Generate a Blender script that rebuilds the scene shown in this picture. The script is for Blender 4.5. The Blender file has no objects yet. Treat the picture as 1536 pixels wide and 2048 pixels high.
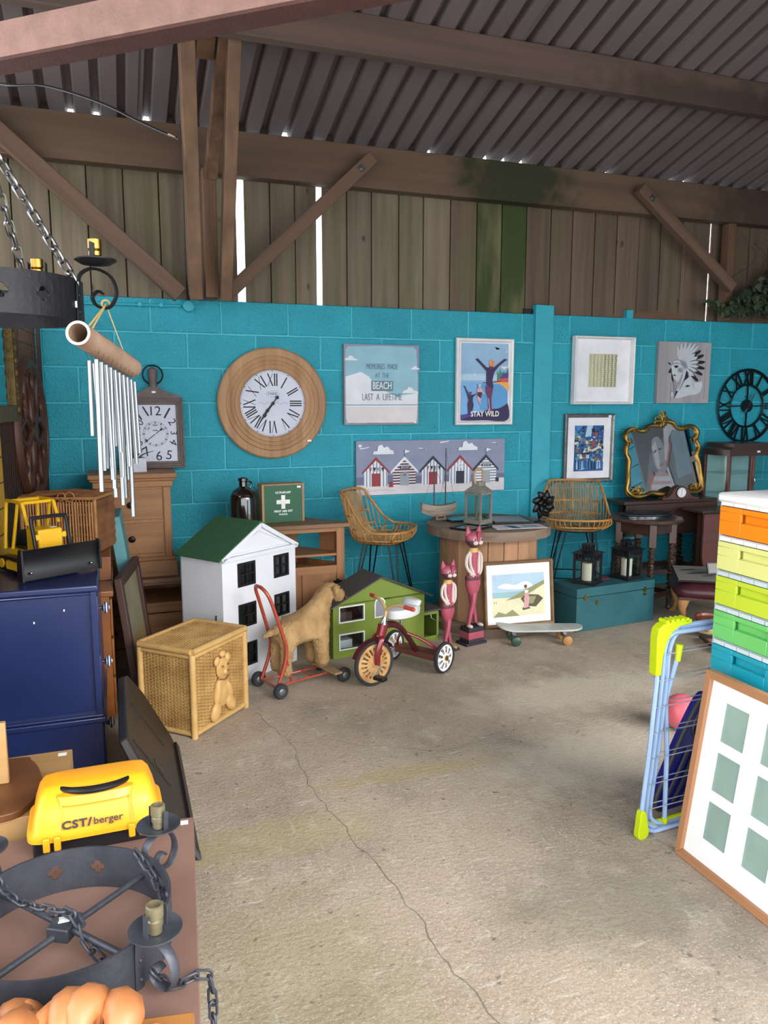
import bpy, math, random
from mathutils import Vector, Matrix, Euler
PI = math.pi
def R(d): return math.radians(d)
rnd = random.Random(7)
SC = bpy.context.scene
COL = SC.collection

# ---------------------------------------------------------------- camera, sky, exposure
cam_d = bpy.data.cameras.new('camera')
cam_d.sensor_fit = 'VERTICAL'; cam_d.sensor_height = 24.0; cam_d.lens = 1540.0 * 24.0 / 2048.0
cam_d.clip_start = 0.05; cam_d.clip_end = 200
cam = bpy.data.objects.new('camera', cam_d); COL.objects.link(cam)
_yaw, _pit = R(19.3), R(8.25)
_fw = Vector((math.sin(_yaw)*math.cos(_pit), math.cos(_yaw)*math.cos(_pit), -math.sin(_pit)))
_rt = Vector((math.cos(_yaw), -math.sin(_yaw), 0)); _up = _rt.cross(_fw)
_m = Matrix((_rt, _up, -_fw)).transposed().to_4x4(); _m.translation = (-.71, -5.285, 1.546)
cam.matrix_world = _m
SC.camera = cam
W = bpy.data.worlds.new('sky'); SC.world = W; W.use_nodes = True
_bg = W.node_tree.nodes['Background']
_bg.inputs[0].default_value = (0.93, 0.97, 1.0, 1); _bg.inputs[1].default_value = 3.2
_sd = bpy.data.lights.new('sun', 'SUN'); _sd.energy = 2.6; _sd.angle = R(35); _sd.color = (1, .96, .9)
sun = bpy.data.objects.new('sun', _sd); COL.objects.link(sun)
sun.rotation_euler = Vector((-0.42, 0.80, -0.50)).to_track_quat('-Z', 'Y').to_euler()
SC.view_settings.view_transform = 'Standard'; SC.view_settings.look = 'None'
SC.view_settings.gamma = 1.0; SC.view_settings.use_curve_mapping = False
SC.view_settings.exposure = 0.5

# ---------------------------------------------------------------- materials
def S(h):
    h = h.lstrip('#'); o = []
    for i in (0, 2, 4):
        c = int(h[i:i+2], 16)/255
        o.append(c/12.92 if c <= .04045 else ((c+.055)/1.055)**2.4)
    return (*o, 1)
MATS = {}
def mat(name, c, rough=.6, metal=0., c2=None, scale=6., stretch=None, bump=0., bscale=None, detail=3., contrast=.5,
        rand=0., speck=0., trans=0., emit=0., spec=.5, alpha=1., coat=0.):
    """procedural principled material: colour varies between c and c2 by (stretched) noise"""
    if name in MATS: return MATS[name]
    m = bpy.data.materials.new(name); MATS[name] = m; m.use_nodes = True
    nt = m.node_tree; b = nt.nodes['Principled BSDF']; L = nt.links.new; N = nt.nodes.new
    b.inputs['Roughness'].default_value = rough; b.inputs['Metallic'].default_value = metal
    b.inputs['Specular IOR Level'].default_value = spec
    if trans: b.inputs['Transmission Weight'].default_value = trans
    if coat: b.inputs['Coat Weight'].default_value = coat; b.inputs['Coat Roughness'].default_value = .15
    if emit: b.inputs['Emission Color'].default_value = S(c); b.inputs['Emission Strength'].default_value = emit
    c = S(c)
    c2 = S(c2) if c2 else tuple(x*.8 for x in c[:3])+(1,)
    tc = N('ShaderNodeTexCoord'); mp = N('ShaderNodeMapping'); L(tc.outputs['Object'], mp.inputs[0])
    if stretch: mp.inputs['Scale'].default_value = stretch
    oi = N('ShaderNodeObjectInfo')
    vm = N('ShaderNodeVectorMath'); vm.operation = 'MULTIPLY_ADD'
    L(oi.outputs['Random'], vm.inputs[0]); vm.inputs[1].default_value = (17, 31, 13); L(mp.outputs[0], vm.inputs[2])
    n = N('ShaderNodeTexNoise'); n.inputs['Scale'].default_value = scale; n.inputs['Detail'].default_value = detail
    L(vm.outputs[0], n.inputs['Vector'])
    r = N('ShaderNodeValToRGB'); e = r.color_ramp.elements
    e[0].position = .5-contrast*.5+.02; e[1].position = min(.98, .5+contrast*.5); e[0].color = c; e[1].color = c2
    L(n.outputs['Fac'], r.inputs[0]); out = r.outputs[0]
    if rand:
        hs = N('ShaderNodeHueSaturation'); mr = N('ShaderNodeMapRange')
        mr.inputs[3].default_value = 1-rand; mr.inputs[4].default_value = 1+rand
        L(oi.outputs['Random'], mr.inputs[0]); L(mr.outputs[0], hs.inputs['Value']); L(out, hs.inputs['Color']); out = hs.outputs[0]
    if speck:
        n3 = N('ShaderNodeTexNoise'); n3.inputs['Scale'].default_value = 95; n3.inputs['Detail'].default_value = 3; L(tc.outputs['Object'], n3.inputs[0])
        m3 = N('ShaderNodeMapRange'); m3.inputs[1].default_value = .56; m3.inputs[2].default_value = .68; m3.inputs[4].default_value = speck; L(n3.outputs['Fac'], m3.inputs[0])
        x3 = N('ShaderNodeMix'); x3.data_type = 'RGBA'; L(m3.outputs[0], x3.inputs[0]); L(out, x3.inputs[6]); x3.inputs[7].default_value = tuple(q*.35 for q in c[:3])+(1,); out = x3.outputs[2]
    L(out, b.inputs['Base Color'])
    if bump:
        n2 = N('ShaderNodeTexNoise'); n2.inputs['Scale'].default_value = bscale or scale*3; n2.inputs['Detail'].default_value = 4
        L(vm.outputs[0], n2.inputs['Vector'])
        bp = N('ShaderNodeBump'); bp.inputs['Strength'].default_value = bump; bp.inputs['Distance'].default_value = .01
        L(n2.outputs['Fac'], bp.inputs['Height']); L(bp.outputs[0], b.inputs['Normal'])
    return m
def patch(m, centre, size, col, fac=.8, soft=.35, nscale=9.):
    """a stain of its own irregular shape at a fixed place on the object"""
    nt = m.node_tree; N = nt.nodes.new; L = nt.links.new; b = nt.nodes['Principled BSDF']; src = b.inputs['Base Color'].links[0].from_socket
    tc = N('ShaderNodeTexCoord'); mp = N('ShaderNodeMapping'); mp.inputs['Location'].default_value = tuple(-c/s for c, s in zip(centre, size)); mp.inputs['Scale'].default_value = tuple(1/s for s in size)
    L(tc.outputs['Object'], mp.inputs[0]); ln = N('ShaderNodeVectorMath'); ln.operation = 'LENGTH'; L(mp.outputs[0], ln.inputs[0])
    n = N('ShaderNodeTexNoise'); n.inputs['Scale'].default_value = nscale; n.inputs['Detail'].default_value = 6; L(tc.outputs['Object'], n.inputs[0])
    ad = N('ShaderNodeMath'); ad.operation = 'MULTIPLY_ADD'; ad.inputs[1].default_value = 1.6; L(n.outputs['Fac'], ad.inputs[0]); L(ln.outputs['Value'], ad.inputs[2])
    mr = N('ShaderNodeMapRange'); mr.inputs[1].default_value = 1.8+soft; mr.inputs[2].default_value = 1.8-soft; mr.inputs[4].default_value = fac; L(ad.outputs[0], mr.inputs[0])
    mx = N('ShaderNodeMix'); mx.data_type = 'RGBA'; L(mr.outputs[0], mx.inputs[0]); L(src, mx.inputs[6]); mx.inputs[7].default_value = S(col); L(mx.outputs[2], b.inputs['Base Color'])
def wood(name, c, c2, axis='z', rough=.55, fine=22., bump=.12, contrast=.45, rand=0., coat=0.):
    st = {'x': (.06, 1, 1), 'y': (1, .06, 1), 'z': (1, 1, .06)}[axis]
    return mat(name, c, rough, 0, c2, fine, st, bump, fine*2.2, 5, contrast, rand, coat=coat)
def plain(name, c, rough=.5, metal=0., **k):
    c1 = S(c); h = '#%02x%02x%02x' % tuple(int(int(c.lstrip('#')[i:i+2], 16)*.93) for i in (0, 2, 4))
    return mat(name, c, rough, metal, h, k.pop('scale', 9), **k)
def glass(name, tint=(1, 1, 1), refl=.1, rough=.02):
    if name in MATS: return MATS[name]
    m = bpy.data.materials.new(name); MATS[name] = m; m.use_nodes = True
    nt = m.node_tree; nt.nodes.clear(); N = nt.nodes.new; L = nt.links.new
    o = N('ShaderNodeOutputMaterial'); t = N('ShaderNodeBsdfTransparent'); g = N('ShaderNodeBsdfGlossy'); x = N('ShaderNodeMixShader')
    t.inputs[0].default_value = (*tint, 1); g.inputs['Roughness'].default_value = rough
    fr = N('ShaderNodeLayerWeight'); fr.inputs[0].default_value = .25; pw = N('ShaderNodeMath'); pw.operation = 'POWER'; pw.inputs[1].default_value = 3.5; L(fr.outputs['Facing'], pw.inputs[0])
    ad = N('ShaderNodeMath'); ad.operation = 'MULTIPLY_ADD'; ad.inputs[1].default_value = .8; ad.inputs[2].default_value = refl-.04
    L(pw.outputs[0], ad.inputs[0]); L(ad.outputs[0], x.inputs[0]); L(t.outputs[0], x.inputs[1]); L(g.outputs[0], x.inputs[2]); L(x.outputs[0], o.inputs[0])
    return m

# ---------------------------------------------------------------- mesh helpers
class MB:
    def __init__(s): s.v = []; s.f = []; s.m = []; s.mi = 0
    def add(s, vs, fs, mi=None):
        o = len(s.v); s.v += [Vector(p) for p in vs]
        for f in fs: s.f.append([i+o for i in f]); s.m.append(s.mi if mi is None else mi)
        return s
    def bx(s, x0, x1, y0, y1, z0, z1, mi=None):
        return s.add([(x0,y0,z0),(x1,y0,z0),(x1,y1,z0),(x0,y1,z0),(x0,y0,z1),(x1,y0,z1),(x1,y1,z1),(x0,y1,z1)],
                     [(3,2,1,0),(4,5,6,7),(0,1,5,4),(1,2,6,5),(2,3,7,6),(3,0,4,7)], mi)
    def bar(s, a, b, w, h, up=(0,0,1), mi=None):
        a = Vector(a); b = Vector(b); d = (b-a).normalized(); u = Vector(up); x = d.cross(u)
        if x.length < 1e-4: x = d.cross(Vector((1,0,0)))
        x.normalize(); u = x.cross(d).normalized(); x *= w/2; u *= h/2
        return s.add([a-x-u,a+x-u,a+x+u,a-x+u,b-x-u,b+x-u,b+x+u,b-x+u], [(0,1,2,3),(7,6,5,4),(4,5,1,0),(5,6,2,1),(6,7,3,2),(7,4,0,3)], mi)
    def tube(s, pts, r, n=8, closed=False, cap=True, mi=None, flat=None):
        pts = [Vector(p) for p in pts]; k = len(pts); rs = r if isinstance(r, (list, tuple)) else [r]*k
        T = []
        for i in range(k):
            a = pts[(i-1) % k] if (closed or i > 0) else pts[0]; b = pts[(i+1) % k] if (closed or i < k-1) else pts[-1]
            d = b-a; T.append(d.normalized() if d.length > 1e-9 else Vector((0,0,1)))
        u = T[0].orthogonal().normalized(); vs = []
        if flat: u = (Vector(flat)-T[0]*Vector(flat).dot(T[0])).normalized()
        for i in range(k):
            u = (u-T[i]*u.dot(T[i]))
            u = u.normalized() if u.length > 1e-6 else T[i].orthogonal().normalized()
            w = T[i].cross(u)
            for j in range(n):
                a = 2*PI*j/n
                q = rs[i]; ra, rb = q if isinstance(q, (list, tuple)) else (q, q)
                vs.append(pts[i]+(u*math.cos(a)*ra + w*math.sin(a)*rb))
        fs = []
        for i in range(k if closed else k-1):
            i2 = (i+1) % k
            for j in range(n): fs.append((i*n+j, i*n+(j+1) % n, i2*n+(j+1) % n, i2*n+j))
        if cap and not closed: fs.append(tuple(reversed(range(n)))); fs.append(tuple(range((k-1)*n, k*n)))
        return s.add(vs, fs, mi)
    def cyl(s, a, b, r, r2=None, n=16, mi=None): return s.tube([a, b], [r, r if r2 is None else r2], n, mi=mi)
    def lathe(s, prof, n=24, c=(0,0,0), mi=None, rad=None, cap=True):
        vs = []; fs = []; k = len(prof)
        for r, z in prof:
            for j in range(n):
                a = 2*PI*j/n; q = r*(rad(a, z) if rad else 1); vs.append((c[0]+q*math.cos(a), c[1]+q*math.sin(a), c[2]+z))
        for i in range(k-1):
            for j in range(n): fs.append((i*n+j, i*n+(j+1) % n, (i+1)*n+(j+1) % n, (i+1)*n+j))
        if cap: fs.append(tuple(reversed(range(n)))); fs.append(tuple(range((k-1)*n, k*n)))
        return s.add(vs, fs, mi)
    def prism(s, poly, a, b, plane='xz', mi=None):
        """extrude 2-D polygon between a and b along the third axis"""
        n = len(poly)
        if plane == 'xz': f = lambda p, t: (p[0], t, p[1])
        elif plane == 'xy': f = lambda p, t: (p[0], p[1], t)
        else: f = lambda p, t: (t, p[0], p[1])
        vs = [f(p, a) for p in poly]+[f(p, b) for p in poly]
        return s.add(vs, [tuple(range(n)), tuple(range(2*n-1, n-1, -1))]+[(i, n+i, n+(i+1) % n, (i+1) % n) for i in range(n)], mi)
    def ball(s, c, r, nu=14, nv=9, mi=None):
        if not isinstance(r, (tuple, list)): r = (r, r, r)
        vs = [(c[0], c[1], c[2]-r[2])]; fs = []
        for i in range(1, nv):
            t = PI*i/nv-PI/2
            for j in range(nu):
                a = 2*PI*j/nu; vs.append((c[0]+r[0]*math.cos(t)*math.cos(a), c[1]+r[1]*math.cos(t)*math.sin(a), c[2]+r[2]*math.sin(t)))
        vs.append((c[0], c[1], c[2]+r[2])); L = len(vs)-1
        for j in range(nu):
            fs.append((0, 1+(j+1) % nu, 1+j)); fs.append((L, L-nu+j, L-nu+(j+1) % nu))
            for i in range(nv-2): fs.append((1+i*nu+j, 1+i*nu+(j+1) % nu, 1+(i+1)*nu+(j+1) % nu, 1+(i+1)*nu+j))
        return s.add(vs, fs, mi)
    def ring(s, c, r, t, n=28, k=8, axis='y', mi=None):
        P = []
        for i in range(n):
            a = 2*PI*i/n; q = (r*math.cos(a), r*math.sin(a))
            P.append({'y': (c[0]+q[0], c[1], c[2]+q[1]), 'z': (c[0]+q[0], c[1]+q[1], c[2]), 'x': (c[0], c[1]+q[0], c[2]+q[1])}[axis])
        return s.tube(P, [t]*n, k, closed=True, mi=mi)
    def loft(s, secs, n=16, mi=None, cap=True, sq=1.):
        """stack of elliptical sections (z, cx, cy, rx, ry); sq < 1 squares them off"""
        vs = []; fs = []; k = len(secs)
        for z, cx, cy, rx, ry in secs:
            for j in range(n):
                a = 2*PI*j/n; c, d = math.cos(a), math.sin(a)
                vs.append((cx+rx*math.copysign(abs(c)**sq, c), cy+ry*math.copysign(abs(d)**sq, d), z))
        for i in range(k-1):
            for j in range(n): fs.append((i*n+j, i*n+(j+1) % n, (i+1)*n+(j+1) % n, (i+1)*n+j))
        if cap: fs.append(tuple(reversed(range(n)))); fs.append(tuple(range((k-1)*n, k*n)))
        return s.add(vs, fs, mi)
    def holed(s, w, h, y0, y1, holes, x0=0., z0=0., mi=None):
        """rectangular panel in xz with rectangular openings (xa, xb, za, zb)"""
        xs = sorted({x0, x0+w, *[q for a in holes for q in a[:2]]}); zs = sorted({z0, z0+h, *[q for a in holes for q in a[2:]]})
        for i in range(len(xs)-1):
            for j in range(len(zs)-1):
                cx, cz = (xs[i]+xs[i+1])/2, (zs[j]+zs[j+1])/2
                if not any(a[0] < cx < a[1] and a[2] < cz < a[3] for a in holes): s.bx(xs[i], xs[i+1], y0, y1, zs[j], zs[j+1], mi)
        return s
    def xf(s, M): s.v = [M @ p for p in s.v]; return s
    def build(s, name, m, parent=None, smooth=None, bevel=0., loc=None, rot=None, seg=2, wn=True):
        me = bpy.data.meshes.new(name); me.from_pydata([tuple(p) for p in s.v], [], s.f); me.validate()
        ms = m if isinstance(m, (list, tuple)) else [m]
        for q in ms: me.materials.append(MATS[q] if isinstance(q, str) else q)
        if len(ms) > 1 and len(me.polygons) == len(s.m): me.polygons.foreach_set('material_index', s.m)
        import bmesh
        bm = bmesh.new(); bm.from_mesh(me); bmesh.ops.recalc_face_normals(bm, faces=bm.faces); bm.to_mesh(me); bm.free()
        if smooth is not False:
            me.polygons.foreach_set('use_smooth', [True]*len(me.polygons)); me.set_sharp_from_angle(angle=R(smooth or 38))
        o = bpy.data.objects.new(name, me); COL.objects.link(o); o.parent = parent
        if loc: o.location = loc
        if rot: o.rotation_euler = rot
        if bevel:
            b = o.modifiers.new('edge', 'BEVEL'); b.width = bevel; b.segments = seg; b.limit_method = 'ANGLE'; b.angle_limit = R(40)
        return o
def box(parent, name, m, x0, x1, y0, y1, z0, z1, bevel=0., **k): return MB().bx(x0, x1, y0, y1, z0, z1).build(name, m, parent, bevel=bevel, **k)
def tag(o, label=None, cat=None, group=None, kind=None):
    if label: o['label'] = label
    if cat: o['category'] = cat
    if group: o['group'] = group
    if kind: o['kind'] = kind
    return o
def thing(name, label, cat, loc=(0,0,0), rz=0., group=None, rx=0., ry=0., parent=None):
    o = bpy.data.objects.new(name, None); o.empty_display_size = .05; COL.objects.link(o)
    o.location = loc; o.rotation_euler = (rx, ry, rz); return tag(o, label, cat, group)
def struct(name, loc=(0,0,0), label=None):
    o = bpy.data.objects.new(name, None); o.empty_display_size = .05; COL.objects.link(o); o.location = loc
    tag(o, kind='structure')
    if label: o['label'] = label
    return o
def copy_tree(o, parent=None, **tags):
    c = o.copy(); COL.objects.link(c); c.parent = parent
    for ch in list(o.children): copy_tree(ch, c)
    for k, q in tags.items(): c[k] = q
    return c
def inst(me_obj, name, parent, loc, rot=(0,0,0), scale=(1,1,1)):
    """another piece that shares the mesh of me_obj"""
    o = bpy.data.objects.new(name, me_obj.data); COL.objects.link(o); o.parent = parent
    o.location = loc; o.rotation_euler = rot; o.scale = scale; return o
def el(cx, cy, rx, ry=None, n=20, a0=0, a1=360, rot=0):
    ry = rx if ry is None else ry; o = []
    full = abs(a1-a0) >= 360
    for i in range(n if full else n+1):
        a = R(a0+(a1-a0)*i/n); x, y = rx*math.cos(a), ry*math.sin(a); c, s_ = math.cos(R(rot)), math.sin(R(rot))
        o.append((cx+x*c-y*s_, cy+x*s_+y*c))
    return o
def rect(x0, y0, x1, y1): return [(x0, y0), (x1, y0), (x1, y1), (x0, y1)]
def line(p, q, w):
    d = Vector((q[0]-p[0], q[1]-p[1])); n = Vector((-d.y, d.x)).normalized()*w/2
    return [(p[0]-n.x, p[1]-n.y), (q[0]-n.x, q[1]-n.y), (q[0]+n.x, q[1]+n.y), (p[0]+n.x, p[1]+n.y)]
def art(parent, name, layers, y, step=.0005, **k):
    """flat print: coloured polygons stacked by hair-thin layers in the xz plane, facing -y"""
    ms = []; b = MB()
    for i, (m, poly) in enumerate(layers):
        if m not in ms: ms.append(m)
        a = sum(poly[j][0]*poly[(j+1) % len(poly)][1]-poly[(j+1) % len(poly)][0]*poly[j][1] for j in range(len(poly)))
        q = poly if a > 0 else poly[::-1]
        b.add([(p[0], y-step*i, p[1]) for p in q], [tuple(range(len(q)))], ms.index(m))
    return b.build(name, ms, parent, smooth=False, **k)
def text(parent, name, s, size, m, loc, rot=(PI/2, 0, 0), width=None, ext=.0006, sx=1., align='CENTER', spacing=1., bold=0., shear=0.):
    c = bpy.data.curves.new(name, 'FONT'); c.body = s; c.size = size; c.extrude = ext; c.align_x = align; c.align_y = 'CENTER'
    c.space_character = spacing; c.offset = bold; c.resolution_u = 3; c.shear = shear
    o = bpy.data.objects.new('tmp_text', c); COL.objects.link(o)
    me = bpy.data.meshes.new_from_object(o.evaluated_get(bpy.context.evaluated_depsgraph_get()))
    bpy.data.objects.remove(o); bpy.data.curves.remove(c)
    if width:
        xs = [q.co.x for q in me.vertices]; sx = width/max(1e-6, max(xs)-min(xs))
    for q in me.vertices: q.co.x *= sx
    me.materials.clear(); me.materials.append(MATS[m] if isinstance(m, str) else m)
    o = bpy.data.objects.new(name, me); COL.objects.link(o); o.parent = parent; o.location = loc; o.rotation_euler = rot
    if len(s) > 4: o['kind'] = 'stuff'
    return o
def bez(pts, n=8):
    """Catmull-Rom through 3-D points"""
    P = [Vector(p) for p in pts]; o = []
    for i in range(len(P)-1):
        a = P[max(0, i-1)]; b = P[i]; c = P[i+1]; d = P[min(len(P)-1, i+2)]
        for j in range(n):
            t = j/n; o.append(.5*((2*b)+(c-a)*t+(2*a-5*b+4*c-d)*t*t+(3*b-a-3*c+d)*t*t*t))
    return o+[P[-1]]
def bez2(pts, n=8, closed=True):
    q = [(p[0], p[1], 0) for p in pts]
    if closed:
        q = q+[q[0]]; P = [Vector(p) for p in q]; o = []; k = len(pts)
        for i in range(k):
            a = P[(i-1) % k]; b = P[i]; c = P[(i+1) % k]; d = P[(i+2) % k]
            for j in range(n):
                t = j/n; r = .5*((2*b)+(c-a)*t+(2*a-5*b+4*c-d)*t*t+(3*b-a-3*c+d)*t*t*t); o.append((r.x, r.y))
        return o
    return [(v.x, v.y) for v in bez(q, n)]
# ---------------------------------------------------------------- palette
plain('white_paint', '#e8e6e6', .45); plain('white_paper', '#e9e8ee', .7); plain('black_iron', '#1c1c1f', .45, .6, bump=.1)
plain('black_metal', '#141416', .4, .3); plain('black_plastic', '#17171a', .35); plain('ink_black', '#14141a', .6)
plain('tag_white', '#f2f2f0', .6); plain('brass', '#b08a45', .3, 1.); plain('steel', '#9a9b9e', .3, 1.); plain('chrome', '#c9cacc', .15, 1.)
plain('gold', '#a8823f', .32, .9, bump=.25, scale=40); plain('red_tag', '#e03038', .5)
glass('clear_glass', (.93, .96, .95), .08); plain('mirror', '#d8dee0', .02, 1.)
# ---------------------------------------------------------------- floor
def floor_mat():
    m = mat('concrete', '#b0a190', .8, 0, '#958673', 1.7, None, .35, 60, 8, .6); nt = m.node_tree; N = nt.nodes.new; L = nt.links.new
    b = nt.nodes['Principled BSDF']; src = b.inputs['Base Color'].links[0].from_socket
    tc = N('ShaderNodeTexCoord')
    def spots(scale, lo, hi, col, fac, stretch=(1, 1, 1), d=6):
        nonlocal src
        mp = N('ShaderNodeMapping'); mp.inputs['Scale'].default_value = stretch; L(tc.outputs['Object'], mp.inputs[0])
        n = N('ShaderNodeTexNoise'); n.inputs['Scale'].default_value = scale; n.inputs['Detail'].default_value = d; n.inputs['Roughness'].default_value = .65
        L(mp.outputs[0], n.inputs[0]); mr = N('ShaderNodeMapRange'); mr.inputs[1].default_value = lo; mr.inputs[2].default_value = hi; mr.inputs[4].default_value = fac
        L(n.outputs['Fac'], mr.inputs[0]); mx = N('ShaderNodeMix'); mx.data_type = 'RGBA'
        L(mr.outputs[0], mx.inputs[0]); L(src, mx.inputs[6]); mx.inputs[7].default_value = S(col); src = mx.outputs[2]
    spots(2.3, .48, .72, '#6f655a', .55); spots(5, .55, .8, '#c0b7aa', .5, (1, .6, 1)); spots(.8, .56, .7, '#857d6c', .3)
    spots(45, .58, .7, '#5c5348', .5); spots(1.1, .62, .72, '#9a8a4a', .18, (1, 2.5, 1)); spots(34, .6, .68, '#d6d0c4', .4, (.2, 1, 1), 8); spots(34, .61, .69, '#d2ccc0', .35, (1, .16, 1), 8); spots(7, .58, .7, '#c9c0b2', .4, (1, .7, 1), 9)
    spots(130, .56, .68, '#d8d2c8', .45, (1, 1, 1), 2); spots(160, .58, .7, '#4f473e', .5, (1, 1, 1), 2); spots(22, .64, .7, '#4a4138', .6, (1, 1, 1), 3)
    L(src, b.inputs['Base Color'])
    return m
floor_mat()
patch(MATS['concrete'], (-.25, -2.75, 0), (.35, .12, 1), '#948c52', .35); patch(MATS['concrete'], (.42, -2.45, 0), (.4, .06, 1), '#a08f4a', .35); patch(MATS['concrete'], (.65, -3.45, 0), (.3, .2, 1), '#6f6a58', .5); patch(MATS['concrete'], (1.3, -2.6, 0), (.5, .25, 1), '#c9bfae', .5); patch(MATS['concrete'], (1.6, -1.9, 0), (.6, .2, 1), '#d0c6b4', .45); patch(MATS['concrete'], (-.3, -3.6, 0), (.3, .5, 1), '#84804f', .3)
fl = box(None, 'floor', 'concrete', -6, 7, -9, .3, -.12, 0); tag(fl, kind='structure')
plain('crack_dark', '#7a6f62', .9)
def crack(pts, w):
    b = MB(); P = bez(pts, 9); P = [p+Vector((rnd.uniform(-.012, .012), rnd.uniform(-.012, .012), 0)) for p in P]
    for i in range(len(P)-1):
        d = (P[i+1]-P[i]).normalized(); n = Vector((-d.y, d.x, 0)); w0 = w*rnd.uniform(.4, 1.1); w1 = w*rnd.uniform(.4, 1.1)
        b.add([P[i]-n*w0, P[i+1]-n*w1, P[i+1]+n*w1, P[i]+n*w0], [(0, 1, 2, 3)])
    b.build('crack', 'crack_dark', fl, smooth=False)
crack([(-.1, -1.6, .001), (-.02, -2.0, .001), (-.02, -2.45, .001), (.03, -2.85, .001), (.09, -3.3, .001), (.11, -3.6, .001), (.2, -4.1, .001)], .0018)
crack([(.1, -2.0, .001), (.6, -2.3, .001), (1.0, -2.2, .001)], .0012)
# ---------------------------------------------------------------- block wall
mat('block_paint', '#22a0b2', .6, 0, '#188da1', 4, None, .8, 80, 6, .6, .07, .55)
mat('mortar_paint', '#45b2c2', .6, 0, '#2f9fb2', 6, None, .3, 40)
wall = struct('wall_back', label='turquoise painted concrete block wall')
XL, XR, ZT = -1.105, 5.25, 2.195
box(wall, 'mortar', 'mortar_paint', XL, XR, .004, .22, 0, ZT-.003)
_blk = {}
def block(x0, x1, z0, z1):
    w, h = round(x1-x0, 3), round(z1-z0, 3)
    dy = rnd.uniform(-.0015, .0015)
    if (w, h) not in _blk:
        o = box(wall, 'block', 'block_paint', 0, w, 0, .1, 0, h, bevel=.006); o.location = (x0, dy, z0); _blk[(w, h)] = o
    else:
        o = bpy.data.objects.new('block', _blk[(w, h)].data); COL.objects.link(o); o.parent = wall; o.location = (x0, dy, z0)
        b = o.modifiers.new('edge', 'BEVEL'); b.width = .006; b.segments = 2; b.limit_method = 'ANGLE'; b.angle_limit = R(40)
J = .005
zb = [1.98-.225*i for i in range(9)]
rows = [(1.98, ZT)]+[(zb[i+1], zb[i]) for i in range(8)]+[(0, zb[8])]
for i, (z0, z1) in enumerate(rows):
    off = 0 if i % 2 == 0 else .225
    for (a, b_, sh) in ((XL, 2.352, 0.), (2.51, XR, -.037)):
        k = math.floor((a-off-sh)/.45)
        while off+sh+.45*k < b_:
            x0 = max(a, off+sh+.45*k); x1 = min(b_, off+sh+.45*(k+1)); k += 1
            if x1-x0 > .03: block(x0+J, x1-J, z0+J, z1-(J if i else 0))
plain('pier_paint', '#2aa3b6', .55)
pier = box(wall, 'pier', 'pier_paint', 2.352, 2.510, -.02, .15, 0, 2.262, bevel=.003)
box(wall, 'edge_strip', 'pier_paint', -1.135, -1.098, -.03, .12, 0, 2.19, bevel=.004)
# timber pieces lying on the wall head
wood('old_timber', '#7a5a45', '#4e3a2d', 'x', .8, 14, .3)
wood('old_timber_z', '#7d5d47', '#4d3829', 'z', .8, 14, .3)
wood('beam_wood', '#6c5645', '#46362b', 'x', .8, 9, .35, .6)
MB().prism([(2.9, 2.197), (3.75, 2.197), (3.74, 2.25), (3.5, 2.262)], .03, .09).build('board_scrap', 'old_timber', wall)
MB().bx(4.05, 4.6, .03, .1, 2.197, 2.235).build('board_scrap', 'old_timber', wall)
box(wall, 'wall_tie', 'pier_paint', 3.175, 3.235, -.012, .03, 2.19, 2.255); box(wall, 'wall_tie', 'black_iron', 2.27, 2.35, .02, .06, 2.197, 2.235)
# ---------------------------------------------------------------- boarded upper wall
def board_mat(name, c, c2, green, lo, hi, gcol='#4d5a2e'):
    m = mat(name, c, .85, 0, c2, 16, (1, 1, .05), .35, 34, 5, .5, .14); nt = m.node_tree; N = nt.nodes.new; L = nt.links.new
    b = nt.nodes['Principled BSDF']; src = b.inputs['Base Color'].links[0].from_socket
    tc = N('ShaderNodeTexCoord'); oi = N('ShaderNodeObjectInfo'); v = N('ShaderNodeVectorMath'); v.operation = 'MULTIPLY_ADD'
    L(oi.outputs['Random'], v.inputs[0]); v.inputs[1].default_value = (37, 5, 11); mp = N('ShaderNodeMapping'); mp.inputs['Scale'].default_value = (1, 1, .22)
    L(tc.outputs['Object'], mp.inputs[0]); L(mp.outputs[0], v.inputs[2])
    n = N('ShaderNodeTexNoise'); n.inputs['Scale'].default_value = 6; n.inputs['Detail'].default_value = 5; L(v.outputs[0], n.inputs[0])
    mr = N('ShaderNodeMapRange'); mr.inputs[1].default_value = lo; mr.inputs[2].default_value = hi; mr.inputs[4].default_value = green; L(n.outputs['Fac'], mr.inputs[0])
    mx = N('ShaderNodeMix'); mx.data_type = 'RGBA'; L(mr.outputs[0], mx.inputs[0]); L(src, mx.inputs[6]); mx.inputs[7].default_value = S(gcol)
    # knots
    vo = N('ShaderNodeTexVoronoi'); vo.inputs['Scale'].default_value = 5.; vo.inputs['Randomness'].default_value = 1; v2 = N('ShaderNodeVectorMath'); v2.operation = 'MULTIPLY_ADD'
    L(oi.outputs['Random'], v2.inputs[0]); v2.inputs[1].default_value = (51, 3, 29); mp2 = N('ShaderNodeMapping'); mp2.inputs['Scale'].default_value = (1, 1, .6); L(tc.outputs['Object'], mp2.inputs[0]); L(mp2.outputs[0], v2.inputs[2])
    L(v2.outputs[0], vo.inputs['Vector'])
    mk = N('ShaderNodeMapRange'); mk.inputs[1].default_value = .05; mk.inputs[2].default_value = .1; mk.inputs[3].default_value = .8; mk.inputs[4].default_value = 0; L(vo.outputs['Distance'], mk.inputs[0])
    m2 = N('ShaderNodeMix'); m2.data_type = 'RGBA'; L(mk.outputs[0], m2.inputs[0]); L(mx.outputs[2], m2.inputs[6]); m2.inputs[7].default_value = S('#3a2a20')
    L(m2.outputs[2], b.inputs['Base Color']); return m
board_mat('board_grey', '#7d7160', '#5a4e40', .6, .5, .7)
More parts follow.
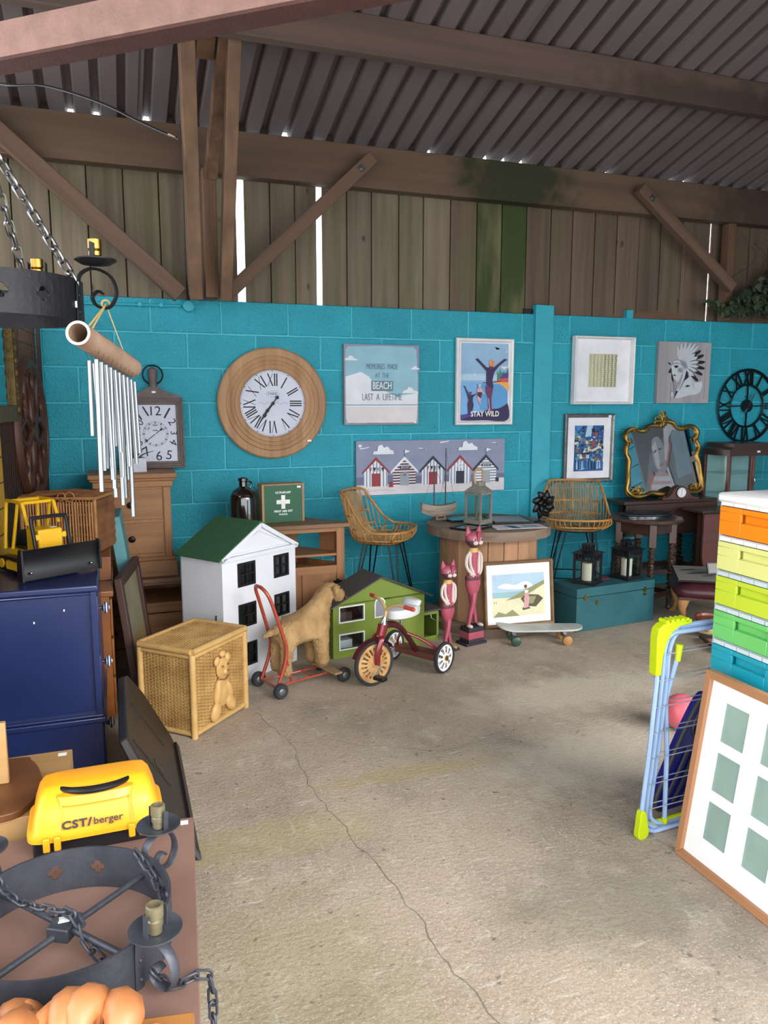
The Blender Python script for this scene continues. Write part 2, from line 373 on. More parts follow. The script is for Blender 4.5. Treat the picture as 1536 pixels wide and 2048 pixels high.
board_mat('board_brown', '#6b5a4b', '#4a3d33', .4, .55, .75)
board_mat('board_moss', '#6f6a4a', '#4b4a30', .95, .36, .55, '#2f3d17')
up = struct('wall_upper', label='weathered vertical timber boarding above the block wall')
# seams (left edge of each board) measured on the wall; two boards stand apart and let daylight in
seams = [-2.3, -2.08, -1.86, -1.65, -1.43, -1.215, -1.0, -.8, -.585, -.375, -.16, .06]
x = .16
gaps = [(.125, .170), (.668, .700), (3.992, 4.0)]
edges = [(-2.3+.215*i, -2.3+.215*(i+1)) for i in range(11)]+[(-2.3+.215*11, .125), (.170, .345), (.345, .515), (.515, .668), (.700, .88), (.88, 1.06)]
xx = 1.06
while xx < 3.9:
    w = rnd.uniform(.185, .215); edges.append((xx, min(xx+w, 3.992) if xx+w > 3.9 else xx+w)); xx = edges[-1][1]
edges[-1] = (edges[-1][0], 3.992); xx = 4.0
while xx < 5.3: edges.append((xx, xx+.2)); xx += .2
plain('shadow_board', '#4a3d30', .9)  # dark colour of the strips stands in for shade in the board seams
for i, (a, b_) in enumerate(edges):
    c = (a+b_)/2; m = 'board_moss' if 1.85 < c < 2.3 else ('board_grey' if c < 1.7 else 'board_brown')
    o = box(up, 'board', m, a-c+.004, b_-c-.004, 0, .02, 0, 1.025, bevel=.003); o.location = (c, .03+rnd.uniform(0, .006), 2.197); o.rotation_euler = (0, R(rnd.uniform(-.1, .1)), 0)
    if not any(abs(b_-g[0]) < .002 for g in gaps): o = box(up, 'shade_strip', 'shadow_board', -.03, .03, 0, .012, 0, 1.02); o.location = (b_, .062, 2.197)
# ---------------------------------------------------------------- roof
RZ, RS = 3.262, .27
def roof_z(y): return RZ-RS*y
mat('roof_sheet', '#6e6466', .7, 0, '#5c5355', 3, (1, .2, 1), .15, 20, 4, .6, .05)
roof = struct('roof', label='ribbed grey roof sheets on timber purlins')
PITCH = .1467
def sheet(x0, n, y0, y1, dz):
    prof = []
    for i in range(n):
        a = x0+i*PITCH
        prof += [(a, 0), (a+.088, 0), (a+.104, .05), (a+.131, .05)]
    prof += [(x0+n*PITCH, 0), (x0+n*PITCH+.06, 0)]
    k = len(prof); t = .006; vs = []; fs = []
    for y in (y0, y1):
        for q in (0, t):
            vs += [(px, y, roof_z(y)+pz+dz+q) for px, pz in prof]
    for i in range(k-1):
        fs += [(i, i+1, 2*k+i+1, 2*k+i), (k+i+1, k+i, 3*k+i, 3*k+i+1), (i, k+i, k+i+1, i+1), (2*k+i+1, 3*k+i+1, 3*k+i, 2*k+i)]
    fs += [(0, 2*k, 3*k, k), (k-1, 2*k-1, 4*k-1, 3*k-1)]
    MB().add(vs, fs).build('sheet', 'roof_sheet', roof, smooth=False)
for i in range(9): sheet(-3.62+i*PITCH*7, 7, .05, -5.0, .007*(i % 2))
wood('purlin_wood', '#66534a', '#42342f', 'x', .8, 9, .3, .6)
patch(MATS['beam_wood'], (2.1, -.1, 3.1), (.42, .5, .3), '#26290f', .95); patch(MATS['beam_wood'], (4.6, -.1, 3.1), (.7, .5, .4), '#33271f', .8); patch(MATS['purlin_wood'], (3.0, -1.1, 3.4), (.9, .5, .1), '#33241c', .7); patch(MATS['purlin_wood'], (4.0, -1.1, 3.4), (.8, .5, .3), '#2e211b', .7)
mat('purlin_stained', '#84684f', .85, 0, '#4b3a2c', 5, (.25, 1, 1), .35, 40, 6, .7)
b1 = MB().bx(-2.6, 5.3, -.10, .0, 2.965, 3.236).build('beam_wall_plate', 'beam_wood', None, bevel=.006); tag(b1, 'brown timber wall plate under the roof eave', kind='structure')
mat('moss_stain', '#33331d', .95, 0, '#22260f', 8, None, .3, 60)
tag(MB().bx(-2.6, 5.3, -1.115, -1.04, 3.365, roof_z(-1.115)-.002).build('beam_purlin', 'purlin_wood', None, bevel=.006), 'long dark timber purlin under the roof sheets', kind='structure')
tag(MB().bx(-2.6, 5.3, -2.36, -2.28, 3.70, roof_z(-2.36)-.002).build('beam_purlin', 'purlin_wood', None, bevel=.006), 'timber purlin higher up the roof', kind='structure')
tag(MB().bx(-2.6, 5.3, -3.6, -3.52, 4.03, roof_z(-3.6)-.002).build('beam_purlin', 'purlin_wood', None, bevel=.006), 'timber purlin nearest the open front', kind='structure')
# eave closers: dark blocks fill most of the roof ribs, a few let light in
plain('rib_filler', '#3a2f2a', .95)
light_ribs = []
for i in range(63):
    a = -3.62+i*PITCH
    px = a+.1175
    if px < -2.5: continue
    lit = any(abs(px-q) < .075 for q in (-.9, -.72, -.42, .42, 1.42, 1.9, 2.05, 2.2, 2.93, 3.5, 3.7))
    if not lit: box(roof, 'rib_filler', 'rib_filler', a+.09, a+.145, .0, .045, 3.24, 3.318)
# ---------------------------------------------------------------- posts and braces of the frame
def strut(name, a, b, w, h, m='old_timber_z', label=None, up=(0, 1, 0), bolt=None):
    o = MB().bar(a, b, w, h, up).build(name, m, None, bevel=.005); tag(o, label, kind='structure')
    return o
wood('post_wood', '#7d6049', '#564031', 'z', .75, 10, .25, .5)
strut('beam_post', (-.18, -.19, 2.19), (-.265, -.97, 3.49), .08, .1, 'post_wood', 'upright timber rising from the block wall to the roof')
strut('beam_post', (-.075, -.14, 2.19), (-.075, -.14, 2.97), .085, .1, 'old_timber_z', 'short inner post between the uprights')
strut('beam_post', (-.065, -.2, 2.93), (-.06, -1.02, 3.5), .075, .09, 'old_timber_z', 'slanting inner timber of the post cluster')
strut('beam_post', (0.005, -.2, 2.19), (-.02, -1.0, 3.5), .07, .1, 'post_wood', 'slanting outer timber of the post cluster')
strut('beam_post', (-.155, -.78, 3.38), (-.16, -.98, 3.5), .1, .08, 'post_wood', 'short orange block between the posts')
def brace(a, b, w, label):
    o = strut('beam_brace', a, b, .09, w, 'old_timber', label, up=(0, 0, 1)); return o
MB_ = None
wood('brace_wood', '#6d5444', '#4a382d', 'x', .78, 12, .25)
def flat_brace(a, b, w, label, y):
    d = Vector((b[0]-a[0], b[1]-a[1])).normalized(); n = Vector((-d.y, d.x))*w/2
    P = [(a[0]-n.x, a[1]-n.y), (b[0]-n.x, b[1]-n.y), (b[0]+n.x, b[1]+n.y), (a[0]+n.x, a[1]+n.y)]
    ang = math.atan2(d.y, d.x); L_ = math.hypot(b[0]-a[0], b[1]-a[1])
    o = MB().bx(0, L_, -.035, .035, -w/2, w/2).build('beam_brace', 'brace_wood', None, bevel=.005, loc=(a[0], y, a[1]), rot=(0, -ang, 0))
    tag(o, label, kind='structure')
    for t in (.12,): MB().bx(L_-t-.02, L_-t+.02, -.038, -.035, -.022, .022).build('washer', 'steel', o); MB().tube([(L_-t, -.05, 0), (L_-t, -.036, 0)], .011, 6).build('bolt', 'steel', o)
flat_brace((-.27, 2.2), (-1.36, 3.16), .105, 'diagonal timber brace running up to the far side of the chain', -.17)
flat_brace((.02, 2.215), (1.0, 3.14), .085, 'diagonal timber brace rising from the post cluster', -.17)
flat_brace((4.05, 2.44), (3.12, 3.13), .085, 'diagonal timber brace by the ivy', -.17)
# rusty steel beam crossing in front
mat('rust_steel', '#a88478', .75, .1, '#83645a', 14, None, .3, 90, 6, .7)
mat('rust_shaded', '#5f3d37', .8, .1, '#482c28', 14, None, .3, 90, 6, .7)  # darker copy of the rust: underside shade put into the lower flange colour
A = Vector((-1.035, -1.99, 2.75)); D = Vector((.08, -2.90, 2.75))-A; D.normalize()
b = MB(); n_ = D.cross(Vector((0, 0, 1))).normalized()
p0, p1 = A-D*1.9, A+D*3.2
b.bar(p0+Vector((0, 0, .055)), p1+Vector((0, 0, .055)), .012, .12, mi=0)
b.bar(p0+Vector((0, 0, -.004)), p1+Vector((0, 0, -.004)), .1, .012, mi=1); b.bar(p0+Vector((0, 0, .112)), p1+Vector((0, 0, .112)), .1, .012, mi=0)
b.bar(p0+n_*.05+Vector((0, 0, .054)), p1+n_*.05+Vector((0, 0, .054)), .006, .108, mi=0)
tag(b.build('beam_steel', ['rust_steel', 'rust_shaded'], None), 'rusty red steel beam crossing under the roof', kind='structure')
# side walls of the barn
mat('side_board', '#6a5040', .85, 0, '#4d3a2e', 10, (1, 1, .1), .2, 40)
tag(box(None, 'wall_return', 'side_board', -1.56, -1.13, .0, .05, 0, 2.19), kind='structure')
wl = struct('wall_left', label='brown boarded side partition')
for i in range(16): box(wl, 'board', 'side_board', -1.52, -1.5, -.02-(i+1)*.2+.004, -.02-i*.2, 0, 2.0)
mat('right_block', '#1a93ab', .62, 0, '#128099', 4, None, .4, 75, 6, .6)
wr = struct('wall_right', label='turquoise side wall of the bay')
box(wr, 'core', 'mortar_paint', 5.155, 5.3, -4.95, .2, 0, 2.19)
_first = None
for i, (z0, z1) in enumerate(rows):
    off = 0 if i % 2 == 0 else .225
    for k in range(11):
        y1 = -.005-off-.45*k
        if _first is None:
            _first = box(wr, 'block', 'right_block', -.01, .02, -.44, 0, 0, .215); _first.location = (5.145, y1, z0+J)
        elif i: inst(_first, 'block', wr, (5.145, y1, z0+J), scale=(1, 1, (z1-z0-.01)/.215))
        else: inst(_first, 'block', wr, (5.145, y1, z0+J), scale=(1, 1, .205/.215))
fr = struct('wall_front_added', label='added unseen boarding above the open front that holds light back')  # added out of view to lower the opening and darken the upper boards
for i in range(44): box(fr, 'board', 'side_board', -3.6+i*.2, -3.6+i*.2+.196, -5.06, -5.04, 2.75, 4.61)
tag(box(None, 'wall_right_boards', 'side_board', 5.2, 5.24, -4.95, .2, 2.19, 4.5), kind='structure')
# ================================================================ things hung on the block wall
for n_, c_ in dict(sky_pale='#9fc4d2', sky_mid='#8db9cb', cloud='#dfe0e8', sand_pale='#d9d3d6', slate='#8a8a9d', rust_edge='#8f7a6a', text_teal='#7fa6b2', text_grey='#5f7f90',
    p_sky='#8fb4d4', p_sea='#5a9ad2', p_sea2='#79aee0', p_haze='#aecbe3', p_dark='#2b1c4f', p_body='#33204f', p_leg='#6a2f5c', p_orange='#e8813a', p_sand='#e9a84c', p_green='#3f7f6a',
    p_purple='#4d3a86', p_red='#c2534f', p_pink='#d6a6a6', h_sky='#868da8', h_sea='#676d8a', h_sand='#d6d0d4', h_white='#dfe2ea', h_blue='#75829c', h_red='#8f2f36', h_mar='#5f3842', h_navy='#20253c',
    h_grey='#9aa1ab', h_orange='#a8543a', leaf_paper='#c9c6a8', leaf_a='#5f6f45', leaf_b='#7f8a62', leaf_c='#a3a585', chief_bg='#9c9a9c', chief_w='#c3c9d2', chief_m='#8a8f98', chief_br='#847a72',
    a_blue='#1f4f8f', a_blue2='#3d7cb8', a_pale='#a9cbe0', a_dark='#141d2b', a_teal='#4f8f9b', a_olive='#8a8f5a', a_cream='#cfd0b8', a_red='#9a4536', a_green='#6f8f6a', a_brown='#6a4a38').items(): plain(n_, c_, .6)
ROMAN = ['XII', 'I', 'II', 'III', 'IV', 'V', 'VI', 'VII', 'VIII', 'IX', 'X', 'XI']
def roman(s, h, t, thin=None):
    thin = thin or t*.4; out = []; x = 0
    for ch in s:
        if ch == 'I': out.append(line((x+t/2, 0), (x+t/2, h), t)); x += t*1.75
        elif ch == 'V': w = h*.36; out += [line((x+t/2, h), (x+w/2+t/2, 0), t), line((x+w+t/2, h), (x+w/2+t/2, 0), thin)]; x += w+t*1.6
        else: w = h*.40; out += [line((x+t/2, h), (x+w+t/2, 0), t), line((x+t/2, 0), (x+w+t/2, h), thin)]; x += w+t*1.6
    x -= t*.7
    return [[(p[0]-x/2, p[1]) for p in q] for q in out]
def dial(parent, r, h, t, y, m, prefix='numeral', inward=True):
    for k, s in enumerate(ROMAN):
        a = -2*PI*k/12; c, s_ = math.cos(a), math.sin(a)
        art(parent, prefix, [(m, [(p[0]*c-(p[1]+r)*s_, p[0]*s_+(p[1]+r)*c) for p in q]) for q in roman(s, h, t)], y, 0.0001)
# --- round wooden wall clock
wood('clock_wood', '#b98f68', '#8f6a48', 'z', .6, 20, .15, .5); mat('clock_face', '#cfd3e2', .5, 0, '#c3c7da', 5)
T = thing('wall_clock', 'large round wooden wall clock with white roman numeral dial', 'clock', (.328, -.003, 1.525))
prof = [(.225, 0), (.225, .028), (.235, .036), (.258, .038), (.262, .033), (.285, .042), (.29, .037), (.315, .046), (.322, .039), (.365, .039), (.375, .03), (.375, 0)]
b = MB().lathe(prof, 64, cap=False); b.add([], []); b.xf(Matrix.Rotation(PI/2, 4, 'X')); b.build('rim', 'clock_wood', T)
fc = MB().lathe([(.23, 0), (.23, .02)], 64).xf(Matrix.Rotation(PI/2, 4, 'X')).build('face', 'clock_face', T)
b = MB()
for r_ in (.222, .214): b.ring((0, -.0206, 0), r_, .0006, 64, 4)
b.build('track', 'ink_black', fc)
dial(fc, .118, .084, .0085, -.0206, 'ink_black')
for k in range(12):
    a = 2*PI*k/12
    art(fc, 'minute_dot', [('ink_black', el(.218*math.sin(a), .218*math.cos(a), .0035, n=8))], -.0209)
art(fc, 'emblem', [('text_grey', el(0, .065, .045, .021, 28)), ('clock_face', el(0, .065, .043, .0195, 28))], -.0204, .0002)
text(fc, 'lettering', 'PARIS', .026, 'text_grey', (0, -.021, .065), bold=.0004)
for sx in (-1, 1): MB().tube(bez([(sx*.015, -.021, 0), (sx*.035, -.021, .008), (sx*.055, -.021, -.006), (sx*.08, -.021, .006), (sx*.105, -.021, -.003)], 6), .0011, 4).build('scroll_line', 'text_grey', fc)
text(fc, 'lettering', '~ ~ ~', .012, 'text_grey', (.0, -.021, -.078))
art(T, 'minute_hand', [('ink_black', line((.05*math.sin(R(36)), .05*math.cos(R(36))), (-.15*math.sin(R(36)), -.15*math.cos(R(36))), .008)), ('ink_black', el(.05*math.sin(R(36)), .05*math.cos(R(36)), .0125)), ('ink_black', el(-.1*math.sin(R(36)), -.1*math.cos(R(36)), .012, .018, rot=-36)), ('ink_black', el(0, 0, .0115))], -.03, .0005)
art(T, 'hour_hand', [('ink_black', line((0, 0), (-.095*math.sin(R(38)), -.095*math.cos(R(38))), .013)), ('ink_black', el(-.062*math.sin(R(38)), -.062*math.cos(R(38)), .011, .02, rot=-38))], -.026, .0005)
box(T, 'price_sticker', 'tag_white', .235, .262, -.0405, -.039, -.262, -.25)
# --- pictures
def canvas(name, label, cat, x0, x1, z0, z1, d, edge, rot=0.):
    t = thing(name, label, cat, ((x0+x1)/2, -.012-d, z0)); w, h = x1-x0, z1-z0
    box(t, 'panel', edge, -w/2, w/2, 0, d+.01, 0, h, bevel=.002)
    return t, w, h, (lambda P: [((u-.5)*w, v*h) for u, v in P])
def framed(name, label, cat, x0, x1, z0, z1, fw_, fm, d=.025, mat_m='white_paper', t=None, loc=None, glassy=True, fd=.012):
    w, h = x1-x0, z1-z0
    t = t or thing(name, label, cat, ((x0+x1)/2, -.014-d, z0))
    prof = [(0, 0), (0, d), (fw_, d), (fw_, d-fd*.4), (fw_*.55, -fd*.3), (fw_*.2, -fd*.6)]
    for nm, (a, b_) in dict(top=((0, h), (w, h)), bottom=((w, 0), (0, 0)), left=((0, 0), (0, h)), right=((w, h), (w, 0))).items():
        # mitred rail
        A = Vector((a[0]-w/2, 0, a[1])); B = Vector((b_[0]-w/2, 0, b_[1])); D = (B-A).normalized(); I = Vector((D.z, 0, -D.x))
        vs = []
        for e_, sgn in ((A, 1), (B, -1)): vs += [e_+I*p[0]+D*p[0]*sgn+Vector((0, p[1], 0)) for p in prof]
        n = len(prof); MB().add(vs, [tuple(range(n)), tuple(range(2*n-1, n-1, -1))]+[(i, (i+1) % n, n+(i+1) % n, n+i) for i in range(n)]).build('frame_rail', fm, t, smooth=20)
    box(t, 'backing', mat_m, -w/2+fw_*.9, w/2-fw_*.9, d-.012, d-.004, fw_*.9, h-fw_*.9)
    return t, w, h, (lambda P: [((u-.5)*w, v*h) for u, v in P])
# beach saying
t, w, h, q = canvas('saying_canvas', 'square beach canvas with the saying memories made at the beach', 'canvas', .833, 1.396, 1.373, 1.936, .02, 'rust_edge')
cl = lambda cx, cy, s: [(cx-1.2*s, cy), (cx-.9*s, cy+.4*s), (cx-.5*s, cy+.45*s), (cx-.2*s, cy+.9*s), (cx+.35*s, cy+.7*s), (cx+.6*s, cy+.35*s), (cx+1.1*s, cy+.25*s), (cx+1.3*s, cy)]
art(t, 'print', [('slate', q(rect(0, 0, 1, 1))), ('sky_mid', q([(.02, .02), (.015, .5), (.02, .93), (.05, .97), (.5, .985), (.93, .975), (.965, .93), (.985, .6), (.985, .03)])), ('cloud', q([(.02, .255), (.02, .6), (.12, .63), (.22, .66), (.33, .6), (.4, .5), (.55, .42), (.7, .36), (.985, .40), (.985, .255)])),
    ('cloud', q(cl(.09, .8, .07))), ('cloud', q(cl(.95, .70, .05))), ('cloud', q(cl(.88, .4, .09))), ('sand_pale', q([(.02, .25), (.022, .08), (.05, .028), (.5, .02), (.95, .025), (.975, .07), (.985, .25)])),
    ('cloud', q(rect(.015, .225, .985, .25))), ('text_grey', q(rect(.01, .245, .99, .252))), ('rust_edge', q(line((.06, .02), (.45, .015), .006))), ('rust_edge', q(line((.3, .022), (.95, .018), .008))),
    ('text_grey', q(rect(.355, .425, .645, .55)))], -.0003, .0004)
for s_, z_, w_, hh, m_ in (('MEMORIES  MADE', .725, .235, .05, 'text_grey'), ('AT  THE', .615, .105, .045, 'text_grey'), ('BEACH', .487, .142, .062, 'cloud'), ('LAST  A  LIFETIME', .345, .30, .06, 'text_grey')):
    text(t, 'lettering', s_, hh*1.15, m_, ((0.0)*w, -.0062, z_*h), width=w_, bold=-.0006 if m_ != 'cloud' else .001)
box(t, 'price_sticker', 'tag_white', .245, .262, -.006, -.005, .01, .02)
# stay wild poster
t, w, h, q0 = framed('swimmers_poster', 'framed stay wild poster of swimmers with raised arms', 'poster', 1.693, 2.163, 1.364, 2.0, .032, 'white_paint')
iw, ih = 1040., 1690.
q = lambda P: [(((x-170)/iw*.83+.085-.5)*w, (1-(y-190)/ih)*h*.89+.055*h) for x, y in P]
art(t, 'print', [('p_sky', q(rect(170, 190, 1210, 1880))), ('p_haze', q([(170, 1000), (170, 860), (700, 880), (1210, 860), (1210, 1000)])), ('p_sea2', q([(170, 1040), (1210, 1040), (1210, 1880), (170, 1880)])), ('p_sea', q([(500, 1080), (1210, 1080), (1210, 1650), (600, 1650)])),
    ('p_haze', q([(190, 870), (700, 850), (700, 870), (190, 890)])), ('cloud', q(cl(1120, 690, 70))), ('p_sand', q(bez2([(880, 1050), (1050, 1030), (1215, 1045), (1215, 1240), (1130, 1150), (1010, 1075)], 5))), ('p_green', q([(960, 1000), (960, 780), (1000, 860), (1020, 730), (1060, 840), (1110, 790), (1140, 840), (1215, 720), (1215, 1000)])),
    ('p_purple', q([(1000, 990), (1080, 860), (1215, 820), (1215, 980)])), ('p_red', q([(940, 1030), (1000, 960), (1215, 940), (1215, 1040)])), ('p_body', q([(640, 1050), (1040, 1010), (1040, 1030), (650, 1065)])),
    ('cloud', q([(900, 260), (940, 330), (1020, 310), (950, 345)])), ('cloud', q([(1160, 270), (1150, 360), (1090, 390), (1170, 370)])), ('cloud', q([(465, 820), (480, 900), (440, 900)])),
    ('p_purple', q([(170, 1760), (600, 1700), (600, 1880), (170, 1880)])), ('p_dark', q(bez2([(170, 1880), (420, 1780), (640, 1690), (800, 1640), (1000, 1620), (1130, 1560), (1210, 1530), (1210, 1880), (700, 1885)], 5))),
    ('p_leg', q([(700, 1120), (880, 1120), (860, 1260), (835, 1400), (850, 1640), (870, 1690), (820, 1690), (800, 1500), (790, 1690), (730, 1700), (775, 1620), (760, 1400), (715, 1280)])), ('p_pink', q([(760, 1380), (785, 1420), (812, 1690), (760, 1690), (790, 1600)])),
    ('p_body', q([(470, 540), (520, 520), (720, 715), (880, 715), (1110, 520), (1190, 540), (1130, 570), (985, 690), (890, 820), (850, 1010), (875, 1120), (850, 1175), (720, 1100), (715, 1010), (715, 800), (590, 660), (500, 570)])),
    ('p_leg', q(el(825, 690, 40, 60))), ('p_orange', q(el(830, 625, 55, 70))), ('p_pink', q([(770, 600), (800, 560), (800, 650), (780, 660)])),
    ('p_body', q([(205, 1120), (255, 1130), (330, 1310), (410, 1320), (510, 1290), (430, 1370), (420, 1440), (445, 1540), (410, 1740), (380, 1740), (375, 1600), (360, 1760), (330, 1760), (310, 1520), (335, 1440), (300, 1320), (240, 1160)])), ('p_leg', q(el(365, 1270, 34, 40))), ('p_sea2', q(el(355, 1235, 34, 26))),
    ('p_pink', q([(505, 1280), (520, 1180), (610, 1170), (700, 1330), (620, 1270), (590, 1540), (560, 1480), (520, 1400)])), ('p_body', q([(515, 1260), (625, 1260), (600, 1400), (520, 1340)])), ('p_pink', q(el(568, 1130, 30, 40))), ('p_haze', q(el(568, 1105, 32, 26)))], .0105, .0004)
text(t, 'lettering', 'STAY WILD', .055, 'tag_white', (-.0, -.004, .055*h+.045), width=.235, bold=.0012)
# beach huts canvas
t, w, h, q = canvas('beach_huts_canvas', 'long grey canvas painted with five striped beach huts', 'canvas', .92, 2.107, .866, 1.258, .018, 'h_sky')
L_ = [('h_sky', q(rect(0, 0, 1, 1))), ('h_sea', q([(0, .17), (0, .33), (.15, .38), (.3, .335), (1, .33), (1, .17)])), ('h_sand', q([(0, 0), (0, .19), (.12, .18), (.25, .2), (.42, .185), (.55, .21), (.75, .18), (.94, .2), (.95, .245), (1, .24), (1, 0)]))]
def hut(cx, kind, roofm, doorm, hw=.075):
    z0, ze, za = .16, .46, .67
    L_.append(('h_white' if kind != 'm' else 'h_white', q([(cx-hw, z0), (cx+hw, z0), (cx+hw, ze), (cx, za), (cx-hw, ze)])))
    if kind == 'v':
        for i in range(7):
            x_ = cx-hw+.012+i*.0215; top = ze+(za-ze)*(1-abs(x_+.0035-cx)/hw)-.03
            L_.append(('h_blue', q(rect(x_, z0, x_+.007, top))))
    else:
        n = 9; m_ = 'h_mar' if kind == 'm' else 'h_navy'; tk = .03 if kind == 'm' else .014
        for i in range(n):
            z = z0+.02+i*.052; hw2 = hw if z+tk < ze else hw*max(0, (za-z-tk)/(za-ze))
            if hw2 > .012: L_.append((m_, q(rect(cx-hw2, z, cx+hw2, z+tk))))
    for sx in (-1, 1): L_.append((roofm, q([(cx, za+.035), (cx+sx*(hw+.014), ze-.03), (cx+sx*(hw+.014), ze-.075), (cx, za-.03)])))
    if doorm: L_.append((doorm, q(rect(cx-.028, z0, cx+.03, .40))))
hut(.125, 'v', 'h_red', 'h_red'); hut(.31, 'm', 'h_white', 'h_grey'); hut(.50, 'v', 'h_navy', 'h_red'); hut(.685, 'v', 'h_red', 'h_navy'); hut(.865, 'n', 'h_navy', 'h_grey')
for cx in (.125, .50):
    for i, m_ in enumerate(('h_orange', 'h_navy', 'h_grey', 'h_navy')): L_.append((m_, q([(cx-.045+i*.026, .51), (cx-.027+i*.026, .51), (cx-.036+i*.026, .43)])))
for cx in (.31, .865): L_.append(('h_navy', q(rect(cx-.032, .475, cx+.034, .53))))
L_ += [('h_white', q(el(.685, .51, .019, .055, 16))), ('h_navy', q(rect(.684, .455, .686, .565))), ('h_navy', q(rect(.666, .508, .704, .514))), ('h_grey', q(el(.31, .36, .02, .05, 14))), ('h_sea', q(el(.31, .36, .010, .025, 12)))]
for cx, cz in ((.17, .80), (.735, .84)): L_.append(('h_white', q([(cx+x_*.055, cz+z_*.12) for x_, z_ in ((-1.2, -.4), (-1.1, .1), (-.7, .1), (-.6, .9), (-.2, 1.1), (.1, .6), (.5, .8), (.8, .3), (1.2, .1), (1.25, -.4))])))
for cx, cz, s in ((.05, .86, 1), (.42, .84, -1), (.575, .95, 1), (.925, .92, -1)): L_.append(('h_white', q([(cx-.03, cz-.01*s), (cx, cz), (cx+.03, cz+.02*s), (cx+.03, cz+.035*s), (cx, cz+.018), (cx-.03, cz+.012)])))
for cx in (.31, .865): L_ += [('h_navy', q(rect(cx-.0012, .69, cx+.0012, .83))), ('h_white', q([(cx, .83), (cx+.035, .80), (cx, .76)]))]
L_ += [('h_red', q([(.205, .14), (.235, .14), (.23, .235), (.215, .235)])), ('h_navy', q(rect(.935, .17, .957, .25)))]
art(t, 'painting', L_, -.0003, .00012)
for cx in (.31, .865): text(t, 'lettering', 'BEACH HUT', .02, 'h_white', ((cx-.499)*w, -.0125, .502*h), width=.062)
MB().tube(bez([(-.52, -.0125, .028), (-.505, -.0125, .045), (-.51, -.0125, .02), (-.48, -.0125, .033), (-.46, -.0125, .03), (-.41, -.0125, .04), (-.3, -.0125, .028)], 5), .0008, 4).build('signature', 'h_grey', t)
box(t, 'price_sticker', 'tag_white', -.58, -.556, -.013, -.012, .35, .366)
# leaf specimen print in deep white frame
t, w, h, q = framed('leaf_print', 'deep white frame holding rows of tiny pressed leaves', 'picture', 2.682, 3.232, 1.515, 2.04, .022, 'white_paint', d=.05)
L_ = [('leaf_paper', q(rect(.27, .255, .745, .75)))]
for i in range(8):
    for j in range(17):
        L_.append((('leaf_c', 'leaf_b', 'leaf_c', 'leaf_c', 'leaf_a', 'leaf_b', 'leaf_a', 'leaf_a')[i], q(el(.30+i*.059+rnd.uniform(-.006, .006), .275+j*.028, .012+.002*rnd.random(), .0085, 7, rot=rnd.uniform(0, 180)))))
art(t, 'specimens', L_, .0375, .00008)
# headdress portrait
mat('plank_print', '#a5a2a6', .65, 0, '#8d8789', 9, (1, 1, .03), contrast=.4)
t, w, h, q = canvas('headdress_canvas', 'small grey canvas portrait of a person in a feather headdress', 'canvas', 3.482, 4.005, 1.523, 2.018, .022, 'plank_print')
u = lambda P: q([((x-90)/1340, 1-(y-110)/1500) for x, y in P])
L_ = [('plank_print', u(rect(90, 110, 1430, 1610))), ('chief_m', u(rect(290, 120, 300, 1500))), ('chief_br', u(rect(1300, 250, 1312, 1500))), ('chief_br', u(rect(430, 1100, 445, 1600)))]
L_ += [('chief_w', u(bez2([(500, 1000), (420, 850), (410, 700), (480, 640), (640, 640), (760, 760), (720, 980), (620, 1080)], 5))), ('chief_w', u(bez2([(560, 1480), (700, 1220), (800, 1000), (950, 960), (1050, 1100), (1240, 1080), (1180, 1350), (900, 1420)], 5)))]
for a, r_, m_, tip in ((100, 420, 'chief_w', 0), (88, 480, 'chief_w', 0), (76, 520, 'chief_w', 0), (64, 560, 'chief_w', 0), (54, 600, 'chief_w', 0), (45, 600, 'chief_w', 0), (34, 560, 'chief_w', 1), (21, 590, 'chief_w', 1), (5, 590, 'chief_w', 1), (-10, 600, 'chief_w', 1), (-25, 600, 'chief_w', 1), (-42, 600, 'chief_w', 1)):
    c, s_ = math.cos(R(a)), -math.sin(R(a)); bx_, by_ = 640+60*c, 640+40*s_
    P_ = lambda f, o: (bx_+r_*f*c-o*s_, by_+r_*f*s_+o*c)
    L_.append(('ink_black' if tip else 'chief_m', u([P_(.1, -24), P_(.6, -52), P_(.95, -26), P_(1.0, 6), P_(.9, 40), P_(.5, 46), P_(.1, 20)])))
    L_.append((m_, u([P_(.1, -20), P_(.55, -46), P_(.72 if tip else .93, -20), P_(.66 if tip else .96, 6), P_(.6, 34), P_(.1, 16)])))
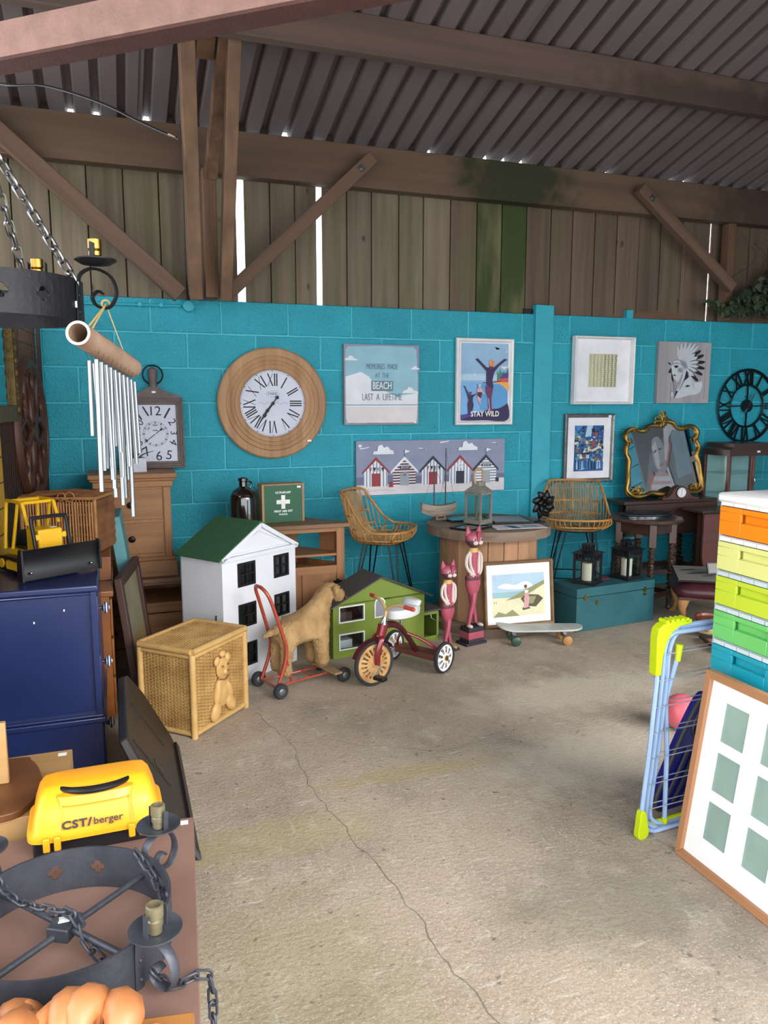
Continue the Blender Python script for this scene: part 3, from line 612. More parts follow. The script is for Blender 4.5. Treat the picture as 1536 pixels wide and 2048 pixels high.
L_ += [('chief_m', u([(420, 690), (460, 560), (600, 540), (740, 620), (840, 740), (780, 760), (640, 650), (500, 640)])), ('chief_w', u([(440, 640), (480, 570), (590, 560), (700, 620), (640, 640), (520, 610)])), ('chief_m', u([(600, 560), (780, 600), (830, 730), (760, 720)])),
    ('ink_black', u([(470, 700), (560, 680), (600, 720), (520, 750)])), ('chief_m', u([(580, 760), (690, 740), (690, 850), (600, 850)])), ('ink_black', u([(480, 900), (560, 930), (480, 945)])), ('ink_black', u([(410, 730), (430, 860), (480, 1000), (500, 1120), (440, 1040), (420, 860), (350, 880), (360, 820)])), ('ink_black', u([(310, 620), (370, 620), (415, 700), (350, 650)])),
    ('ink_black', u([(800, 780), (870, 970), (760, 1060), (660, 1250), (600, 1340), (520, 1500), (560, 1300), (700, 1000)])), ('chief_w', u([(830, 720), (900, 900), (1000, 1050), (1070, 1270), (1040, 1270), (960, 1050), (860, 900)])), ('chief_w', u([(730, 760), (800, 800), (760, 1000), (720, 1100), (620, 1320), (560, 1300), (680, 960)])), ('chief_m', u([(700, 900), (715, 900), (660, 1150), (600, 1300), (640, 1100)])),
    ('chief_m', u([(480, 1000), (540, 1060), (560, 1300), (500, 1420)])), ('chief_w', u(el(462, 1390, 34, 70))), ('ink_black', u([(790, 1200), (840, 1160), (930, 1180), (850, 1210)]))]
art(t, 'painting', L_, -.0003, .00015)
# city print in pewter frame
mat('pewter', '#8a8988', .4, .7, '#6f6e70', 30, None, .2, 90)
t, w, h, q = framed('city_print', 'abstract blue city print in a fluted pewter frame', 'picture', 2.634, 3.09, .898, 1.441, .034, 'pewter', d=.02)
x0, x1, z0, z1 = .2, .79, .165, .83; r2 = random.Random(3)
u = lambda P: q([(x0+(x1-x0)*a, z0+(z1-z0)*b_) for a, b_ in P])
L_ = [('a_blue', u(rect(0, 0, 1, 1))), ('a_pale', u([(.36, .75), (.42, 1), (.62, 1), (.56, .75)])), ('a_blue2', u([(0, .8), (.3, 1), (.1, 1), (0, .9)])), ('a_dark', u([(.68, .84), (1, .98), (1, .92), (.72, .8)]))]
pal = ['a_blue', 'a_blue2', 'a_pale', 'a_dark', 'a_teal', 'a_olive', 'a_cream', 'a_green', 'a_brown', 'a_red', 'a_dark', 'a_cream']
for i in range(150):
    cx, cz = r2.random(), r2.uniform(.2, .98); s = r2.uniform(.02, .075)
    if .3 < cx < .6 and cz > .75: continue
    m_ = r2.choice(pal if cz < .72 else ['a_blue', 'a_blue2', 'a_teal', 'a_dark', 'a_blue', 'a_pale'])
    L_.append((m_, u([(max(0, min(1, cx+sx*s*r2.uniform(.4, 1.3))), max(0, min(1, cz+sz*s*.6*r2.uniform(.4, 1.3)))) for sx, sz in ((-1, -1), (1, -1), (1, 1), (-1, 1))])))
L_ += [('a_red', u([(.66, .84), (.78, .85), (.76, .74), (.66, .75)])), ('a_red', u([(.58, .66), (.7, .68), (.72, .54), (.6, .53)])), ('a_cream', u([(.56, .46), (.82, .54), (.84, .5), (.6, .42)])), ('a_blue', u(rect(0, 0, 1, .2)))]
for i in range(16):
    cx = .1+.055*i+r2.uniform(-.02, .02); L_.append((r2.choice(['a_pale', 'a_blue2', 'a_dark', 'a_pale', 'a_blue']), u([(cx-.02, .02+r2.random()*.05), (cx+.03, .03), (cx+.015, .22), (cx-.015, .24)])))
L_ += [('a_pale', u([(.1, .01), (.4, .06), (.3, .06)])), ('a_dark', u(el(.45, .39, .08, .03))), ('a_pale', u(el(.45, .31, .06, .035)))]
art(t, 'print', L_, .0075, .00004)
box(t, 'price_sticker', 'tag_white', .16, .19, -.0085, -.0075, .515, .53)
# skeleton clock
T = thing('skeleton_clock', 'black open metal wall clock with roman numerals', 'clock', (4.43, -.022, 1.498))
ro, ri = .305, .178
MB().ring((0, 0, 0), ro, (.008, .014), 64, 6).build('outer_ring', 'black_metal', T); MB().ring((0, 0, 0), ri, (.006, .010), 48, 6).build('inner_ring', 'black_metal', T)
for k, s in enumerate(ROMAN):
    a = -2*PI*k/12; b = MB()
    for P_ in roman(s, ro-ri-.004, .011, .008): b.prism([(p[0]*math.cos(a)-(p[1]+ri)*math.sin(a), p[0]*math.sin(a)+(p[1]+ri)*math.cos(a)) for p in P_], -.006, .006)
    b.build('numeral', 'black_metal', T)
for k in range(4):
    a = PI/2*k; MB().bar((.04*math.cos(a), 0, .04*math.sin(a)), (ri*math.cos(a), 0, ri*math.sin(a)), .009, .012, (0, 1, 0)).build('spoke', 'black_metal', T)
MB().cyl((0, .012, 0), (0, -.014, 0), .052, n=32).build('hub', 'black_metal', T)
for a, l_, w_ in ((30, .16, .008), (212, .085, .012)): art(T, 'hand', [('steel', [(0, -w_), (l_*.6*math.sin(R(a))-w_*math.cos(R(a)), l_*.6*math.cos(R(a))+w_*math.sin(R(a))), (l_*math.sin(R(a)), l_*math.cos(R(a))), (l_*.6*math.sin(R(a))+w_*math.cos(R(a)), l_*.6*math.cos(R(a))-w_*math.sin(R(a)))])], -.018-.001*(a > 90))
# conduit and junction box
T = thing('wall_conduit', 'turquoise painted conduit with round junction box and black cable', 'conduit', (-.21, -.002, 2.15))
MB().tube([(-.72, -.016, -.005), (-.05, -.016, 0)], .009, 8).build('pipe', 'pier_paint', T)
for x_ in (-.3, -.17): MB().bx(x_-.012, x_+.012, -.028, 0, -.014, .014).build('clip', 'pier_paint', T, bevel=.003)
MB().tube([(0, 0, 0), (0, -.035, 0)], .036, 20).build('junction_box', 'pier_paint', T, bevel=.004)
MB().tube(bez([(0, -.02, .02), (0, -.03, .2), (-.005, -.10, .5), (-.01, -.17, .9), (-.02, -.2, 1.07)], 6), .011, 8).build('cable', 'black_plastic', T)
# ================================================================ back row, left half
wood('oak', '#a5744a', '#7f5530', 'x', .55, 20, .1, .5); wood('oak_z', '#a37248', '#7d5330', 'z', .55, 20, .1, .5); wood('oak_top', '#876246', '#6c4c34', 'x', .55, 18, .1, .5)
wood('pine_dark', '#8c5a30', '#6a4021', 'x', .45, 18, .08, .5)
def knob(p, name, m, c, r, axis=(0, -1, 0), l=.02):
    a = Vector(axis); b = MB().lathe([(r*.45, 0), (r*.4, l*.45), (r*.95, l*.6), (r, l*.8), (r*.7, l), (.0005, l*1.05)], 14)
    b.xf(Vector((0, 0, 1)).rotation_difference(a).to_matrix().to_4x4()); return b.build(name, m, p, loc=c)
# low oak television unit
T = thing('oak_low_unit', 'low oak media unit with open shelf under the oak chest', 'cabinet', (-.6, -.5, 0))
MB().bx(-.4, .46, -.03, .44, .448, .475).bx(-.39, .45, -.015, .44, .432, .448).build('top', 'oak_top', T, bevel=.004)
for x_ in (-.38, .41): MB().bx(x_, x_+.03, 0, .42, 0, .432).build('side', 'oak_z', T)
MB().bx(-.35, .41, .40, .42, .02, .432).build('back_panel', 'oak_z', T)
MB().bx(-.35, .41, .02, .40, .295, .315).build('shelf', 'oak', T)
MB().bx(-.35, .41, .01, .03, .255, .295).build('rail', 'oak', T)
for x_ in (-.35, .035):
    d = MB().bx(x_+.004, x_+.371, -.002, .02, .05, .25).build('drawer', 'oak', T, bevel=.003); knob(d, 'knob', 'black_iron', (x_+.19, -.002, .15), .018)
MB().bx(-.38, .44, .0, .42, 0, .045).build('plinth', 'oak', T)
# oak chest standing on it
T = thing('oak_chest', 'oak chest of drawers with round dark knobs standing on the low unit', 'chest of drawers', (-.612, -.45, .4755))
W_ = .215
MB().bx(-W_, W_, .004, .34, .1, .55).build('carcass', 'oak_z', T)
MB().bx(-.255, .255, -.02, .35, .605, .635).bx(-.245, .245, -.012, .345, .59, .605).bx(-.23, .23, -.004, .34, .55, .59).build('top', 'oak', T, bevel=.005)
for sx in (-1, 1): MB().bx(sx*W_-(.045 if sx > 0 else 0), sx*W_+(.045 if sx < 0 else 0), -.006, .02, .12, .55).build('stile', 'oak_z', T, bevel=.003)
for z0, z1 in ((.355, .54), (.145, .335)):
    d = MB().bx(-.165, .165, -.004, .02, z0, z1).build('drawer', 'oak', T, bevel=.003); knob(d, 'knob', 'black_iron', (-.02, -.004, (z0+z1)/2), .02)
MB().bx(-.24, .24, -.022, .345, 0, .1).bx(-.23, .23, -.014, .34, .1, .122).build('plinth', 'oak', T, bevel=.004)
# square bottle-shaped clock
mat('clock_frame', '#6f615c', .55, .1, '#54484a', 20, None, .15, 60)
T = thing('square_clock', 'square grey wooden clock with big arabic numerals and hanging ring', 'clock', (-.452, -.125, 1.1115), rx=R(-8))
w_ = .178; h_ = .455
for nm, P_ in (('frame_bottom', [(-w_, 0), (w_, 0), (w_-.045, .045), (-w_+.045, .045)]), ('frame_top', [(-w_, h_), (w_, h_), (w_-.045, h_-.045), (-w_+.045, h_-.045)]), ('frame_side', [(-w_, 0), (-w_, h_), (-w_+.045, h_-.045), (-w_+.045, .045)]), ('frame_side', [(w_, 0), (w_, h_), (w_-.045, h_-.045), (w_-.045, .045)])):
    MB().prism(P_, -.012, .03).build(nm, 'clock_frame', T, bevel=.004)
for k, o_ in enumerate((.012, .027)):
    b = MB()
    for A_, B_ in (((-1, 0), (1, 0)), ((1, 0), (1, 1)), ((1, 1), (-1, 1)), ((-1, 1), (-1, 0))):
        f_ = lambda q: (q[0]*(w_-o_), -.0125, o_ if q[1] == 0 else h_-o_)
        b.tube([f_(A_), f_(B_)], .0042, 6)
    b.build('moulding', 'clock_frame', T)
MB().prism(bez2([(-.17, h_-.002), (-.15, h_+.018), (-.1, h_+.03), (-.06, h_+.05), (-.03, h_+.07), (.03, h_+.07), (.06, h_+.05), (.1, h_+.03), (.15, h_+.018), (.17, h_-.002)], 4, False), -.008, .025).build('pediment', 'clock_frame', T)
MB().lathe([(.024, .06), (.027, .08), (.022, .1), (.027, .125), (.031, .155), (.028, .185), (.015, .195)], 16, (0, .01, h_)).build('neck', 'clock_frame', T)
MB().ring((0, .012, h_+.15), .062, .005, 32).build('hanging_ring', 'black_iron', T)
fc = MB().bx(-w_+.04, w_-.04, .0, .02, .04, h_-.04).build('face', 'clock_face', T)
cz = h_/2-.005
for s_, x_, z_, r_, sz in (('12', 0, .145, 0, .085), ('1', .075, .13, -30, .11), ('2', .105, .075, -60, .07), ('3', .112, .005, -90, .06), ('4', .108, -.055, -120, .07), ('5', .078, -.14, -10, .085), ('6', .015, -.145, 0, .085), ('7', -.06, -.115, 30, .085), ('8', -.1, -.055, 60, .06), ('9', -.11, .0, 80, .06), ('10', -.1, .06, 60, .065), ('11', -.075, .13, 30, .1)):
    text(fc, 'numeral', s_, sz, 'ink_black', (x_, -.0008, cz+z_), (PI/2, R(-r_), 0))
b = MB().ring((0, -.001, cz), .078, .0009, 40, 4).ring((0, -.001, cz), .068, .0006, 40, 4).build('track', 'ink_black', fc)
for k in range(12):
    a = 2*PI*k/12; art(fc, 'hour_tick', [('ink_black', line((.066*math.sin(a), cz+.066*math.cos(a)), (.08*math.sin(a), cz+.08*math.cos(a)), .005))], -.0012)
for s_, x_, z_, r_, sz in (('NEW', 0, .055, 0, .014), ('THE', -.042, .034, 48, .012), ('YORK', .042, .034, -48, .012), ('PARIS', 0, .022, 0, .012)): text(fc, 'lettering', s_, sz, 'ink_black', (x_, -.0012, cz+z_), (PI/2, R(-r_), 0), bold=.0003)
for a, l_, w2 in ((52, .055, .004), (232, .09, .0045)): art(T, 'hand', [('ink_black', line((0, cz), (l_*math.sin(R(a)), cz+l_*math.cos(R(a))), w2)), ('ink_black', el(l_*.8*math.sin(R(a)), cz+l_*.8*math.cos(R(a)), .007))], -.004, .0003)
art(T, 'second_hand', [('white_paint', line((0, cz), (-.095, cz-.018), .003))], -.006)
box(T, 'price_sticker', 'tag_white', -.012, .012, -.0095, -.0085, h_+.03, h_+.042)
# planter with aloe
T = thing('white_planter', 'square white planter with a dark spiky aloe beside the square clock', 'planter', (-.60, -.29, 1.111), .15)
mat('planter_white', '#cfd2dc', .7, 0, '#b9bcc8', 30, (1, 1, 4), .1)
MB().holed(.13, .13, -.065, .065, [(-.055, .055, -.055, .055)], -.065, -.065).xf(Matrix.Rotation(PI/2, 4, 'X')).xf(Matrix.Diagonal((1, 1, .085/.13, 1))).xf(Matrix.Translation((0, 0, .0425))).bx(-.055, .055, -.055, .055, 0, .07).build('pot', 'planter_white', T)
mat('aloe_leaf', '#3a4238', .5, 0, '#23281f', 20)
for k in range(9):
    a = 2*PI*k/9+.3; l_ = .05+.03*(k % 3); r_ = .015
    P_ = bez([(r_*math.cos(a), r_*math.sin(a), .06), ((r_+l_*.4)*math.cos(a), (r_+l_*.4)*math.sin(a), .105), ((r_+l_)*math.cos(a), (r_+l_)*math.sin(a), .125+.02*(k % 2))], 4)
    MB().tube(P_, [(.009*(1-i/(len(P_)))+.0008, .004*(1-i/len(P_))+.0006) for i in range(len(P_))], 6).build('leaf', 'aloe_leaf', T)
# oak corner unit
wood('pine_oak', '#a17048', '#7a5030', 'z', .55, 16, .1, .55)
T = thing('corner_cabinet', 'oak corner television cabinet with open shelf and black hinged door', 'cabinet', (.41, -.5, 0))
top = [(-.33, -.025), (.31, -.025), (.31, .03), (.05, .36), (-.12, .36), (-.33, .06)]
MB().prism(top, .728, .755, 'xy').build('top', 'oak_top', T, bevel=.003)
ins = [(-.30, .0), (.28, .0), (.28, .03), (.04, .33), (-.11, .33), (-.30, .05)]
for z0, z1, nm in ((.03, .06, 'base'), (.42, .44, 'shelf'), (.54, .555, 'shelf')): MB().prism(ins, z0, z1, 'xy').build(nm, 'oak', T)
for x0, x1 in ((-.30, -.25), (.225, .28)): MB().bx(x0, x1, -.005, .045, 0, .728).build('stile', 'pine_oak', T, bevel=.003)
MB().bx(-.25, .225, -.003, .02, .70, .728).build('rail', 'oak', T); MB().bx(-.25, .225, -.003, .02, .425, .475).build('rail', 'oak', T); MB().bx(-.25, .225, -.003, .02, 0, .055).build('rail', 'oak', T)
for (a, b_) in (((.28, .03), (.04, .33)), ((-.11, .33), (-.30, .05)), ((.04, .33), (-.11, .33))):
    for z0, z1 in ((0, .48),) if a[0] > .1 else ((0, .728),): MB().bar((a[0], a[1], (z0+z1)/2), (b_[0], b_[1], (z0+z1)/2), .012, z1-z0).build('back_panel', 'pine_oak', T)
MB().bar((.27, .035, .62), (.16, .17, .62), .012, .21).build('back_panel', 'pine_oak', T)
for x0, x1, hx in ((-.245, -.012, -.24), (-.008, .222, .225)):
    d = MB().holed(x1-x0, .36, -.002, .018, [(x0+.045, x1-.045, .105, .375)], x0, .06).build('door', 'pine_oak', T)
    MB().bx(x0+.04, x1-.04, .006, .014, .10, .38).build('panel', 'pine_oak', d)
    for z_ in (.13, .36):
        b = MB().prism(bez2([(-.03, 0), (-.026, .014), (-.012, .012), (-.008, .022), (.008, .022), (.012, .012), (.026, .014), (.03, 0), (.026, -.014), (.012, -.012), (.008, -.022), (-.008, -.022), (-.012, -.012), (-.026, -.014)], 3), -.01, -.004)
        b.ball((0, -.01, 0), (.006, .006, .02), 8, 6); b.build('hinge', 'black_iron', d, loc=(hx+(.005 if hx > 0 else -.005), 0, z_))
# brown glass demijohn
mat('brown_glass', '#1d0f08', .06, 0, '#120904', 3, spec=.7, coat=1.)
T = thing('glass_jar', 'dark brown glass demijohn bottle with narrow neck', 'bottle', (.062, -.34, .7555))
MB().lathe([(.08, 0), (.088, .01), (.088, .16), (.083, .19), (.068, .215), (.04, .235), (.027, .245), (.026, .275), (.033, .28), (.033, .295), (.027, .3), (.02, .3), (.02, .26)], 28).build('body', 'brown_glass', T)
MB().tube(bez([(.026, 0, .275), (.05, 0, .27), (.052, 0, .245), (.042, 0, .232)], 4), .006, 8).build('loop_handle', 'brown_glass', T)
# first aid box
wood('box_ply', '#b08a63', '#8a6645', 'z', .6, 20, .08); plain('aid_green', '#0d5a38', .45)
T = thing('first_aid_box', 'wooden first aid box with green door and white cross', 'first aid box', (.318, -.345, .7555), R(4))
MB().bx(-.142, .142, 0, .1, 0, .252).build('case', 'box_ply', T, bevel=.002)
for x0, x1, z0, z1 in ((-.142, -.128, 0, .252), (.128, .142, 0, .252), (-.128, .128, .243, .252)): MB().bx(x0, x1, -.012, 0, z0, z1).build('edge', 'box_ply', T)
d = MB().bx(-.128, .128, -.009, 0, .0, .243).build('door', 'aid_green', T)
art(d, 'cross', [('tag_white', rect(-.013, .088, .013, .178)), ('tag_white', rect(-.045, .120, .045, .147))], -.0094, .0001)
for s_, z_, w2, sz in (('ULTRAPLAST', .195, .105, .018), ('FIRST AID KIT', .072, .125, .018), ('H.S.E.S.', .052, .058, .014)): text(d, 'lettering', s_, sz, 'tag_white', (0, -.0098, z_), width=w2, bold=.0006)
box(d, 'price_sticker', 'tag_white', .095, .12, -.0105, -.009, .222, .236)
# ================================================================ wicker bear box
mat('rattan_pole', '#c6a067', .5, 0, '#b08a50', 14, None, .1); mat('rattan_dark', '#8a6230', .7, 0, '#6b4a22', 20)
def weave_mat(name, c, c2, sx, sz):
    m = bpy.data.materials.new(name); MATS[name] = m; m.use_nodes = True; nt = m.node_tree; N = nt.nodes.new; L = nt.links.new; b = nt.nodes['Principled BSDF']; b.inputs['Roughness'].default_value = .55
    n = N('ShaderNodeTexNoise'); n.inputs['Scale'].default_value = 9; tc = N('ShaderNodeTexCoord'); L(tc.outputs['Object'], n.inputs[0])
    r = N('ShaderNodeValToRGB'); r.color_ramp.elements[0].color = S(c); r.color_ramp.elements[1].color = S(c2); r.color_ramp.elements[0].position = .35; r.color_ramp.elements[1].position = .7; L(n.outputs['Fac'], r.inputs[0]); L(r.outputs[0], b.inputs['Base Color']); return m
weave_mat('weave', '#c39d63', '#a37c47', 1, 1)
def weave(w, h, nu, nv, r, mi=0):
    """woven panel in the xz plane: horizontal strands passing over and under uprights (one joined sheet of cane)"""
    b = MB(); dz = h/nv
    for j in range(nv):
        z = (j+.5)*dz; P_ = []
        for i in range(nu*2+1):
            x = w*i/(nu*2); P_.append((x, (-1)**(j)*r*.9*math.sin(PI*i/2+PI/4*0) if i % 2 else 0, z))
        b.tube(P_, (r*.9), 4, cap=False, mi=mi)
    for i in range(nu): b.tube([((i+.5)*w/nu, 0, 0), ((i+.5)*w/nu, 0, h)], r*.75, 4, cap=False, mi=mi)
    return b
T = thing('wicker_toy_box', 'square wicker toy box with a teddy bear worked on its side', 'toy box', (-.42, -1.815, 0), R(46))
bw, bd, bh = .405, .305, .40
for x_, y_ in ((0, 0), (bw, 0), (bw, bd), (0, bd)): MB().cyl((x_, y_, 0), (x_, y_, bh), .016, n=12).build('corner_post', 'rattan_pole', T)
for nm, w2, loc_, rz_ in (('woven_side', bw, (0, 0, .02), 0), ('woven_side', bd, (0, bd, .02), -PI/2), ('woven_side', bw, (0, bd, .02), 0), ('woven_side', bd, (bw, bd, .02), -PI/2)):
    o = weave(w2, bh-.03, 16, 46, .0035).build(nm, 'weave', T, loc=loc_, rot=(0, 0, rz_)); tag(o, kind='stuff')
MB().bx(.005, bw-.005, .006, bd-.006, .015, bh-.01).build('lining', 'rattan_dark', T)
for z_, r_ in ((.018, .012), (bh-.012, .012)):
    for A_, B_ in (((0, 0), (bw, 0)), ((bw, 0), (bw, bd)), ((bw, bd), (0, bd)), ((0, bd), (0, 0))): MB().cyl((*A_, z_), (*B_, z_), r_, n=10).build('rail', 'rattan_pole', T)
ld = weave(bw, bd, 14, 40, .0035).xf(Matrix.Rotation(-PI/2, 4, 'X')).xf(Matrix.Translation((0, 0, bh+.018))).xf(Matrix.Diagonal((1, 1, 1, 1))).build('lid', 'weave', T); tag(ld, kind='stuff')
MB().bx(.005, bw-.005, .006, bd-.006, bh+.004, bh+.014).build('lid_lining', 'rattan_pole', T)
for A_, B_ in (((-.006, -.006), (bw+.006, -.006)), ((bw+.006, 0), (bw+.006, bd)), ((bw, bd+.006), (0, bd+.006)), ((-.006, bd), (-.006, 0))): MB().cyl((*A_, bh+.014), (*B_, bh+.014), .015, n=12).build('lid_rail', 'rattan_pole', T)
mat('bear_cane', '#cda66c', .5, 0, '#b48b52', 18, None, .15, 60)
bear = MB(); Y_ = -.012
def pad(c, rx, rz, ry=.014, rot=0):
    b = MB().ball((0, 0, 0), (rx, ry, rz), 16, 10); b.xf(Matrix.Rotation(R(rot), 4, 'Y')); b.xf(Matrix.Translation((c[0], Y_, c[1]))); return b
bx0 = .205
for nm, c, rx, rz_, ry, rot in (('bear_head', (0, .275), .046, .052, .016, 0), ('bear_hat', (.002, .345), .021, .018, .016, 0), ('bear_ear', (-.04, .318), .02, .024, .012, 20), ('bear_ear', (.042, .318), .02, .024, .012, -20), ('bear_body', (0, .165), .052, .082, .015, 0), ('bear_arm', (-.042, .165), .024, .062, .02, 12), ('bear_arm', (.04, .16), .024, .058, .02, -25), ('bear_leg', (-.06, .075), .034, .05, .02, 25), ('bear_leg', (.055, .085), .032, .052, .02, -32), ('bear_muzzle', (.008, .258), .022, .02, .024, 0)):
    pad((bx0+c[0], c[1]), rx, rz_, ry, rot).build(nm, 'bear_cane', T)
for nm, c, r_ in (('bear_eye', (-.018, .29), .005), ('bear_eye', (.022, .29), .005), ('bear_nose', (.012, .262), .007)): MB().ball((bx0+c[0], Y_-.018-(.006 if nm == 'bear_nose' else 0), c[1]), r_, 8, 6).build(nm, 'rattan_dark', T)
MB().tube(bez([(bx0-.036, Y_-.012, .232), (bx0, Y_-.018, .222), (bx0+.036, Y_-.012, .232)], 5), .004, 6).build('bear_collar', 'rattan_dark', T)
# ================================================================ white dolls house
mat('house_white', '#dfe0e6', .5, 0, '#d3d5dd', 5); plain('roof_green', '#2f5c3a', .8, bump=.15, scale=30); plain('inside_grey', '#8a8a94', .8); plain('toy_green', '#1f5a3c', .6); plain('toy_brown', '#5a3424', .6)
T = thing('white_dolls_house', 'tall white dolls house with green roof and black windows', 'dolls house', (-.201, -1.237, 0), R(35))
hw, hd, he, ha = .573, .335, .705, .865
wins = [(.115, .235, .545, .665), (.395, .505, .545, .665), (.115, .235, .315, .435), (.395, .505, .315, .435), (.115, .235, .09, .21), (.395, .505, .09, .21)]
MB().holed(hw, he, 0, .008, wins).build('front_wall', 'house_white', T)
for x_ in (0, hw-.008): MB().bx(x_, x_+.008, .008, hd-.008, 0, he).build('side_wall', 'house_white', T)
MB().bx(0, hw, hd-.008, hd, 0, he).build('back_wall', 'inside_grey', T)
for z_ in (0, .25, .48, he-.008): MB().bx(.008, hw-.008, .008, hd-.008, z_, z_+.008).build('storey', 'inside_grey', T)
MB().bx(.3, .306, .01, hd-.01, .01, he-.01).build('inner_wall', 'inside_grey', T)
for xa, xb, za, zb in wins:
    b = MB().holed(xb-xa+.012, zb-za+.012, -.006, .01, [(xa+.008, (xa+xb)/2-.004, za+.008, (za+zb)/2-.004), ((xa+xb)/2+.004, xb-.008, za+.008, (za+zb)/2-.004), (xa+.008, (xa+xb)/2-.004, (za+zb)/2+.004, zb-.008), ((xa+xb)/2+.004, xb-.008, (za+zb)/2+.004, zb-.008)], xa-.006, za-.006)
    wn = b.build('window', 'black_plastic', T); MB().bx(xa, xb, .003, .005, za, zb).build('pane', 'clear_glass', wn)
MB().bx(.12, .26, .12, .2, .258, .36).build('toy_cupboard', 'toy_green', T); MB().bx(.11, .2, .1, .18, .488, .56).build('toy_chair', 'toy_brown', T); MB().bx(.4, .5, .15, .25, .258, .34).build('toy_bed', 'white_paint', T)
mid = hw/2
MB().prism([(0, he), (hw, he), (mid, ha)], .004, .014).build('gable', 'house_white', T); MB().prism([(0, he), (hw, he), (mid, ha)], hd-.012, hd-.002).build('gable', 'house_white', T)
for A_, B_ in (((-.004, he), (hw+.004, he)), ((-.008, he), (mid, ha)), ((mid, ha), (hw+.008, he))):
    MB().bar((A_[0], -.006, A_[1]), (B_[0], -.006, B_[1]), .022, .022, (0, 1, 0)).build('cornice', 'house_white', T)
A_, B_ = Vector((.05, 0, he+.02)), Vector((mid, 0, ha-.035))
for P_, Q_ in ((A_, B_), (B_, Vector((hw-.05, 0, he+.02))), (A_, Vector((hw-.05, 0, he+.02)))): MB().bar(P_, Q_, .006, .006, (0, 1, 0)).build('gable_bead', 'house_white', T)
sl = math.atan2(ha-he, mid); Lr = math.hypot(mid, ha-he)+.035
for sx in (-1, 1):
    o = MB().bx(-.0, Lr, -.012, hd+.015, 0, .008).build('roof', 'roof_green', T, bevel=.001); o.location = (mid, 0, ha+.012); o.rotation_euler = (0, sl if sx > 0 else PI-sl, 0)
    if sx < 0: o.location = (mid, 0, ha+.012+.008); 
MB().bx(-.0045, -.0005, .05, .058, .37, .4).build('latch', 'steel', T)
# ================================================================ push along dog
def skin_body(name, parent, m, verts, edges, radii, root=0, sub=2, disp=0.):
    me = bpy.data.meshes.new(name); me.from_pydata(verts, edges, []); o = bpy.data.objects.new(name, me); COL.objects.link(o)
    me.materials.append(MATS[m]); sk = o.modifiers.new('skin', 'SKIN')
    for i, r_ in enumerate(radii):
        q = me.skin_vertices[0].data[i]; q.radius = r_ if isinstance(r_, tuple) else (r_, r_); q.use_root = (i == root)
    sk.use_smooth_shade = True
    s = o.modifiers.new('sub', 'SUBSURF'); s.levels = sub; s.render_levels = sub
    if disp:
        tx = bpy.data.textures.new(name+'_fur', 'CLOUDS'); tx.noise_scale = .014; d = o.modifiers.new('fur', 'DISPLACE'); d.texture = tx; d.strength = disp; d.mid_level = .5; d.texture_coords = 'LOCAL'
    me2 = bpy.data.meshes.new_from_object(o.evaluated_get(bpy.context.evaluated_depsgraph_get())); bpy.data.objects.remove(o)
    me2.polygons.foreach_set('use_smooth', [True]*len(me2.polygons))
    o2 = bpy.data.objects.new(name, me2); COL.objects.link(o2); o2.parent = parent; return o2
mat('plush', '#bd9c6c', .95, 0, '#8a6840', 14, (1, 1, .6), 1., 110, 8, .5)
mat('red_tube', '#b0452c', .4, .1, '#9a3a26', 12, coat=.3); plain('tyre', '#2b2d31', .8); plain('hub_grey', '#77787a', .4, .5)
T = thing('push_along_dog', 'worn plush dog on a red push along frame with wheels', 'toy dog', (.014, -1.365, 0), R(19.3))
for x_, y_ in ((0, -.118), (0, .118), (.405, -.118), (.405, .118)):
    s_ = 1 if y_ > 0 else -1
    wl_ = MB().lathe([(.02, -.016), (.034, -.017), (.04, -.010), (.041, 0), (.04, .010), (.034, .017), (.02, .016)], 24).xf(Matrix.Rotation(PI/2, 4, 'X')).build('wheel', 'tyre', T, loc=(x_, y_, .0412))
    MB().lathe([(.006, -.02), (.016, -.018), (.021, -.013), (.021, .013), (.016, .018), (.006, .02)], 18).xf(Matrix.Rotation(PI/2, 4, 'X')).build('hub', 'hub_grey', wl_)
for x_ in (0, .405): MB().cyl((x_, -.11, .042), (x_, .11, .042), .004, n=8).build('axle', 'steel', T)
for s_ in (-1, 1):
    MB().tube([(0, s_*.075, .05), (.1, s_*.06, .05), (.405, s_*.055, .05)], .006, 8).build('chassis_rail', 'red_tube', T)
MB().tube([(.24, -.057, .05), (.24, .057, .05)], .005, 8).build('cross_bar', 'red_tube', T); MB().tube([(0, -.085, .05), (0, .085, .05)], .005, 8).build('cross_bar', 'red_tube', T)
hp = [(0, -.085, .05), (.045, -.085, .16), (.06, -.082, .25), (.04, -.078, .33), (-.01, -.07, .49), (-.035, -.06, .555), (-.05, -.03, .585), (-.052, 0, .588), (-.05, .03, .585), (-.035, .06, .555), (-.01, .07, .49), (.04, .078, .33), (.06, .082, .25), (.045, .085, .16), (0, .085, .05)]
MB().tube(bez(hp, 4), .0095, 10).build('push_handle', 'red_tube', T)
for s_ in (-1, 1): MB().tube([(.055, s_*.083, .2), (.085, s_*.07, .12), (.1, s_*.06, .055)], .007, 8).build('handle_stay', 'red_tube', T)
wood('grey_plank', '#a58a66', '#836a4c', 'y', .8, 20, .15)
MB().bx(.33, .38, -.14, .14, .058, .07).xf(Matrix.Rotation(R(0), 4, 'Z')).build('foot_board', 'grey_plank', T, bevel=.002)
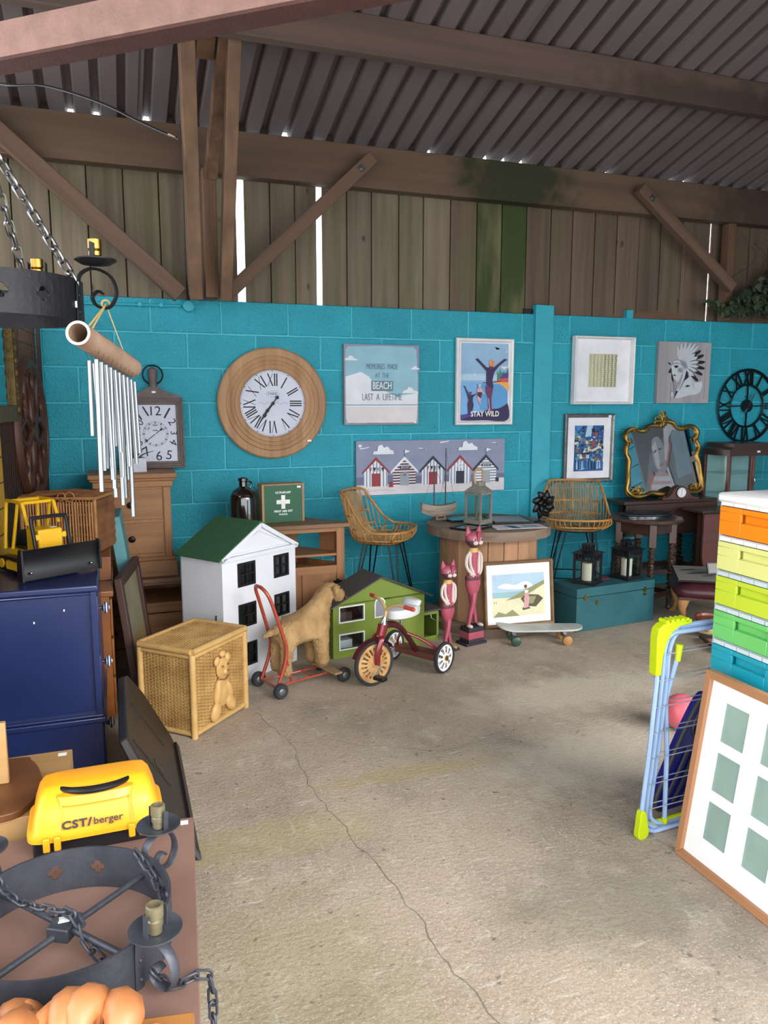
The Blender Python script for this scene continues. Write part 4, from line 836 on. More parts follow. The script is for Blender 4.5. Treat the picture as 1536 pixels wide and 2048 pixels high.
vs = [(.12, 0, .315), (.2, 0, .33), (.29, 0, .345), (.335, 0, .42), (.37, 0, .50), (.415, 0, .50), (.452, 0, .468), (.475, 0, .435),
      (.09, -.045, .26), (.075, -.05, .17), (.075, -.05, .085), (.09, .045, .26), (.075, .05, .17), (.075, .05, .085),
      (.30, -.045, .26), (.305, -.048, .16), (.31, -.048, .085), (.30, .045, .26), (.305, .048, .16), (.31, .048, .085), (.06, 0, .335), (.01, 0, .325), (-.035, 0, .31)]
es = [(0, 1), (1, 2), (2, 3), (3, 4), (4, 5), (5, 6), (6, 7), (0, 8), (8, 9), (9, 10), (0, 11), (11, 12), (12, 13), (2, 14), (14, 15), (15, 16), (2, 17), (17, 18), (18, 19), (0, 20), (20, 21), (21, 22)]
rd = [.07, .068, .078, .058, .056, .052, .042, .038, .045, .034, .034, .045, .034, .034, .05, .044, .044, .05, .044, .044, .03, .016, .012]
skin_body('dog_body', T, 'plush', vs, es, rd, 1, 3, .016)
for s_ in (-1, 1):
    MB().loft([(0, 0, 0, .006, .012), (-.02, 0, 0, .009, .02), (-.045, .006, 0, .007, .016), (-.062, .012, 0, .002, .006)], 10).xf(Matrix.Translation((.385, s_*.058, .535))).build('ear', 'plush', T)
MB().ball((.508, 0, .44), (.01, .012, .009), 10, 7).build('nose', 'toy_brown', T)
for s_ in (-1, 1): MB().ball((.446, s_*.038, .512), .006, 8, 6).build('eye', 'black_plastic', T)
# ================================================================ green dolls house
mat('house_green', '#76892f', .5, 0, '#6a7d28', 4); plain('roof_slate', '#4a4444', .8); plain('curtain_brown', '#5a4036', .8)
T = thing('green_dolls_house', 'green dolls house with dark gable roof behind the tricycle', 'dolls house', (.478, -.97, 0), R(10.5))
hw, hd, he, ha = .648, .21, .325, .468
wins = [(.045, .205, .225, .312), (.045, .205, .055, .142), (.29, .35, .225, .335)]
MB().holed(hw, he, 0, .01, wins).build('front_wall', 'house_green', T); MB().prism([(0, he), (hw, he), (hw/2, ha)], 0, .01).build('gable', 'house_green', T)
for x_ in (0, hw-.01): MB().bx(x_, x_+.01, .01, hd, 0, he).build('side_wall', 'house_green', T)
MB().bx(.01, hw-.01, hd-.008, hd, 0, he).build('back_wall', 'curtain_brown', T)
for z_ in (0, .175): MB().bx(.01, hw-.01, .01, hd-.01, z_, z_+.008).build('storey', 'curtain_brown', T)
for i, (xa, xb, za, zb) in enumerate(wins):
    if i == 2:
        wn = MB()
        P_ = [(xa-.008, za-.008), (xb+.008, za-.008)]+[((xa+xb)/2+.038*math.cos(a), zb-.03+.038*math.sin(a)) for a in [PI*k/10 for k in range(11)]]
        wn = MB().prism(P_, -.006, .0).build('arched_door', 'white_paint', T)
        MB().prism([(xa, za)]+[(xb, za)]+[((xa+xb)/2+.03*math.cos(a), zb-.03+.03*math.sin(a)) for a in [PI*k/10 for k in range(11)]], -.0075, -.006).build('door_leaf', 'inside_grey', wn)
    else:
        wn = MB().holed(xb-xa+.016, zb-za+.016, -.006, .012, [(xa, xb, za, zb)], xa-.008, za-.008).build('window', 'white_paint', T); MB().bx(xa, xb, .004, .006, za, zb).build('pane', 'clear_glass', wn)
MB().bx(.06, .18, .1, .14, .185, .25).build('toy_bed', 'curtain_brown', T); MB().bx(.07, .17, .08, .16, .01, .08).build('toy_table', 'h_white', T)
sl = math.atan2(ha-he, hw/2); Lr = math.hypot(hw/2, ha-he)+.05
for sx in (-1, 1):
    o = MB().bx(0, Lr, -.025, hd+.02, 0, .008).build('roof', 'roof_slate', T); o.location = (hw/2, 0, ha+.004+(.008 if sx < 0 else 0)); o.rotation_euler = (0, sl if sx > 0 else PI-sl, 0)
MB().bx(hw, hw+.125, .02, .03, .0, .03).build('garage_sill', 'house_green', T)
MB().holed(.125, .20, .02, .03, [(hw+.008, hw+.11, .02, .175)], hw, 0).build('garage_front', 'house_green', T); MB().bx(hw+.115, hw+.125, .03, .2, 0, .2).build('garage_side', 'house_green', T); MB().bx(hw, hw+.125, .19, .2, 0, .2).build('garage_back', 'roof_slate', T)
MB().bx(hw-.0, hw+.14, .0, .21, .2, .212).xf(Matrix.Identity(4)).build('garage_roof', 'roof_slate', T)
MB().tube([(hw+.06, .015, .175), (hw+.06, .01, .155), (hw+.1, .012, .13)], .003, 6).build('garage_hook', 'steel', T)
# ================================================================ tricycle
mat('trike_red', '#8a1a2a', .3, .2, '#6d1522', 10, coat=.6); mat('trike_dark', '#5a1822', .45, .2, '#3f1218', 14)
mat('rusty_cream', '#d2ac72', .7, 0, '#a8703a', 16, None, .2, 60, 8, .5); mat('step_rust', '#7a4638', .7, .1, '#5a2f26', 12, None, .2)
plain('grip_red', '#c04a38', .6); plain('cream_bar', '#d8b878', .4, .1); plain('seat_white', '#d5d5d7', .5)
T = thing('tricycle', 'old red childs tricycle with white seat and rusty front wheel', 'tricycle', (.92, -1.24, 0), R(211.5))
def spoke_wheel(parent, r, tw, n, rimm, loc, rot, w_in, w_out, hw_, name='wheel', teardrop=False):
    X = Matrix.Rotation(PI/2, 4, 'X')
    o = MB().lathe([(r*.86, -tw*.8), (r*.95, -tw), (r, -tw*.5), (r, tw*.5), (r*.95, tw), (r*.86, tw*.8)], 40, cap=False).xf(X).build(name, 'tyre', parent, loc=loc, rot=rot)
    b = MB(); k = n*4; rr = [r*.17, r*w_in, r*w_out, r*.88]; dish = [-.012*r/.12, -.008*r/.12, 0, 0]
    vs = []; fs = []
    for s_, y_ in ((0, .004), (1, -.004)):
        for i, q in enumerate(rr):
            for j in range(k): a = 2*PI*j/k; vs.append((q*math.cos(a), y_+dish[i]*(1 if s_ else -1), q*math.sin(a)))
    m_ = len(rr)*k
    for s_ in (0, 1):
        for i in range(3):
            for j in range(k):
                if i == 1 and j % 4 in (1, 2): continue
                j2 = (j+1) % k; f = (s_*m_+i*k+j, s_*m_+i*k+j2, s_*m_+(i+1)*k+j2, s_*m_+(i+1)*k+j); fs.append(f if s_ else f[::-1])
    b.add(vs, fs); b.build('disc', rimm, o)
    MB().lathe([(r*.17, -hw_), (r*.17, hw_)], 16).xf(X).build('hub', 'brass' if teardrop else rimm, o); return o
spoke_wheel(T, .126, .012, 18, 'rusty_cream', (.405, -.0, .1262), (0, 0, R(-15)), .42, .68, .022, 'front_wheel')
for y_ in (-.185, .185): spoke_wheel(T, .09, .013, 9, 'white_paint', (0, y_, .0905), (0, 0, 0), .32, .72, .02, 'rear_wheel', True)
st = bpy.data.objects.new('fork', None)
# fork and head (turned a little)
F_ = lambda P: [tuple((Matrix.Translation((.405, 0, 0)) @ Matrix.Rotation(R(-15), 4, 'Z')) @ Vector(p)) for p in P]
for s_ in (-1, 1): MB().tube(F_(bez([(0, s_*.03, .126), (-.005, s_*.032, .2), (-.03, s_*.03, .262), (-.05, 0, .285)], 5)), [(.009, .016)]*16, 8).build('fork_blade', 'trike_red', T)
MB().tube(F_([(-.045, 0, .275), (-.062, 0, .335)]), [.028, .028], 16).build('head_tube', 'trike_red', T); MB().tube(F_([(-.043, 0, .265), (-.046, 0, .278)]), .026, 16).build('lower_cup', 'chrome', T); MB().tube(F_([(-.062, 0, .335), (-.066, 0, .352), (-.072, 0, .375)]), [.024, .017, .012], 14).build('upper_cup', 'chrome', T)
P_ = [F_([(a, 0, b_)])[0] for a, b_ in ((-.068, .36), (-.075, .40), (-.085, .435))]
MB().tube(F_(bez([(-.068, 0, .36), (-.08, 0, .41), (-.09, -.05, .445), (-.10, -.11, .455), (-.112, -.165, .452)], 5)), .0085, 10).build('handlebar', 'cream_bar', T)
MB().tube(F_(bez([(-.08, 0, .41), (-.09, .05, .445), (-.10, .11, .455), (-.112, .165, .452)], 5)), .0085, 10).build('handlebar', 'cream_bar', T)
for s_ in (-1, 1): MB().tube(F_([(-.106, s_*.135, .454), (-.12, s_*.2, .45)]), .0115, 12).build('grip', 'grip_red', T, bevel=.002)
# front mudguard
b = MB()
vs = []; fs = []
for i in range(15):
    a = R(20+i*9.5)
    for y_ in (-.022, -.012, .012, .022): vs.append((.142*math.cos(a) if abs(y_) < .02 else .136*math.cos(a), y_, .126+(.142 if abs(y_) < .02 else .136)*math.sin(a)))
for i in range(14):
    for j in range(3): fs.append((i*4+j, i*4+j+1, i*4+j+5, i*4+j+4))
MB().add(F_(vs), fs).build('mudguard', 'trike_dark', T)
MB().tube(bez([(.345, .0, .315), (.27, 0, .315), (.19, 0, .285), (.12, 0, .22), (.06, 0, .15), (.02, 0, .10)], 6), [(.016, .021)]*31, 10).build('backbone', 'trike_dark', T)
for s_ in (-1, 1): MB().tube(bez([(.13, 0, .235), (.08, s_*.07, .2), (.03, s_*.13, .15), (0, s_*.155, .1)], 6), .009, 8).build('rear_stay', 'trike_red', T)
MB().bx(-.055, .03, -.15, .15, .088, .1).bx(-.06, -.052, -.15, .15, .07, .1).bx(.028, .036, -.15, .15, .065, .1).build('rear_step', 'step_rust', T, bevel=.003)
MB().cyl((0, -.2, .0905), (0, .2, .0905), .006, n=8).build('axle', 'steel', T)
MB().loft([(.335, .16, 0, .10, .055), (.345, .15, 0, .125, .075), (.375, .15, 0, .128, .08), (.392, .16, 0, .115, .07), (.397, .165, 0, .08, .045)], 24).build('seat', 'seat_white', T)
MB().loft([(.39, .07, 0, .03, .06), (.41, .06, 0, .032, .062), (.42, .06, 0, .02, .05)], 16).build('seat_back', 'seat_white', T)
MB().cyl((.17, 0, .27), (.16, 0, .337), .009, n=8).build('seat_post', 'chrome', T)
MB().tube(F_([(0, .02, .126), (0, .06, .126), (.03, .062, .075)]), .005, 8).build('crank', 'steel', T); MB().tube(F_([(0, -.02, .126), (0, -.06, .126), (-.03, -.062, .175)]), .005, 8).build('crank', 'steel', T)
MB().bx(-.02, .02, -.035, .035, -.01, .01).build('pedal', 'black_plastic', T, loc=F_([(.03, .1, .075)])[0], bevel=.003); MB().bx(-.02, .02, -.035, .035, -.01, .01).build('pedal', 'black_plastic', T, loc=F_([(-.03, -.1, .175)])[0], bevel=.003)
# ================================================================ carved cats
mat('cat_pink', '#a84a5e', .55, 0, '#923d50', 12, coat=.2); mat('cat_white', '#d6c6c2', .55, 0, '#c7b4ac', 12); plain('cat_gold', '#c9a25a', .5); mat('cat_plum', '#5a3440', .55, 0, '#4a2a35', 10); plain('cat_black', '#25222a', .6)
def cat(label, loc, rz, H, base):
    T = thing('carved_cat', label, 'cat figure', loc, rz, 'pink carved wooden cats'); z0 = 0
    if base:
        MB().bx(-.085, .085, -.05, .06, 0, .016).build('floor_board', 'cat_black', T, bevel=.002)
        for a, b_, m_ in ((.016, .04, 'cat_black'), (.04, .085, 'cat_pink'), (.085, .115, 'cat_black')): MB().bx(-.062, .062, -.045, .045, a, b_).build('plinth', m_, T, bevel=.002)
        z0 = .115
    else: MB().bx(-.07, .07, -.04, .05, 0, .014).build('floor_board', 'cat_black', T, bevel=.002); z0 = .014
    h = H-z0; k = h/.66
    Z = lambda f: z0+f*h
    for s_ in (-1, 1):
        P_ = bez([(s_*.012*k, 0, Z(.40)), (-s_*.004*k, -s_*.012*k, Z(.25)), (-s_*.028*k, -s_*.014*k, Z(.12)), (-s_*.04*k, -s_*.012*k, Z(.02))], 5)
        MB().tube(P_, [(.026*k*(1-.5*i/15), .024*k*(1-.5*i/15)) for i in range(16)], 10).build('leg', 'cat_pink', T)
        MB().ball((-s_*.043*k, -.03*k, Z(.015)), (.015*k, .028*k, .012*k), 10, 7).build('foot', 'cat_gold' if not base else 'cat_white', T)
    MB().loft([(Z(.30), 0, 0, .02*k, .02*k), (Z(.36), 0, 0, .045*k, .03*k), (Z(.42), 0, 0, .058*k, .035*k), (Z(.47), 0, 0, .056*k, .034*k)], 18).build('hips', 'cat_pink', T)
    MB().loft([(Z(.47), 0, 0, .058*k, .037*k), (Z(.485), 0, 0, .06*k, .038*k), (Z(.50), 0, 0, .056*k, .036*k)], 18).build('belt', 'cat_plum', T)
    MB().loft([(Z(.50), 0, 0, .05*k, .034*k), (Z(.56), 0, 0, .03*k, .03*k), (Z(.64), 0, 0, .026*k, .028*k), (Z(.72), 0, 0, .036*k, .03*k), (Z(.765), 0, 0, .03*k, .026*k)], 18).build('torso', 'cat_pink', T)
    MB().loft([(Z(.745), 0, 0, .042*k, .032*k), (Z(.765), 0, 0, .036*k, .03*k), (Z(.785), 0, 0, .024*k, .024*k)], 18).build('collar', 'cat_gold', T)
    MB().prism([(-.05*k, Z(.53)), (-.018*k, Z(.50)), (-.008*k, Z(.515)), (-.04*k, Z(.56))], -.036*k, -.022*k).build('pocket', 'cat_white', T)
    for s_ in (-1, 1):
        P_ = bez([(s_*.03*k, -.005*k, Z(.745)), (s_*.056*k, -.005*k, Z(.70)), (s_*.06*k, -.006*k, Z(.62)), (s_*.045*k, -.02*k, Z(.56)), (s_*.014*k, -.036*k, Z(.525))], 5)
        MB().tube(P_, [(.011*k, .014*k)]*21, 8).build('arm', 'cat_white', T); MB().ball((s_*.009*k, -.04*k, Z(.515)), (.011*k, .01*k, .016*k), 8, 6).build('paw', 'cat_pink', T)
        P2 = bez([(s_*.03*k, -.012*k, Z(.735)), (s_*.036*k, -.012*k, Z(.68)), (s_*.031*k, -.018*k, Z(.6)), (s_*.02*k, -.03*k, Z(.545))], 4)
        MB().tube(P2, [(.006*k, .01*k)]*13, 6).build('waistcoat_edge', 'cat_white', T)
    MB().tube([(0, 0, Z(.77)), (0, 0, Z(.82))], .018*k, 12).build('neck', 'cat_plum', T)
    K = k*1.16
    hd_ = MB().loft([(Z(.80), 0, -.006*K, .022*K, .02*K), (Z(.825), 0, -.006*K, .042*K, .034*K), (Z(.86), 0, -.004*K, .054*K, .04*K), (Z(.90), 0, -.002*K, .056*K, .038*K), (Z(.93), 0, 0, .05*K, .03*K), (Z(.945), 0, 0, .03*K, .02*K)], 20).build('head', 'cat_pink', T)
    MB().loft([(Z(.797), 0, -.006*K, .024*K, .022*K), (Z(.825), 0, -.0065*K, .0435*K, .0352*K), (Z(.85), 0, -.005*K, .052*K, .0402*K), (Z(.862), 0, -.004*K, .0545*K, .0408*K)], 20).build('jaw', 'cat_plum', hd_)
    for s_ in (-1, 1):
        MB().loft([(Z(.91), s_*.032*K, 0, .024*K, .016*K), (Z(.95), s_*.037*K, 0, .017*K, .010*K), (Z(1.0), s_*.044*K, 0, .003*K, .003*K)], 10).build('ear', 'cat_pink', hd_)
        MB().ball((s_*.017*K, -.04*K, Z(.842)), (.017*K, .012*K, .013*K), 10, 7).build('muzzle', 'cat_white', hd_)
        e_ = MB().ball((s_*.024*K, -.036*K, Z(.877)), (.011*K, .008*K, .0075*K), 10, 7).build('eye', 'cat_white', hd_)
        MB().ball((s_*.024*K, -.0425*K, Z(.877)), (.0045*K, .004*K, .006*K), 8, 6).build('pupil', 'cat_black', hd_)
    MB().prism([(-.006*K, Z(.945)), (.006*K, Z(.945)), (.009*K, Z(.862)), (0, Z(.852)), (-.009*K, Z(.862))], -.046*K, -.03*K).build('nose', 'cat_pink', hd_)
cat('taller pink carved wooden cat on a striped plinth', (1.405, -.955, 0), R(14), .765, True)
cat('smaller pink carved wooden cat behind the tricycle wheel', (1.195, -1.04, 0), R(14), .575, False)
# ================================================================ cable drum table
wood('drum_wood', '#b58a68', '#8a6446', 'z', .7, 14, .25, .5); wood('drum_top', '#8d7765', '#655448', 'x', .75, 16, .3, .5); plain('drum_rim', '#7a6250', .8, bump=.4, scale=18)
T = thing('cable_drum_table', 'wooden cable drum used as a round table', 'table', (1.745, -.49, 0))
for z0, z1, nm in ((0, .055, 'lower_disc'), (.635, .70, 'upper_disc')):
    for i, y_ in enumerate([-.43+.123*j for j in range(7)]):
        a, b_ = y_+.0015, y_+.1215; P_ = []
        for t_ in range(9):
            q = a+(b_-a)*t_/8; P_.append((math.sqrt(max(0, .4305**2-q*q)), q))
        P_ += [(-x_, q) for x_, q in reversed(P_)]
        P2 = [p for i_, p in enumerate(P_) if i_ == 0 or (abs(p[0]-P_[i_-1][0])+abs(p[1]-P_[i_-1][1])) > 1e-5]
        MB().prism(P2, z0, z1-.002, 'xy').build(nm+'_plank', 'drum_top', T)
n_s = 20
for k in range(n_s):
    a = 2*PI*k/n_s; b = MB().bx(-.0505, .0505, -.012, .012, .055, .635)
    b.xf(Matrix.Translation((.325*math.cos(a), .325*math.sin(a), 0)) @ Matrix.Rotation(a+PI/2, 4, 'Z')); b.build('stave', 'drum_wood', T, bevel=.002)
# loose framed photographs lying on the drum
plain('photo_dark', '#2f3d48', .15, .0, coat=1.); plain('photo_blue', '#5f7f94', .2); plain('photo_grey', '#a8a4a6', .5); plain('navy', '#243a6a', .5)
def flat_frame(label, loc, rz, w, h, fm, art_m, extra=()):
    t = thing('photo_frame', label, 'picture frame', loc, rz); fw_ = .012
    for x0, x1, y0, y1 in ((-w/2, w/2, -h/2, -h/2+fw_), (-w/2, w/2, h/2-fw_, h/2), (-w/2, -w/2+fw_, -h/2+fw_, h/2-fw_), (w/2-fw_, w/2, -h/2+fw_, h/2-fw_)): MB().bx(x0, x1, y0, y1, 0, .012).build('rail', fm, t)
    MB().bx(-w/2+fw_, w/2-fw_, -h/2+fw_, h/2-fw_, .002, .008).build('photo', art_m, t)
    for x0, x1, y0, y1, m_ in extra: MB().bx(x0, x1, y0, y1, .008, .0085).build('image', m_, t)
flat_frame('black framed glossy photo lying on the drum nearest its edge by the small cat', (1.52, -.68, .701), R(30), .24, .18, 'black_plastic', 'photo_dark')
flat_frame('black framed photo lying on the drum behind the lantern', (1.63, -.33, .701), R(-5), .26, .2, 'black_plastic', 'photo_dark')
flat_frame('large photo frame lying across the middle of the drum', (1.92, -.45, .701), R(-12), .28, .32, 'black_plastic', 'photo_grey')
T = thing('paper_sheet', 'pale printed sheet with a blue mark lying at the front of the drum', 'paper', (1.84, -.745, .701), R(-8)); MB().bx(-.18, .18, -.08, .08, 0, .003).build('sheet', 'h_sand', T); MB().prism([(-.06, -.06), (0, -.07), (-.02, .03), (-.09, .05)], .003, .0036, 'xy').build('print', 'navy', T); MB().prism([(.02, -.05), (.15, -.04), (.14, .04), (.03, .05)], .003, .0036, 'xy').build('print', 'h_grey', T)
# lantern with rope handle
mat('galvanised', '#aaa69c', .45, .5, '#878075', 14, None, .2); plain('rope', '#c09a72', .8, bump=.5, scale=60)
T = thing('rope_lantern', 'weathered metal lantern with looped rope handle on the drum', 'lantern', (1.625, -.57, .7135), R(28))
s_ = .06
MB().bx(-s_-.012, s_+.012, -s_-.012, s_+.012, 0, .016).build('base', 'galvanised', T, bevel=.002)
for x_, y_ in ((-1, -1), (1, -1), (1, 1), (-1, 1)): MB().bx(x_*s_-.007, x_*s_+.007, y_*s_-.007, y_*s_+.007, .016, .215).build('post', 'galvanised', T)
for i in range(4):
    b = MB().bx(-s_+.006, s_-.006, -s_-.001, -s_+.001, .02, .21).xf(Matrix.Rotation(PI/2*i, 4, 'Z')); b.build('pane', 'clear_glass', T)
for z_ in (.02, .205):
    for i in range(4): MB().bx(-s_, s_, -s_-.005, -s_+.005, z_-.006, z_+.008).xf(Matrix.Rotation(PI/2*i, 4, 'Z')).build('rail', 'galvanised', T)
MB().add([(-s_-.015, -s_-.015, .215), (s_+.015, -s_-.015, .215), (s_+.015, s_+.015, .215), (-s_-.015, s_+.015, .215), (-.035, -.035, .255), (.035, -.035, .255), (.035, .035, .255), (-.035, .035, .255)], [(0, 1, 5, 4), (1, 2, 6, 5), (2, 3, 7, 6), (3, 0, 4, 7), (4, 5, 6, 7), (3, 2, 1, 0)]).build('roof', 'galvanised', T)
MB().bx(-.034, .034, -.034, .034, .255, .285).build('chimney', 'galvanised', T, bevel=.003)
MB().tube(bez([(-.04, 0, .275), (-.052, 0, .32), (-.04, 0, .358), (0, 0, .375), (.04, 0, .358), (.052, 0, .32), (.04, 0, .275)], 5), .008, 8).build('rope_handle', 'rope', T)
# model sailing boat
wood('boat_wood', '#a89a8c', '#74685e', 'x', .8, 24, .3); plain('mast_dark', '#4d4648', .6)
T = thing('model_boat', 'small weathered wooden sailing boat with two bare masts', 'model boat', (1.43, -.34, .7145), R(-3))
MB().bx(-.03, .05, -.03, .03, 0, .012).build('stand', 'drum_rim', T); 
hull = []
for i in range(11):
    t_ = i/10; x_ = -.13+.26*t_; wdt = .036*math.sin(PI*min(1, .12+t_*.83))**.6; kz = .022+.035*abs(2*t_-1)**2.2; dz = .10+.022*(2*t_-1)**2
    hull.append((x_, wdt, kz, dz))
for ply in range(4):
    vs = []; fs = []
    for x_, w_, kz, dz in hull:
        za, zb = kz+(dz-kz)*ply/4, kz+(dz-kz)*(ply+1)/4; wa, wb = w_*(.35+.65*(ply/4)**.6), w_*(.35+.65*((ply+1)/4)**.6)
        vs += [(x_, -wa-.001*ply, za), (x_, -wb-.0025, zb), (x_, wb+.0025, zb), (x_, wa+.001*ply, za)]
    for i in range(10):
        for j in range(4): fs.append((i*4+j, i*4+(j+1) % 4, i*4+4+(j+1) % 4, i*4+4+j))
    fs += [(0, 1, 2, 3), (43, 42, 41, 40)]
    MB().add(vs, fs).build('hull_plank', 'boat_wood', T, smooth=False)
for k_ in (-.02, .04): MB().bx(k_-.008, k_+.008, -.02, .02, .012, .034).build('cradle', 'drum_rim', T)
for x_, h_ in ((-.035, .30), (.05, .42)): MB().cyl((x_, 0, .08), (x_, 0, .08+h_), .0055, .004, 8).build('mast', 'mast_dark', T)
for A_, B_ in (((-.12, 0, .1), (-.035, 0, .37)), ((.12, 0, .11), (.05, 0, .49)), ((-.035, 0, .37), (.05, 0, .2)), ((.0, .03, .09), (.05, 0, .3))): MB().cyl(A_, B_, .0011, n=5).build('rigging', 'mast_dark', T)
# black metal flower
T = thing('metal_flower', 'black metal flower sculpture at the edge of the drum', 'sculpture', (2.085, -.60, .701), R(8))
MB().cyl((0, 0, 0), (0, 0, .09), .01, n=10).build('stem', 'black_metal', T); MB().lathe([(.045, 0), (.045, .006), (.012, .012)], 20).build('foot', 'black_metal', T)
for ring_, n_p, rr in ((0, 8, .09), (1, 6, .055)):
    for k in range(n_p):
        a = 2*PI*k/n_p+ring_*.4; vs = []; fs = []
        for i in range(7):
            t_ = i/6; w_ = .034*math.sin(PI*(.12+.82*t_))*(1 if ring_ == 0 else .75)
            for j in range(5):
                v_ = (j-2)/2; r_ = .012+rr*t_; lift = -.015*math.sin(PI*t_)-.02*t_*(1 if ring_ else .4)-.010*(1-v_*v_); ang = a+.5*t_
                vs.append((r_*math.cos(ang)-v_*w_*math.sin(ang), lift-ring_*.012, r_*math.sin(ang)+v_*w_*math.cos(ang)))
        for i in range(6):
            for j in range(4): fs.append((i*5+j, i*5+j+1, i*5+j+6, i*5+j+5))
        o = MB().add(vs, fs).build('petal', 'black_metal', T, loc=(0, -.03, .13)); m_ = o.modifiers.new('thick', 'SOLIDIFY'); m_.thickness = .0025
MB().ball((0, -.05, .13), .014, 10, 7).build('centre', 'black_metal', T)
# ================================================================ rattan bar stools
mat('cane', '#c08c4c', .5, 0, '#96642f', 18, None, .1)
mat('cane_light', '#b89a6a', .55, 0, '#8f6f45', 18)
def stool(label, loc, rz):
    T = thing('rattan_stool', label, 'bar stool', loc, rz, 'rattan bar stools with wire legs')
    # local: front of seat toward -y, backrest toward +y
    zs = .625
    def rim(t_):  # closed seat outline seen from above
        a = 2*PI*t_; return Vector((.255*math.copysign(abs(math.cos(a))**.75, math.cos(a)), .215*math.copysign(abs(math.sin(a))**.75, math.sin(a)), 0))
    n_ = 40
    top_ = []
    for i in range(n_):
        p = rim(i/n_); z = zs+.055
        if p.y > .02: z = zs+.055+.25*min(1, (p.y-.02)/.13)**1.3; p.y += .07*min(1, (p.y-.02)/.15); p.x *= 1-.10*min(1, (p.y-.02)/.2)
        top_.append(Vector((p.x, p.y, z)))
    MB().tube(top_, .009, 8, closed=True).build('seat_rim', 'cane', T)
    low = [Vector((rim(i/n_).x*.62, rim(i/n_).y*.62, zs-.03)) for i in range(n_)]
    mid_ = [Vector((rim(i/n_).x*.9, rim(i/n_).y*.9, zs)) for i in range(n_)]
    MB().tube(low, .006, 6, closed=True).build('under_hoop', 'cane', T); MB().tube(mid_, .007, 6, closed=True).build('under_hoop', 'cane', T)
    ribs = MB()
    for i in range(n_):
        p0, p1, p2 = low[i], mid_[i], top_[i]; q = p1.lerp(p2, .5)+Vector((rim(i/n_).x*.04, rim(i/n_).y*.04, 0))
        ribs.tube(bez([p0, p1, q, p2], 3), .0038, 5)
    tag(ribs.build('side_canes', 'cane', T), kind='stuff')
    seat = MB()
    for i in range(15):
        x_ = -.19+.38*i/14; y_ = .185*math.sqrt(max(.05, 1-(x_/.225)**2)); seat.tube([(x_, -y_, zs+.005), (x_*.95, 0, zs-.018), (x_, y_, zs+.01)], .0036, 5)
    tag(seat.build('seat_canes', 'cane_light', T), kind='stuff')
    back = MB()
    for i in range(30):
        u_ = -1+2*i/29; x_ = u_*.17; xt = u_*.185
        back.tube(bez([(x_, .10, zs+.0), (x_*1.02, .17+.03*(1-u_*u_), zs+.06), (xt, .225+.04*(1-u_*u_)-.02*abs(u_), zs+.18), (xt, .25+.02*(1-u_*u_)-.03*abs(u_), zs+.295-.05*u_**4)], 4), .0036, 5)
    tag(back.build('back_canes', 'cane_light', T), kind='stuff')
    for z_, y_ in ((zs+.15, .215), (zs+.06, .175)): MB().tube(bez([(-.20, y_-.05, z_), (-.1, y_+.02, z_), (0, y_+.035, z_), (.1, y_+.02, z_), (.20, y_-.05, z_)], 5), .007, 6).build('back_band', 'cane', T)
    for s_ in (-1, 1):
        for k in range(3):
            y_ = -.15+.10*k; MB().tube(bez([(s_*.232*(1-.06*k*0), y_, zs+.055), (s_*.235, y_+.02, zs+.02), (s_*.17, y_+.03, zs-.02)], 4), .006, 6).build('arm_loop', 'cane', T)
    MB().ring((0, 0, zs-.04), .13, .006, 28, 6, 'z').build('leg_ring', 'black_metal', T)
    for sx in (-1, 1):
        for sy in (-1, 1):
            ft = Vector((sx*.215, sy*.19, .006))
            MB().tube([(sx*.13, sy*.075, zs-.04), ft+Vector((-sx*.004, 0, 0)), ft+Vector((sx*.006, 0, 0)), (sx*.085, sy*.115, zs-.04)], .0055, 6).build('hairpin_leg', 'black_metal', T)
    f_ = .24; w_ = .18
    MB().tube([(-w_, -w_*.88, f_), (w_, -w_*.88, f_), (w_, w_*.88, f_), (-w_, w_*.88, f_)], .005, 6, closed=True).build('foot_rail', 'black_metal', T)
stool('rattan bar stool between the oak corner cabinet and the drum table', (1.01, -.36, 0), R(54))
stool('rattan bar stool between the drum table and the dark side table', (2.545, -.36, 0), R(-26))
